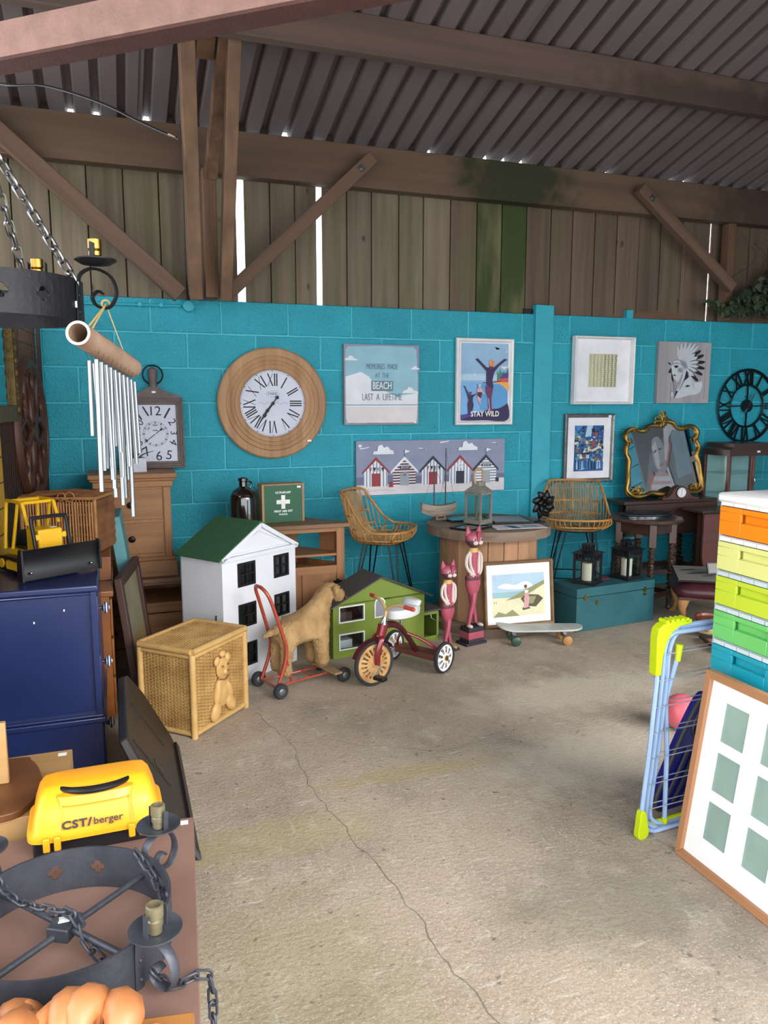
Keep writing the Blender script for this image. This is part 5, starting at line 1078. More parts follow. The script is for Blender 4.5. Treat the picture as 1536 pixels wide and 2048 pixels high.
# ================================================================ girl on beach picture
wood('gilt_frame', '#8a6a45', '#6a4d2f', 'x', .45, 20, .1); 
for n_, c_ in dict(g_sky='#a9c3d6', g_sea='#8fb2b8', g_sand='#d8d2ae', g_dune='#8a8a5c', g_dark='#4f4432', g_pink='#c99a9a', g_skin='#c79a7a').items(): plain(n_, c_, .6)
T = thing('beach_girl_picture', 'brown framed picture of a girl in pink on a beach', 'picture', (1.785, -.905, .0585), R(-3), rx=R(-7))
t, w, h, q = framed('', '', '', 0, .505, 0, .44, .026, 'gilt_frame', d=.02, t=T)
u = lambda P: q([((x-330)/1000*1.02, 1-(y-745)/520) for x, y in [(330+(a-480)*1.0*1000/520, b_) for a, b_ in P]])
art(T, 'print', [('g_sky', q(rect(.12, .16, .87, .80))), ('cloud', q(bez2([(.2, .6), (.3, .66), (.45, .63), (.6, .68), (.7, .6), (.5, .56)], 4))), ('g_sea', q(rect(.12, .43, .87, .53))), ('g_sand', q([(.12, .16), (.87, .16), (.87, .66), (.7, .55), (.55, .49), (.4, .44), (.12, .45)])), ('g_dune', q([(.5, .5), (.7, .6), (.87, .68), (.87, .62), (.7, .52), (.55, .44), (.3, .4)])), ('g_dune', q([(.12, .16), (.5, .16), (.4, .26), (.3, .2), (.2, .24)])),
    ('g_dark', q([(.52, .42), (.6, .48), (.78, .46), (.85, .4), (.74, .28), (.6, .30)])), ('g_dune', q([(.56, .42), (.62, .45), (.75, .44), (.7, .33), (.6, .34)])), ('g_dark', q([(.55, .24), (.66, .26), (.64, .29), (.54, .28)])), ('g_pink', q([(.585, .54), (.625, .54), (.65, .42), (.63, .28), (.56, .27), (.575, .42)])), ('g_skin', q(el(.6, .56, .018, .022))), ('g_dark', q(el(.597, .60, .022, .026))), ('cloud', q([(.58, .54), (.64, .54), (.625, .5), (.585, .5)])), ('g_dark', q(rect(.14, .36, .145, .4))), ('g_dark', q(rect(.17, .36, .175, .395)))], .0075, .0002)
# ================================================================ skateboard
mat('skate_white', '#b9bcb6', .4, 0, '#a9aca6', 12); plain('wheel_green', '#2f4a3c', .4); plain('wheel_tan', '#a97b45', .5)
T = thing('skateboard', 'scuffed white plastic skateboard on the floor by the picture', 'skateboard', (1.815, -1.085, 0), R(-16))
P_ = [(-.275, 0), (-.25, -.055), (-.15, -.075), (.15, -.075), (.25, -.06), (.285, 0), (.25, .06), (.15, .075), (-.15, .075), (-.25, .055)]
o = MB(); pts = bez2(P_, 4); n = len(pts); zt = lambda x_: .092+(.0 if x_ > -.17 else (-(x_+.17))**1.3*.5)+(0 if x_ < .2 else (x_-.2)**1.4*.2)
o.add([(x_, y_, zt(x_)) for x_, y_ in pts]+[(x_, y_, zt(x_)+.011) for x_, y_ in pts], [])
c0, c1 = len(o.v), len(o.v)+1
o.add([(0, 0, zt(0)), (0, 0, zt(0)+.011)], []); 
for i in range(n): o.f += [[c0, (i+1) % n, i], [c1, n+i, n+(i+1) % n], [i, (i+1) % n, n+(i+1) % n, n+i]]; o.m += [0, 0, 0]
o.build('deck', 'skate_white', T)
for x_, wm in ((-.16, 'wheel_green'), (.17, 'wheel_tan')):
    MB().bx(x_-.035, x_+.035, -.025, .025, .08, .092).bx(x_-.012, x_+.012, -.05, .05, .035, .06).bx(x_-.015, x_+.015, -.015, .015, .05, .085).build('truck', 'steel', T, bevel=.003)
    for y_ in (-.068, .068): MB().lathe([(.02, -.022), (.03, -.016), (.032, 0), (.03, .016), (.02, .022)], 20).xf(Matrix.Rotation(PI/2, 4, 'X')).build('wheel', wm, T, loc=(x_, y_, .0325))
# ================================================================ teal tool chest and lanterns
mat('chest_teal', '#1f5a62', .55, 0, '#194c55', 6, None, .1, 40)
T = thing('teal_chest', 'long teal painted wooden tool chest on the floor', 'chest', (2.162, -.985, 0), R(6.5))
MB().bx(0, .69, 0, .27, 0, .232).build('body', 'chest_teal', T, bevel=.003); MB().bx(-.002, .692, -.002, .272, .235, .298).build('lid', 'chest_teal', T, bevel=.004)
for x_ in (.07, .60): MB().prism(el(0, 0, .014, .02, 12), -.006, 0).build('catch', 'brass', T, loc=(x_, 0, .235))
MB().prism(el(0, 0, .010, .018, 12), -.005, 0).build('keyhole', 'brass', T, loc=(.17, 0, .19)); MB().prism(rect(-.012, -.008, .012, .008), -.004, 0).build('hasp_plate', 'brass', T, loc=(.6, 0, .20))
mat('lantern_black', '#24242a', .5, .4, '#1a1a20', 10); mat('candle', '#e6dfcc', .6, 0, '#dcd2ba', 4)
def lantern(label, loc, rz):
    T = thing('candle_lantern', label, 'lantern', loc, rz, 'black candle lanterns on the teal chest'); s_ = .068
    MB().bx(-s_-.016, s_+.016, -s_-.016, s_+.016, 0, .008).bx(-s_-.006, s_+.006, -s_-.006, s_+.006, .008, .02).build('base', 'lantern_black', T)
    for x_, y_ in ((-1, -1), (1, -1), (1, 1), (-1, 1)): MB().bx(x_*s_-.007, x_*s_+.007, y_*s_-.007, y_*s_+.007, .02, .215).build('post', 'lantern_black', T)
    for i in range(4):
        M_ = Matrix.Rotation(PI/2*i, 4, 'Z')
        MB().bx(-s_+.006, s_-.006, -s_-.001, -s_+.001, .02, .16).xf(M_).build('pane', 'clear_glass', T)
        MB().holed(2*s_, .052, -s_-.004, -s_+.002, [(-s_+.012+.022*k, -s_+.024+.022*k, .172, .204) for k in range(6)], -s_, .16).xf(M_).build('fret', 'lantern_black', T)
        MB().holed(.064, .045, -.034, -.030, [(-.026+.019*k, -.013+.019*k, .238, .262) for k in range(3)], -.032, .228).xf(M_).build('vent', 'lantern_black', T)
    MB().add([(-s_-.022, -s_-.022, .212), (s_+.022, -s_-.022, .212), (s_+.022, s_+.022, .212), (-s_-.022, s_+.022, .212), (-.033, -.033, .23), (.033, -.033, .23), (.033, .033, .23), (-.033, .033, .23)], [(0, 1, 5, 4), (1, 2, 6, 5), (2, 3, 7, 6), (3, 0, 4, 7), (4, 5, 6, 7), (3, 2, 1, 0)]).build('roof', 'lantern_black', T)
    MB().add([(-.037, -.037, .272), (.037, -.037, .272), (.037, .037, .272), (-.037, .037, .272), (0, 0, .283)], [(0, 1, 4), (1, 2, 4), (2, 3, 4), (3, 0, 4), (3, 2, 1, 0)]).build('cap', 'lantern_black', T)
    MB().tube(bez([(-.04, .02, .235), (-.065, .03, .245), (-.09, .03, .27)], 4), .0025, 6).build('hook', 'lantern_black', T)
    MB().lathe([(.037, 0), (.038, .004), (.038, .118), (.034, .122), (.02, .12)], 24, (0, 0, .02)).build('candle', 'candle', T)
lantern('black candle lantern standing on the teal chest at its picture end', (2.335, -.84, .2985), R(33))
lantern('black candle lantern standing on the teal chest near the twisted table leg', (2.685, -.80, .2985), R(14))
T = thing('paper_scrap', 'red printed scrap lying between the lanterns', 'paper', (2.50, -.78, .2985), R(12)); MB().bx(-.05, .05, -.025, .025, 0, .002).build('sheet', 'h_red', T)
# ================================================================ right-hand furniture
wood('dark_oak', '#4f372c', '#33221b', 'z', .4, 18, .12, .5, coat=.3); wood('dark_oak_x', '#4a2f25', '#301e18', 'x', .4, 18, .1, .5, coat=.3); wood('mahogany', '#6a4038', '#4f2c26', 'x', .45, 14, .08, .5, coat=.2)
def twist(b, x, y, z0, z1, r, turns=6, n=12):
    k = int((z1-z0)/.008); vs = []; fs = []
    for i in range(k+1):
        t_ = i/k; z = z0+(z1-z0)*t_; ph = 2*PI*turns*t_
        for j in range(n):
            a = 2*PI*j/n; q = r*(.72+.28*math.cos(2*(a-ph))); vs.append((x+q*math.cos(a), y+q*math.sin(a), z))
    for i in range(k):
        for j in range(n): fs.append((i*n+j, i*n+(j+1) % n, (i+1)*n+(j+1) % n, (i+1)*n+j))
    fs += [tuple(range(n))[::-1], tuple(range(k*n, k*n+n))]
    return b.add(vs, fs)
T = thing('twist_leg_table', 'round dark oak side table with barley twist legs and scalloped edge', 'table', (2.985, -.605, 0), R(-24))
MB().lathe([(.24, .665), (.258, .672), (.262, .682), (.255, .695), (.0005, .70)], 64, rad=lambda a, z: 1+.016*math.cos(18*a) if z > .66 else 1).build('top', 'dark_oak', T)
for k in range(4):
    a = PI/2*k; x_, y_ = .195*math.cos(a), .195*math.sin(a); b = MB()
    b.bx(x_-.024, x_+.024, y_-.024, y_+.024, .50, .665); twist(b, x_, y_, .16, .50, .026, 5); b.bx(x_-.024, x_+.024, y_-.024, y_+.024, .09, .16); b.lathe([(.014, 0), (.022, .01), (.016, .03), (.02, .07), (.022, .09)], 12, (x_, y_, 0))
    b.build('leg', 'dark_oak', T)
    x2, y2 = .195*math.cos(a+PI/2), .195*math.sin(a+PI/2)
    MB().bar((x_, y_, .62), (x2, y2, .62), .018, .075).build('apron', 'dark_oak_x', T); MB().bar((x_, y_, .125), (x2, y2, .125), .02, .035).build('stretcher', 'dark_oak_x', T)
T = thing('oval_tray', 'oval mirrored tray with dark beaded rim on the side table', 'tray', (2.985, -.61, .7008), R(-8))
P_ = bez2([(-.19, 0), (-.17, .05), (-.09, .095), (0, .105), (.09, .095), (.17, .05), (.19, 0), (.17, -.05), (.09, -.095), (0, -.105), (-.09, -.095), (-.17, -.05)], 4)
MB().prism(P_, 0, .008, 'xy').build('mirror_plate', ['mirror'], T); n = len(P_)
MB().tube([(x_, y_, .014) for x_, y_ in P_], [(.010+.003*(i % 2), .012) for i in range(n)], 8, closed=True).build('rim', 'lantern_black', T)
# gateleg table against the wall
T = thing('gateleg_table', 'dark oak gateleg table against the wall under the gilt mirror', 'table', (3.46, -.30, 0))
MB().bx(-.44, .46, .0, .275, .735, .76).build('top', 'dark_oak_x', T, bevel=.004)
MB().bx(-.43, .45, -.014, .004, .49, .735).build('drop_leaf', 'dark_oak_x', T, bevel=.003)
for x_ in (-.28, .0, .30):
    for y_ in ((.04, .235) if x_ else (-.06,)):
        b = MB(); b.bx(x_-.025, x_+.025, y_-.025, y_+.025, .60 if x_ else .56, .735 if x_ else .60); twist(b, x_, y_, .24, .60, .026, 5); b.bx(x_-.028, x_+.028, y_-.028, y_+.028, .14, .24); b.lathe([(.026, 0), (.03, .03), (.02, .06), (.026, .14)], 12, (x_, y_, 0)); b.build('leg', 'dark_oak', T)
for A_, B_ in (((-.28, .04), (.30, .04)), ((-.28, .235), (.30, .235)), ((-.28, .04), (-.28, .235)), ((.30, .04), (.30, .235)), ((.0, -.06), (-.28, .04))): MB().bar((*A_, .19), (*B_, .19), .028, .04).build('stretcher', 'dark_oak_x', T); 
for A_, B_ in (((-.28, .04), (.30, .04)), ((-.28, .235), (.30, .235))): MB().bar((*A_, .68), (*B_, .68), .02, .11).build('apron', 'dark_oak_x', T)
# gilt mirror
mir = [(-.004, .579), (-.078, .58), (-.126, .566), (-.157, .538), (-.214, .534), (-.246, .549), (-.291, .549), (-.338, .521), (-.351, .479), (-.329, .446), (-.353, .404), (-.353, .352), (-.335, .309), (-.343, .253), (-.353, .183), (-.362, .117), (-.375, .066), (-.349, .028), (-.283, .015), (-.211, .015), (-.146, .036), (-.062, .024), (.029, .016), (.115, .016), (.206, .029), (.289, .026), (.351, .048), (.364, .115), (.355, .193), (.348, .272), (.334, .331), (.36, .403), (.336, .458), (.36, .516), (.329, .56), (.271, .571), (.203, .552), (.146, .567), (.115, .602), (.058, .614)]
T = thing('gilt_mirror', 'ornate gilt framed mirror leaning on the gateleg table', 'mirror', (3.5, -.195, .775), rx=R(-11.3))
P_ = bez2(mir, 3); n = len(P_)
MB().prism(P_, .002, .01).build('glass', 'mirror', T, smooth=False)
MB().tube([(x_, -.004, z_) for x_, z_ in P_], [(.0145+.003*math.sin(i*.9), .017+.003*math.cos(i*.7)) for i in range(n)], 10, closed=True).build('frame', 'gold', T)
mat('gold_dark', '#6a4a20', .4, .8, '#4f3515', 20)
MB().tube([(x_*1.03, .006, .3+(z_-.3)*1.035) for x_, z_ in P_], .010, 6, closed=True).build('frame_edge', 'gold_dark', T)
def acanthus(cx, cz, s, ang, n=5):
    for k in range(n):
        a = R(ang+(k-(n-1)/2)*34); P2 = bez([(cx, -.016, cz), (cx+.5*s*math.cos(a), -.024, cz+.5*s*math.sin(a)), (cx+s*math.cos(a+.25), -.018, cz+s*math.sin(a+.25)), (cx+.95*s*math.cos(a+.6), -.012, cz+.95*s*math.sin(a+.6))], 4)
        MB().tube(P2, [s*.13*(1-.8*i/12)+.002 for i in range(13)], 7).build('acanthus', 'gold', T)
acanthus(.0, .60, .07, 90, 5); acanthus(.0, .61, .05, -90, 3); acanthus(.01, .64, .055, 60, 2); acanthus(-.28, .03, .06, 90, 5); acanthus(.28, .045, .05, 100, 4); acanthus(.345, .46, .035, 180, 3); acanthus(-.335, .45, .035, 0, 3); acanthus(-.25, .548, .035, 160, 3)
# mantel clock
mat('walnut', '#5a3524', .3, 0, '#3f2317', 16, (.2, 1, 1), coat=.6)
T = thing('mantel_clock', 'small walnut mantel clock with white dial', 'clock', (3.56, -.268, .7605), R(-6))
pf = bez2([(-.155, .014), (-.12, .018), (-.085, .04), (-.06, .085), (0, .112), (.06, .085), (.085, .04), (.12, .018), (.155, .014)], 5, False)
MB().prism(pf, -.025, .035).build('case', 'walnut', T, smooth=30); MB().bx(-.165, .165, -.032, .042, 0, .0145).build('base', 'walnut', T, bevel=.002)
MB().tube([(0, -.025, .056), (0, -.034, .056)], .046, 28).build('bezel', 'dark_oak', T); fc = MB().tube([(0, -.034, .056), (0, -.036, .056)], .039, 28).build('dial', 'white_paper', T)
for k in range(12): a = 2*PI*k/12; art(fc, 'hour_mark', [('ink_black', line((.028*math.sin(a), .056+.028*math.cos(a)), (.035*math.sin(a), .056+.035*math.cos(a)), .003))], -.0365)
art(fc, 'hand', [('ink_black', line((0, .05), (.001, .086), .0022)), ('ink_black', line((0, .056), (-.002, .035), .003))], -.037)
# portrait painting across the bay, seen in the mirror
for n_, c_ in dict(o_grey='#5f6a74', o_mid='#8a929a', o_pale='#b4b8be', o_dark='#3c444c', o_red='#9a5a5c', o_pink='#a98a92', o_blue='#6f8a9a').items(): plain(n_, c_, .6)
T = thing('portrait_painting', 'grey portrait of a person in a striped scarf, seen in the gilt mirror', 'painting', (5.10, -2.02, 1.12), R(90+180))
MB().bx(-.42, .42, 0, .03, 0, 1.05).build('stretcher', 'o_dark', T)
q = lambda P: [((u-.5)*.84, v*1.05) for u, v in P]
art(T, 'painting', [('o_grey', q(rect(0, 0, 1, 1))), ('o_blue', q([(0, .25), (.3, .25), (.25, .75), (0, .75)])), ('o_dark', q([(.35, .75), (.7, .7), (.95, .3), (1, 1), (.35, 1)])), ('o_mid', q(bez2([(.5, .78), (.42, .6), (.46, .42), (.56, .36), (.66, .46), (.68, .62), (.62, .78)], 5))), ('o_dark', q(bez2([(.42, .72), (.46, .86), (.6, .9), (.72, .78), (.7, .62), (.64, .76), (.52, .78)], 5))), ('o_pale', q([(.56, .74), (.66, .7), (.64, .45), (.58, .42), (.56, .58)])), ('o_dark', q(line((.48, .63), (.54, .64), .02))), ('o_dark', q(line((.58, .64), (.65, .63), .02))), ('o_red', q(line((.5, .47), (.58, .465), .022))),
    ('o_pale', q([(.05, .8), (.2, .88), (.36, .82), (.46, .5), (.4, .45), (.3, .7), (.2, .76), (.08, .72)])), ('o_red', q([(.3, .66), (.46, .44), (.44, .4), (.28, .62)])), ('o_pink', q([(.5, .38), (.66, .42), (.85, .3), (.9, .1), (.4, .1), (.42, .3)])), ('o_pale', q(line((.42, .28), (.75, .36), .05))), ('o_pale', q(line((.42, .2), (.82, .28), .05))), ('o_pale', q(line((.42, .12), (.86, .2), .05))), ('o_red', q([(.74, .44), (.88, .36), (.86, .3), (.72, .38)])), ('o_pale', q([(.40, .1), (.46, .4), (.42, .42), (.36, .12)]))], -.0004, .0004)
# small drop leaf table
T = thing('drop_leaf_table', 'mahogany drop leaf table with rounded leaf in front of the gateleg table', 'table', (3.76, -.60, 0))
MB().bx(-.25, .35, .0, .24, .685, .705).build('top', 'dark_oak_x', T, bevel=.004)
MB().prism([(-.25, .685), (-.25, .36), (-.235, .29), (-.19, .225), (-.13, .19), (-.05, .18), (.2, .18), (.35, .25), (.35, .685)], -.018, .0).build('leaf', 'mahogany', T)
for x_, y_ in ((-.08, .04), (.28, .04), (-.08, .2), (.28, .2)): MB().bx(x_-.02, x_+.02, y_-.02, y_+.02, 0, .685).build('leg', 'mahogany', T)
MB().bx(-.06, .28, .03, .05, .58, .685).build('apron', 'mahogany', T)
# display cabinet
T = thing('display_cabinet', 'dark wood glazed display cabinet under the black wall clock', 'cabinet', (4.2, -.36, 0))
MB().bx(-.24, .26, 0, .3, 0, .62).build('base', 'dark_oak_x', T); MB().bx(-.25, .27, -.01, .31, .62, .645).build('waist', 'mahogany', T, bevel=.003)
for x_ in (-.24, .235):
    for y_ in (0, .27): MB().bx(x_, x_+.025, y_, y_+.03, .645, 1.10).build('corner_post', 'mahogany', T, bevel=.003)
    MB().bx(x_+.010, x_+.013, .03, .27, .645, 1.10).build('pane', 'clear_glass', T)
MB().prism([(-.24, 1.10), (-.24, 1.15), (-.2, 1.17), (-.2, 1.2), (.24, 1.2), (.24, 1.17), (.26, 1.15), (.26, 1.10)], .0, .3).build('cornice', 'dark_oak_x', T)
plain('lining_blue', '#9fc0c2', .7)
MB().bx(-.215, .235, .28, .295, .645, 1.10).build('back_lining', 'lining_blue', T)
for x_ in (-.012, .012): MB().bx(x_-.011, x_+.011, -.008, .012, .645, 1.10).build('door_stile', 'mahogany', T, bevel=.003)
for x0, x1 in ((-.215, -.023), (.023, .235)): MB().bx(x0, x1, .001, .004, .645, 1.10).build('pane', 'clear_glass', T)
for z_ in (.78, .95): MB().bx(-.215, .235, .02, .28, z_, z_+.005).build('glass_shelf', 'clear_glass', T)
MB().tube(bez([(.0, -.012, .86), (.0, -.03, .88), (.0, -.03, .91), (.0, -.012, .93)], 4), .005, 8).build('handle', 'chrome', T)
box(T, 'price_sticker', 'tag_white', .04, .07, -.002, -.0005, 1.125, 1.14)
# burgundy footstool
mat('leather_red', '#4a2128', .35, 0, '#3a181e', 8, None, .1, 40); wood('cabriole', '#b98a52', '#966a38', 'z', .4, 14, .05)
T = thing('footstool', 'burgundy leather footstool with pale cabriole legs', 'footstool', (2.945, -1.11, 0), R(-33))
w_, d_ = .50, .42
MB().bx(-.045, w_-.01, -.035, d_+.02, .195, .215).build('frame', 'dark_oak_x', T)
secs = [(.205, w_/2-.03, d_/2-.01, w_/2+.02, d_/2+.02), (.225, w_/2-.03, d_/2-.01, w_/2+.04, d_/2+.04), (.27, w_/2-.03, d_/2-.01, w_/2+.035, d_/2+.035), (.31, w_/2-.03, d_/2-.01, w_/2-.02, d_/2-.02), (.325, w_/2-.03, d_/2-.01, w_/2-.12, d_/2-.12)]
MB().loft(secs, 48, sq=.35).build('seat', 'leather_red', T, smooth=60)
for x_, y_, sx, sy in ((0, 0, -1, -1), (w_-.06, 0, 1, -1), (0, d_-.02, -1, 1), (w_-.06, d_-.02, 1, 1)):
    MB().loft([(0, x_+sx*.03, y_+sy*.022, .024, .018), (.012, x_+sx*.028, y_+sy*.02, .026, .02), (.03, x_+sx*.012, y_+sy*.01, .016, .014), (.08, x_+sx*.004, y_+sy*.004, .016, .015), (.13, x_+sx*.018, y_+sy*.012, .024, .02), (.18, x_+sx*.012, y_+sy*.008, .038, .026), (.205, x_-sx*.004, y_, .05, .03)], 14).build('leg', 'cabriole', T)
T = thing('dark_picture', 'dark edged monochrome picture lying on the footstool', 'picture', (3.16, -1.035, .330), R(-33), rx=R(3))
plain('mono_grey', '#8a8680', .5)
MB().bx(-.2, .2, -.2, .2, 0, .012).build('edge', 'black_plastic', T); MB().bx(-.19, .19, -.19, .19, .012, .0135).build('print', 'mono_grey', T)
for x_, y_, a, b_ in ((-.05, .0, .08, .02), (-.1, .08, .06, .015), (.02, -.06, .05, .012)): MB().prism(el(x_, y_, a, b_, 12, rot=25), .0135, .014, 'xy').build('dark_shape', 'o_dark', T)
T = thing('small_photo_frame', 'small black edged frame standing on the dark picture', 'picture frame', (3.20, -1.12, .358), R(-10), rx=R(-20)); MB().bx(-.07, .07, 0, .012, 0, .075).build('frame', 'black_plastic', T); MB().bx(-.062, .062, -.001, 0, .006, .069).build('photo', 'mono_grey', T)
# pots
mat('terracotta', '#8a4a30', .35, 0, '#6f3822', 10, coat=.4); plain('pot_cream', '#cdb98a', .35); plain('pot_leaf', '#5a7a44', .4); plain('pot_pink', '#b97a78', .4)
T = thing('painted_pot', 'squat terracotta pot with painted flowers on the floor', 'pot', (2.965, -1.33, 0))
MB().lathe([(.06, 0), (.085, .03), (.1, .06), (.1, .085), (.086, .108), (.082, .115)], 32).build('body', 'terracotta', T)
MB().lathe([(.0855, .028), (.1008, .058), (.1008, .088), (.094, .1)], 32, cap=False).build('band', 'pot_cream', T)
MB().lathe([(.082, .112), (.1, .12), (.103, .127), (.098, .132), (.085, .13), (.08, .11), (.06, .06)], 32, cap=False).build('rim', 'terracotta', T)
for k in range(7):
    a = 2*PI*k/7+.2; c, s_ = math.cos(a), math.sin(a)
    MB().ball((.1*c, .1*s_, .072), (.014+.012*abs(s_), .014+.012*abs(c), .02), 10, 6).build('flower', 'pot_leaf' if k % 2 else 'pot_pink', T)
T = thing('white_pot', 'plain white ceramic pot behind the painted pot', 'pot', (3.19, -1.40, 0)); MB().lathe([(.06, 0), (.085, .03), (.095, .08), (.085, .13), (.07, .145), (.078, .165), (.072, .17), (.06, .145), (.05, .05)], 28).build('body', 'white_paint', T)
T = thing('low_wood_tray', 'low wooden tray with black edges on the floor behind the airer', 'tray', (2.95, -1.62, 0), R(-20)); MB().bx(-.2, .3, -.12, .16, 0, .02).build('base', 'box_ply', T)
for x0, x1, y0, y1 in ((-.2, .3, -.12, -.105), (-.2, .3, .145, .16), (-.2, -.185, -.105, .145), (.285, .3, -.105, .145)): MB().bx(x0, x1, y0, y1, .02, .04).build('lip', 'black_plastic', T)
# ================================================================ drawer tower
def tint(name, c):
    m = mat(name, c, .3, 0, c, 3, trans=0., coat=.3); b = m.node_tree.nodes['Principled BSDF']; b.inputs['Subsurface Weight'].default_value = 0; return m
mat('tower_white', '#f0efee', .4, 0, '#e6e6e6', 4); plain('tower_clear', '#cfdde4', .25)
cols = ['#f08a1a', '#dfe08a', '#c2d63a', '#6cc36a', '#169ab0', '#0f6fa6', '#3b4fa0', '#6a4a9a', '#a0458a', '#c8404a']
T = thing('drawer_tower', 'tall plastic drawer tower with rainbow coloured drawers', 'drawer tower', (1.215, -3.225, 0), R(-90))
# local: x along the fronts (toward the camera), y into the tower
tw, td = .34, .38
for k in range(10):
    tint('tint_%d' % k, cols[k]); z1 = 1.215-.1195*k; z0 = z1-.1195
    MB().bx(0, tw, .004, td, z1-.018, z1-.001).build('shelf', 'tower_white' if k < 2 else 'tower_clear', T, bevel=.002)
    b = MB(); 
    for i in range(6): b.bx(.012+.054*i, .012+.054*i+.05, -.004, .004, z1-.017, z1-.003)
    tag(b.build('shelf_grip', 'tower_white' if k < 2 else 'tower_clear', T), kind='stuff')
    d = MB().holed(tw-.012, .0955, -.004, .006, [(.10, tw-.10, z0+.052, z0+.082)], .006, z0+.0035).bx(.1, tw-.1, .014, .02, z0+.045, z0+.09).bx(.1, tw-.1, .006, .02, z0+.048, z0+.053).build('drawer', 'tint_%d' % k, T, bevel=.002)
    MB().bx(.008, tw-.008, .02, td-.01, z0+.005, z0+.09).build('drawer_box', 'tint_%d' % k, d)
for x_ in (.0, tw-.006): MB().bx(x_, x_+.006, .004, td, .02, 1.2).build('side_panel', 'tower_clear', T)
MB().bx(-.006, tw+.006, -.008, td+.004, 1.207, 1.24).build('lid', 'tower_white', T, bevel=.01)
MB().bx(0, tw, .0, td, 0, .02).build('base', 'tower_white', T)
T = thing('black_box', 'black boxed product with white print on the drawer tower', 'box', (1.40, -3.42, 1.2405), R(-85)); MB().bx(-.05, .12, 0, .1, 0, .11).build('carton', 'black_plastic', T)
art(T, 'print', [('tag_white', rect(-.03, .02, .04, .026)), ('tag_white', rect(-.03, .034, .07, .037)), ('tag_white', rect(-.03, .045, .06, .047))], -.0004)
# ================================================================ multi aperture frame
wood('oak_frame', '#b98660', '#9a6a45', 'x', .5, 18, .06, .5); wood('oak_frame_z', '#b98660', '#9a6a45', 'z', .5, 18, .06, .5); plain('mount_green', '#93aca2', .6); mat('mount_white', '#f4f4f4', .7, 0, '#ecedee', 3)
T = thing('aperture_frame', 'large oak picture frame with white mount and many grey green openings', 'picture frame', (1.062, -3.29, .0), R(-90), rx=R(-8))
w_, h_, f_ = .98, .655, .026
for nm, P_ in (('rail', [(0, 0), (w_, 0), (w_-f_, f_), (f_, f_)]), ('rail', [(0, h_), (w_, h_), (w_-f_, h_-f_), (f_, h_-f_)])): MB().prism(P_, -.012, .02).build(nm, 'oak_frame', T, bevel=.002)
for nm, P_ in (('stile', [(0, 0), (0, h_), (f_, h_-f_), (f_, f_)]), ('stile', [(w_, 0), (w_, h_), (w_-f_, h_-f_), (w_-f_, f_)])): MB().prism(P_, -.012, .02).build(nm, 'oak_frame_z', T, bevel=.002)
aps = []
for i in range(5):
    for j in range(3):
        x0 = .095+i*.167; z0 = .105+j*.168; aps.append((x0, x0+.098, z0, z0+.13))
MB().holed(w_-2*f_+.004, h_-2*f_+.004, .002, .005, aps, f_-.002, f_-.002).build('mount', 'mount_white', T, smooth=False)
for a in aps: MB().bx(a[0]-.002, a[1]+.002, .0055, .007, a[2]-.002, a[3]+.002).build('opening', 'mount_green', T)
MB().bx(f_, w_-f_, .008, .014, f_, h_-f_).build('backing', 'tower_white', T)
# ================================================================ clothes airer
mat('airer_blue', '#a3bde0', .35, .1, '#93aed6', 8); plain('airer_lime', '#c3d80e', .45); plain('wire_grey', '#b9c0c8', .35, .4)
T = thing('clothes_airer', 'folded pale blue clothes airer with lime green plastic corners', 'clothes airer', (1.0, -3.175, 0), R(3))
for k, (y_, xo, z0, z1) in enumerate(((0, .0, .012, .745), (.012, .03, .010, .765), (.024, .058, .014, .755))):
    ww = .53
    P_ = bez([(.06+xo, y_, z0), (.02+xo, y_, z0+.02), (.0+xo, y_, z0+.07), (.018+xo, y_*.8, .3), (.035+xo, y_*.6, .55), (.04+xo, y_*.6, z1-.09), (.06+xo, y_*.6, z1-.03), (.10+xo, y_*.6, z1)], 4)
    P_ += [Vector((ww-.06, y_*.6, z1))]+bez([(ww-.03, y_*.6, z1-.02), (ww, y_*.6, z1-.08), (ww, y_, .3), (ww, y_, z0+.07), (ww-.03, y_, z0+.01)], 4)
    MB().tube(P_, .0085, 8, closed=True).build('tube_frame', 'airer_blue', T)
MB().tube([(.125, .02, .012), (.118, .02, .3), (.085, .02, .66)], .0085, 8).build('leg', 'airer_blue', T); MB().tube([(.045, .05, .06), (.085, .04, .36), (.125, .0, .66)], .0085, 8).build('leg', 'airer_blue', T)
MB().tube([(.128, .02, 0), (.125, .02, .04)], [.0115, .0105], 10).build('foot_cap', 'airer_lime', T); MB().tube([(.125, 0, .64), (.13, 0, .70)], [.0105, .0135], 10).build('foot_cap', 'airer_lime', T)
MB().prism([(.022, .60), (.02, .74), (.026, .768), (.045, .782), (.075, .786), (.17, .79), (.17, .774), (.115, .768), (.085, .75), (.062, .715), (.05, .67), (.044, .60)], -.012, .026).build('corner_bracket', 'airer_lime', T, bevel=.003)
for k in range(5): MB().cyl((.062+.022*k, -.012, .789), (.062+.022*k, .026, .789), .008, n=12).build('bracket_notch', 'airer_lime', T)
MB().prism(bez2([(-.02, .005), (.012, .0), (.025, .02), (.02, .05), (.008, .1), (-.012, .1), (-.018, .05)], 4), -.014, .012).build('corner_bracket', 'airer_lime', T, bevel=.002)
MB().tube([(.06, .03, .02), (.22, .035, .02)], .011, 8).build('bottom_clip', 'airer_lime', T)
for k in range(7):
    for y_ in (.0, .03): MB().tube([(.03, y_, .10+.095*k), (.52, y_, .105+.095*k)], .002, 5).build('wire', 'wire_grey', T)
MB().tube(bez([(.085, -.005, .40), (.11, -.02, .395), (.13, -.02, .40)], 4), .003, 6).build('hook', 'chrome', T)
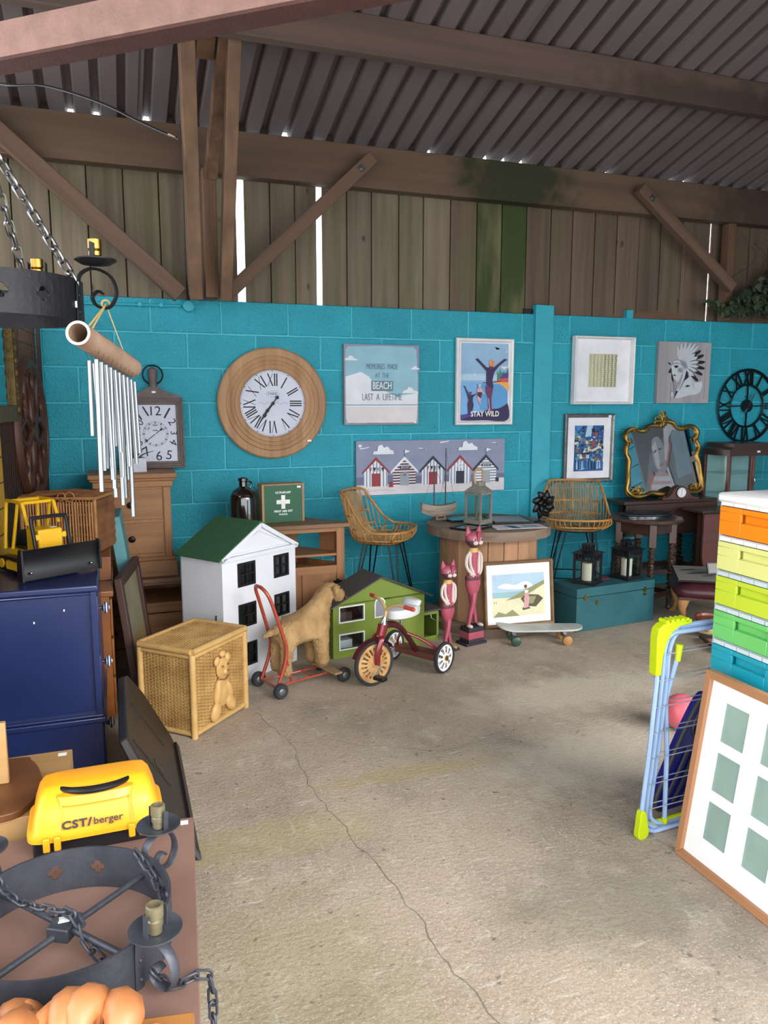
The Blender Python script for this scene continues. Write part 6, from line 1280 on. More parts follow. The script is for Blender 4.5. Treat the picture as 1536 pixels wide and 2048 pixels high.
# blue sledge and pink ball
mat('sledge_blue', '#1a1f8a', .3, 0, '#141a75', 6, coat=.3); plain('sledge_grey', '#3f4046', .5); mat('ball_pink', '#e8707c', .35, 0, '#e06470', 3)
T = thing('plastic_sledge', 'blue and grey plastic toy sledge leaning behind the airer', 'sledge', (1.23, -3.03, .0), R(8), ry=R(18))
pf = bez2([(-.075, .002), (.05, .002), (.085, .2), (.1, .36), (.085, .44), (.035, .46), (0, .42), (-.035, .3), (-.07, .12)], 5)
hole = el(.03, .35, .026, .055, 18, rot=-14); k0 = min(range(len(pf)), key=lambda i: (pf[i][0]-hole[0][0])**2+(pf[i][1]-hole[0][1])**2)
MB().prism(pf[:k0+1]+[hole[0]]+hole[:0:-1]+[(hole[0][0], hole[0][1]-.0002), (pf[k0][0], pf[k0][1]+.0002)]+pf[k0+1:], -.02, .02).build('shell', 'sledge_blue', T)
MB().tube([(x_, -.012, z_) for x_, z_ in pf], .009, 8, closed=True).build('edge_trim', 'sledge_grey', T)
for k in range(3): MB().tube(bez([(-.05+.045*k, -.024, .03), (-.025+.045*k, -.026, .13), (.0+.04*k, -.024, .24)], 4), .007, 6).build('runner_rib', 'sledge_grey', T)
MB().tube([(x_, -.02, z_) for x_, z_ in el(.03, .35, .03, .06, 20, rot=-14)], .006, 6, closed=True).build('grip_trim', 'sledge_grey', T)
MB().tube(bez([(.05, 0, .455), (.06, 0, .5), (.075, 0, .56), (.08, 0, .6)], 4), .010, 8).build('handle', 'black_plastic', T)
T = thing('pink_ball', 'pink ball on the floor behind the blue sledge', 'ball', (1.77, -2.47, .0)); MB().ball((0, 0, .085), .085, 28, 18).build('shell', 'ball_pink', T)
# ================================================================ ivy in the corner
mat('ivy_leaf', '#33452a', .6, 0, '#1f2c18', 8, rand=.2); plain('ivy_stem', '#4a3a2a', .8)
T = thing('ivy', 'dark green ivy creeping over the boards in the corner', 'ivy', (4.36, -.02, 2.2))
lf = MB(); ri = random.Random(11)
def leaf(p, s, n_, up_):
    t_ = n_.cross(up_).normalized(); u_ = t_.cross(n_).normalized()
    sh = [(0, -.5), (.28, -.42), (.5, -.1), (.25, .0), (.2, .25), (0, .6), (-.2, .25), (-.25, 0), (-.5, -.1), (-.28, -.42)]
    vs = [p+(t_*a+u_*b_)*s+n_*(.12*s*(abs(a)-.2)) for a, b_ in sh]; lf.add([p+n_*.1*s]+vs, [(0, i+1, (i+1) % 10+1) for i in range(10)])
for i in range(1500):
    u_ = ri.random(); x_ = .65-1.25*u_**1.8*ri.random()**.5; zmax = (1.0*max(0, (x_+.35))+.16) if x_ > -.35 else .16; z_ = ri.random()*min(1.05, zmax)*ri.random()**.3*(.9)
    if x_ < -.45 and ri.random() < .6: continue
    n_ = Vector((ri.uniform(-.6, .4), -1, ri.uniform(-.3, .8))).normalized(); leaf(Vector((x_, ri.uniform(-.2, -.09), z_*.66+.035)), ri.uniform(.04, .075), n_, Vector((ri.uniform(-.5, .5), 0, -1)))
o = lf.build('foliage', 'ivy_leaf', T, smooth=False); tag(o, kind='stuff')
for k in range(7):
    x0 = -.3+.14*k; MB().tube(bez([(x0, -.08, 0), (x0+ri.uniform(-.1, .1), -.09, .25), (x0+.2+ri.uniform(-.1, .1), -.085, .5), (x0+.1, -.09, .6+ri.random()*.1)], 5), .004, 5).build('stem', 'ivy_stem', T)
strut('beam_post', (4.10, -.05, 2.197), (4.10, -.05, 2.964), .075, .08, 'old_timber_z', 'short post under the plate by the ivy'); strut('beam_post', (4.72, -.05, 2.197), (4.72, -.05, 2.964), .12, .08, 'post_wood', 'corner post behind the ivy')
# ================================================================ left side: mesh partition and what hangs on it
plain('mesh_wire', '#3a302c', .6, .4)
T = thing('mesh_panel', 'dark welded wire mesh partition at the end of the block wall', 'mesh panel', (-1.255, -1.5, 0), R(84.6))
b = MB()
for i in range(31): x_ = .01+.0485*i; b.tube([(x_, 0, .02), (x_, 0, 2.02)], .0018, 4)
for i in range(28): z_ = .04+.073*i; b.tube([(.0, .003, z_), (1.47, .003, z_)], .0018, 4)
tag(b.build('wire_grid', 'mesh_wire', T), kind='stuff')
for x_ in (0, 1.47): MB().bx(x_-.012, x_+.012, -.012, .012, 0, 2.04).build('post', 'mesh_wire', T)
for z_ in (.012, 2.03): MB().bx(.012, 1.458, -.01, .01, z_-.01, z_+.01).build('rail', 'mesh_wire', T)
# carved rosette
wood('rosette_wood', '#5a3524', '#3f2418', 'z', .5, 14, .15)
T = thing('carved_rosette', 'round carved dark wood tracery panel leaning on the wire mesh', 'carved panel', (-1.145, -.47, 1.37), R(84.6))
Rr = .39
MB().ring((0, 0, 0), Rr, (.028, .02), 56, 8).build('rim', 'rosette_wood', T); MB().ring((0, 0, 0), Rr*.93, (.012, .028), 56, 6).build('inner_rim', 'rosette_wood', T)
for k in range(6):
    a = PI/3*k
    for s_ in (-1, 1):
        P_ = bez([(.04*math.cos(a), 0, .04*math.sin(a)), (.2*math.cos(a+s_*.34), 0, .2*math.sin(a+s_*.34)), (.36*math.cos(a), 0, .36*math.sin(a))], 6); MB().tube(P_, (.016), 8).build('petal', 'rosette_wood', T)
    MB().ring((.27*math.cos(a+PI/6), 0, .27*math.sin(a+PI/6)), .075, (.010, .014), 24, 6).build('roundel', 'rosette_wood', T)
MB().cyl((0, .02, 0), (0, -.025, 0), .055, n=20).build('boss', 'rosette_wood', T)
for x_ in (-.2, .2): MB().cyl((x_, .01, Rr*.85), (x_, .0, .655), .004, n=6).build('hanging_wire', 'mesh_wire', T)
# gilt mirror on mesh
mat('old_gilt', '#7a6038', .5, .6, '#56431f', 30, None, .5, 60); plain('teal_mirror', '#9fb4b4', .03, 1.)
T = thing('gilt_wall_mirror', 'carved gilt framed mirror hanging on the wire mesh', 'mirror', (-1.215, -1.17, 1.44), R(84.6))
for nm, P_ in (('frame_rail', [(-.34, 0), (.34, 0), (.26, .08), (-.26, .08)]), ('frame_rail', [(-.34, .62), (.34, .62), (.26, .54), (-.26, .54)]), ('frame_stile', [(-.34, 0), (-.34, .62), (-.26, .54), (-.26, .08)]), ('frame_stile', [(.34, 0), (.34, .62), (.26, .54), (.26, .08)])):
    MB().prism(P_, -.022, .012).build(nm, 'old_gilt', T, bevel=.006)
MB().bx(-.265, .265, .0, .008, .075, .545).build('glass', 'teal_mirror', T)
for k in range(9):
    for x_ in (-.3, .3): MB().ball((x_, -.022, .06+.0625*k), (.02, .012, .026), 8, 6).build('carved_leaf', 'old_gilt', T)
T = thing('straw_panel', 'yellow slatted straw panel hanging low on the wire mesh', 'panel', (-1.235, -1.32, .72), R(84.6)); plain('straw', '#b98f2e', .8)
for k in range(9): MB().bx(-.16+.03*k, -.134+.03*k, -.008, .0, 0, .66).build('slat', 'straw', T)
for z_ in (.08, .2, .32, .44, .56): MB().cyl((-.165, -.011, z_), (.11, -.011, z_), .0025, n=5).build('binding', 'mesh_wire', T)
# ================================================================ pine chest, box and hamper
wood('pine_orange', '#8a5428', '#693a18', 'y', .35, 12, .06, .5, coat=.3)
T = thing('pine_chest', 'orange pine chest of drawers behind the navy chest', 'chest of drawers', (-.765, -1.53, 0))
MB().bx(-.38, 0, .01, .88, 0, .63).build('carcass', 'pine_orange', T); MB().bx(-.39, .02, 0, .89, .63, .66).build('top', 'pine_orange', T, bevel=.006)
for k in range(3): d = MB().bx(0, .012, .04, .85, .04+.195*k, .22+.195*k).build('drawer', 'pine_orange', T, bevel=.004)
T = thing('pine_box', 'plain pine box under the wicker hamper', 'box', (-.752, -1.30, .6605)); MB().bx(-.39, 0, 0, .5, 0, .118).build('body', 'pine_orange', T, bevel=.003)
mat('wicker_brown', '#8f5f38', .6, 0, '#5f3a1f', 14); mat('wicker_light', '#b4824f', .6, 0, '#8a5a30', 14)
T = thing('wicker_hamper', 'brown wicker picnic hamper lying on the pine box', 'hamper', (-.815, -1.185, .786), R(-19))
hw_, hd_, hh = .37, .255, .285
MB().bx(-hw_, 0, .006, hd_, .004, hh-.03).build('lining', 'wicker_brown', T)
tag(weave(hw_, hh-.03, 22, 5, .005).build('woven_front', 'wicker_light', T, loc=(-hw_, 0, .01)), kind='stuff')
b = MB()
for i in range(26): x_ = -hw_+.007+i*hw_/26*.98; b.tube([(x_, -.006, .008), (x_+.001, -.008, .13), (x_, -.006, hh-.03)], .0038, 5)
tag(b.build('front_canes', 'wicker_light', T), kind='stuff')
b = MB()
for j in range(6):
    z_ = .02+.043*j
    for i in range(28): y_ = .008+i*hd_/28*.97; b.tube([(.004, y_, z_-.024), (.011, y_+.003, z_), (.004, y_+.006, z_+.024)], .004, 4)
tag(b.build('woven_side', 'wicker_brown', T), kind='stuff')
for p in ((-hw_, 0), (0, 0), (0, hd_), (-hw_, hd_)): MB().cyl((*p, 0), (*p, hh-.02), .009, n=8).build('corner_post', 'wicker_light', T)
b = MB()
for j in range(20): y_ = .006+j*.0122; b.tube([(-hw_-.008, y_, hh-.008+.006*math.sin(j*.5)), (-hw_/2, y_, hh+.006), (.008, y_, hh-.008)], .005, 5)
tag(b.build('lid', 'wicker_brown', T), kind='stuff')
for A_, B_ in (((-hw_-.006, -.008), (.008, -.008)), ((.008, -.008), (.008, hd_+.006)), ((.008, hd_+.006), (-hw_-.006, hd_+.006)), ((-hw_-.006, hd_+.006), (-hw_-.006, -.008))): MB().tube([(*A_, hh-.012), (*B_, hh-.012)], .009, 8).build('lid_rim', 'wicker_light', T)
for k in range(5): a = .7*k; MB().ring((-.1-.02*k, -.012, hh-.01+.006*(k % 2)), .02+.004*(k % 3), .0035, 14, 5, 'y' if k % 2 else 'z').build('strap_loop', 'wicker_light', T)
# ================================================================ leaning pictures
wood('dark_frame', '#4a302a', '#33201c', 'z', .5, 18, .1); mat('faded_print', '#8f8a70', .4, 0, '#6f6a55', 4); mat('faded_sand', '#9a845a', .5, 0, '#7d6a45', 5)
T = thing('dark_frame_picture', 'dark framed faded seaside picture leaning on the pine chest', 'picture', (-.645, -1.485, .006), R(80), rx=R(-6.5))
for nm, P_ in (('rail', [(0, 0), (.56, 0), (.51, .05), (.05, .05)]), ('rail', [(0, .70), (.56, .70), (.51, .65), (.05, .65)]), ('stile', [(0, 0), (0, .70), (.05, .65), (.05, .05)]), ('stile', [(.56, 0), (.56, .70), (.51, .65), (.51, .05)])): MB().prism(P_, -.015, .02).build(nm, 'dark_frame', T, bevel=.004)
MB().bx(.045, .515, .004, .012, .045, .36).build('print_shore', 'faded_sand', T); MB().bx(.045, .515, .004, .012, .36, .655).build('print_sky', 'faded_print', T)
mat('canvas_teal', '#5f9aa0', .6, 0, '#4d868e', 6)
T = thing('teal_canvas', 'tall turquoise canvas leaning between the pine chest and the bear box', 'canvas', (-.615, -.945, .0), R(88), rx=R(-7))
MB().bx(0, .36, -.03, .03, .004, .93).build('stretcher', 'canvas_teal', T, bevel=.003); MB().bx(-.001, .361, -.031, .031, .50, .535).build('paint_stripe', 'h_sand', T)
# ================================================================ navy chest of drawers
mat('navy_paint', '#1c2a58', .32, 0, '#17234c', 3, coat=.25); plain('stripe_white', '#dfe2ea', .3)
T = thing('navy_chest', 'navy painted chest of drawers with striped round knobs', 'chest of drawers', (-.795, -2.12, 0))
MB().bx(-.46, -.03, .02, .55, .285, .80).build('carcass', 'navy_paint', T); MB().bx(-.48, .0, -.005, .575, .80, .828).bx(-.47, -.01, .008, .562, .785, .80).build('top', 'navy_paint', T, bevel=.008, seg=3)
MB().bx(-.48, .005, -.012, .585, .262, .285).bx(-.475, -.002, -.002, .575, .285, .295).build('moulding', 'navy_paint', T, bevel=.008, seg=3)
MB().bx(-.47, -.008, .0, .57, 0, .262).build('plinth', 'navy_paint', T, bevel=.003); MB().bx(-.03, -.008, .0, .022, .285, .80).build('corner_stile', 'navy_paint', T)
for z0, z1 in ((.545, .775), (.31, .53), (.03, .25)):
    d = MB().bx(-.026, -.004, .03, .54, z0, z1).build('drawer', 'navy_paint', T, bevel=.004)
    for y_ in (.285,):
        kb = MB().lathe([(.008, 0), (.007, .008)], 12).xf(Matrix.Rotation(PI/2, 4, 'Y')).build('knob', 'navy_paint', d, loc=(-.004, y_, (z0+z1)/2))
        for q in range(6):
            t0, t1 = q/6, (q+1)/6; r0, r1 = .026*math.sin(PI*(.12+.86*t0)), .026*math.sin(PI*(.12+.86*t1))
            kb2 = MB().lathe([(r0, .008+.032*t0), (r1, .008+.032*t1)], 16, cap=False).xf(Matrix.Rotation(PI/2, 4, 'Y'))
            kb2.v = [Vector((p.x-.004, p.y+y_, p.z+(z0+z1)/2)) for p in kb2.v]; kb2.build('knob_stripe', 'stripe_white' if q % 2 else 'navy_paint', d)
for x_, z_ in ((-.24, .69), (-.13, .73)): MB().prism(el(0, 0, .003, .005, 8), -.0008, 0).build('chip', 'tag_white', T, loc=(x_, .0195, z_))
# ================================================================ toy bulldozer
mat('toy_yellow', '#e8b81a', .4, 0, '#d8a512', 5, coat=.2)
T = thing('toy_bulldozer', 'yellow metal toy bulldozer with black blade on the navy chest', 'toy bulldozer', (-1.02, -1.78, .834), R(-58))
vs = []; fs = []; sec = [(.0, .0), (-.014, .03), (-.018, .065), (-.010, .10), (.006, .125)]
for y_ in (-.165, .165):
    for t_ in (0, .008): vs += [(.155+p[0]+t_, y_, p[1]) for p in sec]
n = len(sec)
for i in range(n-1): fs += [(i, i+1, 2*n+i+1, 2*n+i), (n+i, n+i+1, 3*n+i+1, 3*n+i), (i, i+1, n+i+1, n+i), (2*n+i, 2*n+i+1, 3*n+i+1, 3*n+i)]
fs += [(0, n, 3*n, 2*n), (n-1, 2*n-1, 4*n-1, 3*n-1)]
bl = MB().add(vs, fs).build('blade', 'black_plastic', T)
for y_ in (-.168, .168): MB().prism([(.13, 0), (.175, .0), (.172, .125), (.15, .13), (.135, .07)], y_-.004, y_+.004).build('blade_cheek', 'black_plastic', bl)
for y_ in (-.13, .13): MB().ball((.163, y_, .03), .006, 8, 6).build('rivet', 'steel', bl)
for s_ in (-1, 1):
    MB().prism(bez2([(-.15, .0), (.08, .0), (.11, .03), (.08, .06), (-.15, .06), (-.18, .03)], 4), s_*.085-.022, s_*.085+.022).build('track', 'black_plastic', T, bevel=.003)
    MB().bar((-.05, s_*.12, .035), (.14, s_*.12, .035), .016, .03).build('push_arm', 'toy_yellow', T)
    for x_ in (-.13, -.07, 0, .06): MB().cyl((x_, s_*.105, .03), (x_, s_*.112, .03), .02, n=14).build('track_wheel', 'toy_yellow', T)
MB().bx(-.17, .09, -.062, .062, .045, .085).build('body', 'toy_yellow', T, bevel=.006)
hd_ = MB().bx(-.02, .085, -.052, .052, .085, .185).build('hood', 'toy_yellow', T, bevel=.006)
for k in range(8): MB().bx(.085, .0875, -.036, .036, .095+.008*k, .099+.008*k).build('grille_bar', 'toy_yellow', hd_)
for s_ in (-1, 1): MB().cyl((.06, s_*.06, .155), (.085, s_*.06, .155), .012, n=14).build('headlamp', 'toy_yellow', hd_)
box(hd_, 'price_sticker', 'tag_white', .03, .055, .02, .045, .1851, .186)
MB().bx(-.13, -.05, -.045, .045, .085, .10).bx(-.14, -.125, -.045, .045, .1, .16).build('seat', 'black_plastic', T, bevel=.003)
for s_ in (-1, 1):
    MB().tube(bez([(-.16, s_*.075, .085), (-.15, s_*.07, .22), (-.14, s_*.068, .285), (-.12, s_*.068, .292), (-.02, s_*.068, .29), (.0, s_*.068, .275), (.03, s_*.068, .20)], 4), .0075, 8).build('roll_bar', 'toy_yellow', T)
    MB().tube([(-.04, s_*.07, .285), (-.1, s_*.072, .09)], .007, 8).build('roll_brace', 'toy_yellow', T)
MB().tube([(-.12, -.068, .29), (-.12, .068, .29)], .0075, 8).build('roll_cross', 'toy_yellow', T); MB().tube([(-.02, -.068, .288), (-.02, .068, .288)], .0075, 8).build('roll_cross', 'toy_yellow', T)
MB().tube(bez([(.11, -.075, .06), (.09, -.075, .16), (.075, -.075, .225), (.075, -.06, .235), (.075, .06, .235), (.075, .075, .225), (.09, .075, .16), (.11, .075, .06)], 4), .008, 8).build('lift_bar', 'lantern_black', T)
# ================================================================ black folded board
mat('black_vinyl', '#2a2626', .45, 0, '#1d1a1a', 6, None, .1)
T = thing('black_folding_board', 'black padded folding board leaning along the navy chest', 'folding board', (-.505, -2.80, 0), R(90), rx=R(-27))
MB().prism([(0, .004), (.9, .004), (.95, .05), (.95, .30), (.86, .43), (.78, .46), (.16, .46), (0, .2)], 0, .035).build('panel', 'black_vinyl', T, bevel=.008)
MB().bar((.02, -.002, .02), (.9, -.002, .02), .02, .03).build('edge_rail', 'black_vinyl', T); MB().bx(0, .05, -.012, .0, .0, .05).build('corner_cap', 'sledge_grey', T)
MB().tube(bez([(.70, .035, .43), (.72, .06, .40), (.74, .045, .36)], 4), .006, 8).build('latch', 'chrome', T); MB().bx(.30, .34, -.002, .0, .2, .26).build('strap', 'black_plastic', T)
for x_ in (.2, .55): MB().tube([(x_, -.001, .42), (x_+.1, -.001, .15)], .003, 5).build('crease_seam', 'black_vinyl', T)
# ================================================================ pale box with curved shelf
wood('ply_pale', '#b08a5c', '#94703f', 'x', .6, 10, .06, .5); wood('brown_board', '#6f4526', '#573318', 'x', .45, 10, .06, .5)
T = thing('plywood_box', 'pale plywood box standing behind the yellow case', 'box', (-.88, -3.165, 0)); MB().bx(-.6, 0, 0, .39, 0, .45).build('body', 'ply_pale', T, bevel=.002); box(T, 'price_sticker', 'tag_white', -.04, -.015, .35, .37, .4502, .451)
T = thing('curved_shelf', 'brown wooden shelf unit with rounded end on the plywood box', 'shelf', (-1.02, -3.10, .4515))
MB().prism(bez2([(-.4, -.09), (-.03, -.085), (.045, -.04), (.075, .05), (.06, .16), (.03, .24), (-.02, .27), (-.4, .27)], 4), 0, .02, 'xy').build('rounded_shelf', 'brown_board', T, bevel=.003)
MB().bx(-.4, -.015, .10, .12, .02, .20).build('upright', 'ply_pale', T, bevel=.003); MB().bx(-.4, -.02, -.07, -.05, .02, .05).build('lower_rail', 'ply_pale', T, bevel=.002)
# ================================================================ brown table, case, chandelier
mat('brown_top', '#8a6c60', .5, 0, '#7d6055', 5)
T = thing('brown_table', 'low brown laminate table in the near corner', 'table', (-.552, -3.26, 0), R(-4.5))
MB().bx(-.85, 0, -.98, .0, .385, .42).build('top', 'brown_top', T, bevel=.003)
for x_, y_ in ((-.04, -.04), (-.81, -.04), (-.04, -.94), (-.81, -.94)): MB().bx(x_-.025, x_+.025, y_-.025, y_+.025, 0, .385).build('leg', 'dark_oak', T)
for A_, B_ in (((-.81, -.04), (-.04, -.04)), ((-.04, -.04), (-.04, -.94)), ((-.04, -.94), (-.81, -.94)), ((-.81, -.94), (-.81, -.04))): MB().bar((*A_, .35), (*B_, .35), .02, .06).build('apron', 'dark_oak_x', T)
box(T, 'price_sticker', 'tag_white', -.035, -.015, -.035, -.015, .4202, .421)
mat('case_yellow', '#eea31c', .4, 0, '#e69816', 3, coat=.15)
T = thing('instrument_case', 'yellow instrument case with black handle and black base on the brown table', 'case', (-.795, -3.345, .4205), R(1.5))
w2 = .163
MB().bx(-w2+.012, w2-.012, .012, .19, 0, .05).build('base', 'black_plastic', T, bevel=.006)
def shell(z, dx, y0, y1): return (z, 0, (y0+y1)/2, w2-dx, (y1-y0)/2)
MB().loft([shell(.045, -.002, -.005, .205), shell(.056, -.002, -.005, .205), shell(.064, .008, .008, .2), shell(.10, .016, .03, .195), shell(.13, .026, .055, .185), shell(.146, .038, .075, .175), shell(.15, .06, .085, .165)], 48, sq=.28).build('lid', 'case_yellow', T, smooth=45)
for s_ in (-1, 1): MB().loft([(.065, s_*.085, .015, .006, .012), (.13, s_*.08, .055, .005, .01)], 8).build('rib', 'case_yellow', T)
MB().loft([(.118, 0, .046, .085, .02), (.136, 0, .06, .092, .022), (.140, 0, .064, .06, .012)], 24, sq=.6).build('handle_recess', 'case_yellow', T)
MB().tube(bez([(-.085, .082, .142), (-.05, .05, .146), (0, .036, .148), (.05, .05, .146), (.085, .082, .142)], 6), [(.006+.005*math.sin(PI*i/24), .005+.003*math.sin(PI*i/24)) for i in range(25)], 8).build('handle', 'black_plastic', T)
for x_ in (-.118, -.093, .082, .108): MB().bx(x_-.008, x_+.008, -.014, -.002, .026, .062).build('latch', 'case_yellow', T, bevel=.003)
for s_ in (-1, 1): MB().bx(s_*.1-.035, s_*.1+.035, .0, .012, .03, .044).build('hinge_bar', 'black_plastic', T)
txt = text(T, 'lettering', 'CST/', .026, 'ink_black', (-.012, .006, .078), (R(64), 0, 0), bold=.0011, align='RIGHT', sx=1.2, spacing=1.12); text(T, 'lettering', 'berger', .024, 'ink_black', (-.008, .006, .078), (R(64), 0, 0), bold=.0003, align='LEFT', sx=1.1)
# --- iron ring chandelier
mat('iron_grey', '#4c4f58', .5, .4, '#3b3d45', 12, None, .2, 50); mat('iron_black', '#26262a', .5, .5, '#1c1c20', 12, None, .2, 50)
def iron_band(parent, m, r, h):
    ms = []
    for rr_ in (r, r-.004): pass
    n = 72; vs = []; fs = []
    for rr_, z_ in ((r, 0), (r, h), (r-.005, h), (r-.005, 0)): vs += [(rr_*math.cos(2*PI*j/n), rr_*math.sin(2*PI*j/n), z_) for j in range(n)]
    for q in range(4):
        for j in range(n): fs.append((q*n+j, q*n+(j+1) % n, ((q+1) % 4)*n+(j+1) % n, ((q+1) % 4)*n+j))
    o = MB().add(vs, fs).build('band', m, None)
    c = MB()
    for k in range(4):
        for d_ in (-.22, .22):
            a = PI/2*k+PI/4+d_+R(CH_ROT)
            for ox, oz in ((.009, 0), (-.009, 0), (0, .009), (0, -.009)):
                t_ = Vector((-math.sin(a), math.cos(a), 0)); p = Vector((math.cos(a), math.sin(a), 0))
                c.tube([p*(r-.03)+t_*ox+Vector((0, 0, h/2+oz+.0003*ox)), p*(r+.03)+t_*ox+Vector((0, 0, h/2+oz))], .0078+abs(oz)*.02, 14)
    co = c.build('cutter', m, None); bo = o.modifiers.new('b', 'BOOLEAN'); bo.operation = 'DIFFERENCE'; bo.object = co; bo.solver = 'EXACT'; bo.use_self = True
    me = bpy.data.meshes.new_from_object(o.evaluated_get(bpy.context.evaluated_depsgraph_get())); bpy.data.objects.remove(o); bpy.data.objects.remove(co)
    me.polygons.foreach_set('use_smooth', [False]*len(me.polygons)); o2 = bpy.data.objects.new('band', me); COL.objects.link(o2); o2.parent = parent; return o2
CH_ROT = 0
_link = None
def chain(parent, pts, m, L_=.036):
    """chain of separate links along a path"""
    global _link
    P_ = [Vector(p) for p in pts]; seg = [(P_[i+1]-P_[i]).length for i in range(len(P_)-1)]; tot = sum(seg); k = int(tot/(L_*.74)); alt = 0
    def at(s):
        for i, l_ in enumerate(seg):
            if s <= l_ or i == len(seg)-1: return P_[i].lerp(P_[i+1], s/max(l_, 1e-9)), (P_[i+1]-P_[i]).normalized()
            s -= l_
    if _link is None or _link.get('m') != m:
        q = [(0, .24*L_*c_, .27*L_+.24*L_*s_) if s_ >= 0 else (0, .24*L_*c_, -.27*L_+.24*L_*s_) for c_, s_ in [(math.cos(2*PI*i/14), math.sin(2*PI*i/14)) for i in range(14)]]
        o = MB().tube(q, .085*L_, 6, closed=True).build('chain_link', m, parent); _link = {'o': o, 'm': m, 'used': False}
    for i in range(k+1):
        p, d = at(tot*i/max(1, k)); q = Vector((0, 0, 1)).rotation_difference(d).to_matrix() @ Matrix.Rotation(PI/2*(i % 2)+.5, 3, 'Z')
        if not _link['used']: o = _link['o']; _link['used'] = True
        else: o = bpy.data.objects.new('chain_link', _link['o'].data); COL.objects.link(o); o.parent = parent
        o.location = p; o.rotation_euler = q.to_euler()
def scroll_arm(parent, m, a, r, h, holder):
    X = Matrix.Rotation(a, 4, 'Z')
    def xf(b): return b.xf(X)
    P_ = bez([(r+.002, 0, .0), (r+.004, 0, h*.8), (r+.012, 0, h+.012), (r+.045, 0, h+.024), (r+.085, 0, h+.005), (r+.098, 0, h-.035), (r+.08, 0, h-.068), (r+.05, 0, h-.066), (r+.038, 0, h-.045), (r+.052, 0, h-.03), (r+.064, 0, h-.036)], 5)
    ar = xf(MB().tube(P_, [(.0035, .011)]*len(P_), 8, flat=(1, 0, 0))).build('scroll_arm', m, parent)
    for z_ in (.02, .06): xf(MB().ball((r+.005, 0, z_), .005, 8, 6)).build('rivet', m, ar)
    c = (r+.05, 0, h+.03)
    xf(MB().lathe([(.01, 0), (.035, .004), (.05, .013), (.05, .016), (.034, .008), (.01, .006)], 28, c)).build('drip_pan', m, ar)
    xf(MB().lathe([(.013, .008), (.013, .022), (.0155, .024), (.0155, .034), (.012, .037), (.0165, .04), (.0165, .062), (.013, .064), (.012, .05)], 18, c)).build('lamp_holder', holder, ar)
    for s_ in (-1, 1): xf(MB().prism([(-.006, .006), (.006, .006), (.008, .05), (-.004, .055)], s_*.024-.001, s_*.024+.001).xf(Matrix.Translation(c))).build('candle_clip', m, ar)
def chandelier(T, m, holder, r=.213, h=.1, rot=40, cross=True):
    global CH_ROT
    CH_ROT = rot-45+45; iron_band(T, m, r, h)
    for k in range(4): scroll_arm(T, m, R(rot)+PI/2*k, r, h, holder)
    if cross:
        for k in range(2):
            a = R(rot)+PI/2*k; MB().cyl((r*.98*math.cos(a), r*.98*math.sin(a), .045+.008*k), (-r*.98*math.cos(a), -r*.98*math.sin(a), .045+.008*k), .007, n=10).build('cross_bar', m, T)
        MB().bx(-.03, .03, -.024, .024, .036, .066).xf(Matrix.Rotation(R(rot+20), 4, 'Z')).build('hub_clamp', m, T, bevel=.003)
        for s_ in (-1, 1): MB().cyl((s_*.017, 0, .066), (s_*.017, 0, .073), .007, n=6).build('hub_bolt', m, T)
T = thing('ring_chandelier', 'grey iron ring chandelier lying on the brown table', 'chandelier', (-.852, -3.70, .4205))
plain('old_brass', '#8f866a', .4, .6); chandelier(T, 'iron_grey', 'old_brass', rot=41)
box(T, 'price_sticker', 'tag_white', -.012, .01, -.008, .012, .0662, .067)
_link = None
rz_ = R(41)
chain(T, bez([(.20*math.cos(rz_), .20*math.sin(rz_), .10), (.19, .06, .06), (.185, -.02, .03), (.17, -.10, .02), (.14, -.15, .06)], 4), 'iron_grey')
chain(T, bez([(-.14, .14, .10), (-.1, .09, .075), (-.04, .03, .08), (.02, -.02, .085), (.04, -.06, .05), (.09, -.10, .012), (.13, -.15, .04)], 4), 'iron_grey')
chain(T, bez([(.10, -.20, .01), (.02, -.17, .008), (-.06, -.16, .008), (-.14, -.14, .008)], 4), 'iron_grey')
chain(T, bez([(.17, -.20, .05), (.20, -.19, .012), (.255, -.175, .008), (.272, -.18, -.01), (.275, -.182, -.08), (.275, -.184, -.18)], 5), 'iron_grey')
# carved wooden piece in the very corner
mat('carved_wood', '#b9794a', .45, 0, '#9c5f36', 7, None, .2, 18); plain('pine_base', '#a9713c', .5)
T = thing('carved_figure', 'orange brown carved wooden figure lying on its base with a red sticker', 'carving', (-.80, -3.985, .4205), R(-9))
MB().bx(.04, .18, -.14, .0, 0, .05).build('base', 'pine_base', T, bevel=.004)
MB().ring((.115, -.04, .0502), .022, .002, 20, 5, 'z').build('grain_ring', 'carved_wood', T)
rc = random.Random(5)
MB().loft([(0, -.12, -.07, .17, .07), (.05, -.12, -.07, .165, .065), (.1, -.12, -.07, .14, .055), (.125, -.13, -.07, .10, .035)], 28).build('body', 'carved_wood', T)
for k in range(11):
    x_ = -.28+.033*k; MB().tube(bez([(x_, -.13, .07), (x_+rc.uniform(-.02, .03), -.08, .125+rc.uniform(-.008, .014)), (x_+rc.uniform(-.03, .03), -.03, .105), (x_+rc.uniform(-.02, .02), -.005, .05)], 5), [.028+.008*math.sin(i*.7+k) for i in range(16)], 10).build('drapery_fold', 'carved_wood', T)
MB().ball((-.20, -.04, .115), (.03, .022, .02), 12, 8).build('carved_hand', 'carved_wood', T)
MB().bx(.10, .165, -.075, -.05, .0502, .0512).build('red_sticker', 'red_tag', T)
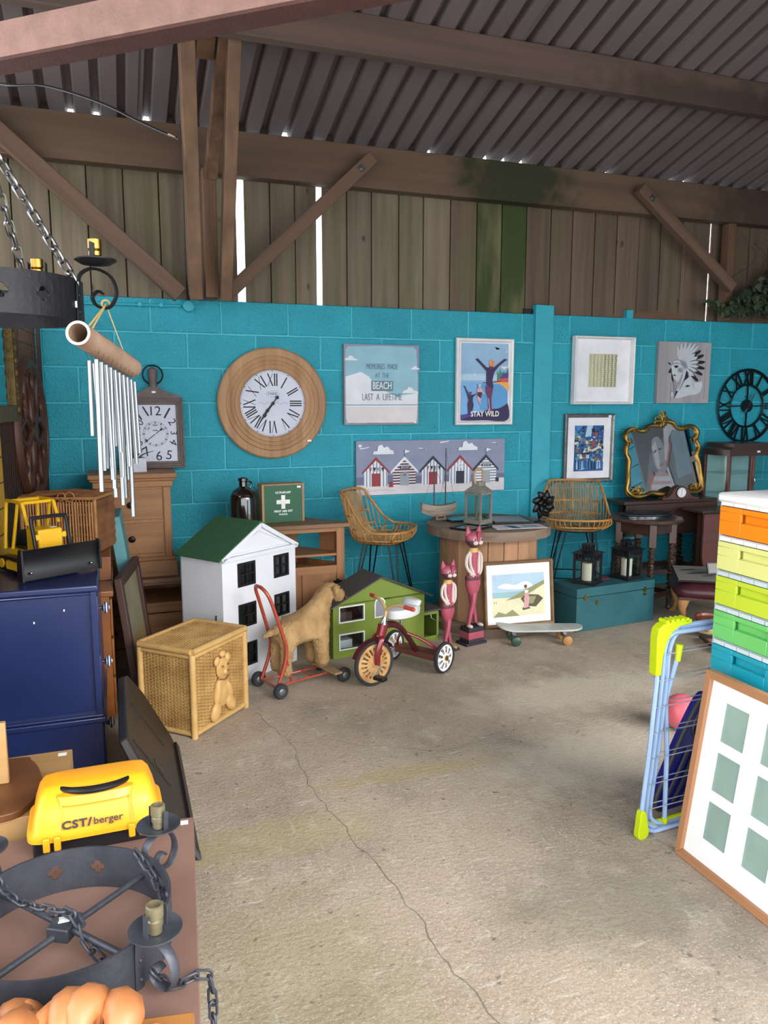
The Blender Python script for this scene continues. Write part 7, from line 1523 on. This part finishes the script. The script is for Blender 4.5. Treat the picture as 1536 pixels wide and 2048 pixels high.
# ================================================================ hanging chandelier, wind chime, bent rod
T = thing('hanging_chandelier', 'black iron ring chandelier hanging on chains with brass lamp holders', 'chandelier', (-.978, -3.115, 1.742))
chandelier(T, 'iron_black', 'brass', rot=-20)
_link = None
for a in (-20, 70, 160, 250): chain(T, [(.205*math.cos(R(a)), .205*math.sin(R(a)), .1), (.02*math.cos(R(a)), .02*math.sin(R(a)), .42)], 'steel', .042)
chain(T, [(0, 0, .42), (0, 0, 1.9)], 'steel', .042)
MB().ring((0, 0, .42), .022, .004, 20, 6).build('hanging_ring', 'steel', T); MB().cyl((0, 0, 1.88), (0, 0, 2.38), .006, n=8).build('hanging_rod', 'iron_black', T)
box(T, 'price_sticker', 'tag_white', .185, .1995, -.085, -.08, .03, .045)
mat('bamboo', '#a98c78', .6, 0, '#8c705c', 12, None, .15); plain('bamboo_in', '#a9805a', .7); plain('bamboo_cut', '#d8c8b8', .7); plain('chime_metal', '#8f9294', .28, .9); plain('string_dark', '#3a2e2a', .8); plain('raffia', '#c9a860', .8)
A_ = Vector((-.771, -3.475, 1.689)); B_ = Vector((-.655, -3.09, 1.632))
T = thing('wind_chime', 'bamboo wind chime with many silver tubes hanging from the black chandelier', 'wind chime', ((A_+B_)/2))
a_, b_ = A_-(A_+B_)/2, B_-(A_+B_)/2; d = (b_-a_).normalized()
q = Vector((0, 0, 1)).rotation_difference(d).to_matrix().to_4x4(); L_ = (b_-a_).length
MB().lathe([(.026, 0), (.0265, L_*.5), (.026, L_), (.021, L_), (.0205, L_*.5), (.021, 0), (.026, 0)], 28, cap=False).xf(Matrix.Translation(a_) @ q).build('bamboo_tube', 'bamboo', T)
MB().lathe([(.0262, -.0008), (.0205, -.0008)], 28, cap=False).xf(Matrix.Translation(a_) @ q).build('cut_end', 'bamboo_cut', T)
MB().lathe([(.0203, L_*.35), (.0001, L_*.36)], 20, cap=False).xf(Matrix.Translation(a_) @ q).build('node_wall', 'bamboo_in', T)
hook = Vector((-.712, -3.20, 1.782))-(A_+B_)/2
for t_ in (.16, .22, .84): MB().cyl(a_+(b_-a_)*t_+Vector((0, 0, .026)), hook, .0022 if t_ < .5 else .0012, n=6).build('hanging_cord', 'raffia', T)
MB().ring(tuple(hook), .010, .0025, 14, 5).build('cord_knot', 'raffia', T)
ns = 19; rw = random.Random(4)
for i in range(ns):
    t_ = .20+.75*i/(ns-1); c = a_+(b_-a_)*t_; s_ = (-1)**i
    MB().tube([c+Vector((.026*math.cos(R(k*30)), 0, .026*math.sin(R(k*30))))*1.02 for k in range(12)], .0009, 4, closed=True).build('binding', 'string_dark', T)
    ln = (.30, .17, .25, .22, .27, .15, .29, .24, .2, .31, .26, .18, .23, .33, .36, .31, .22, .26, .19)[i]
    x_ = c+Vector((s_*.010, 0, -.04)); MB().cyl(c+Vector((s_*.018, 0, -.02)), x_, .0007, n=4).build('string', 'string_dark', T)
    MB().tube([x_, x_+Vector((rw.uniform(-.006, .006), rw.uniform(-.006, .006), -ln))], .0056, 12).build('chime_tube', 'chime_metal', T)
def P3(p): return Vector(p)
T = thing('bent_rod', 'long thin black bent rod resting on the rusty steel beam', 'rod', (-1.0, -2.3, 2.55))
o_ = Vector((-1.0, -2.3, 2.55)); pts = [P3(p)-o_ for p in ((-1.6, -1.62, 2.772), (-1.25, -1.86, 2.772), (-1.003, -2.35, 2.563), (-.863, -2.457, 2.536), (-.701, -2.58, 2.464), (-.583, -2.663, 2.392), (-.482, -2.728, 2.336))]
C_ = bez(pts, 6); MB().tube(C_, [(.006*(1-.75*max(0, i/len(C_)-.6)), .0032) for i in range(len(C_))], 8).build('shaft', 'black_plastic', T)
MB().tube([C_[-3], C_[-1]], [.0042, .003], 8).build('tip', 'rope', T)
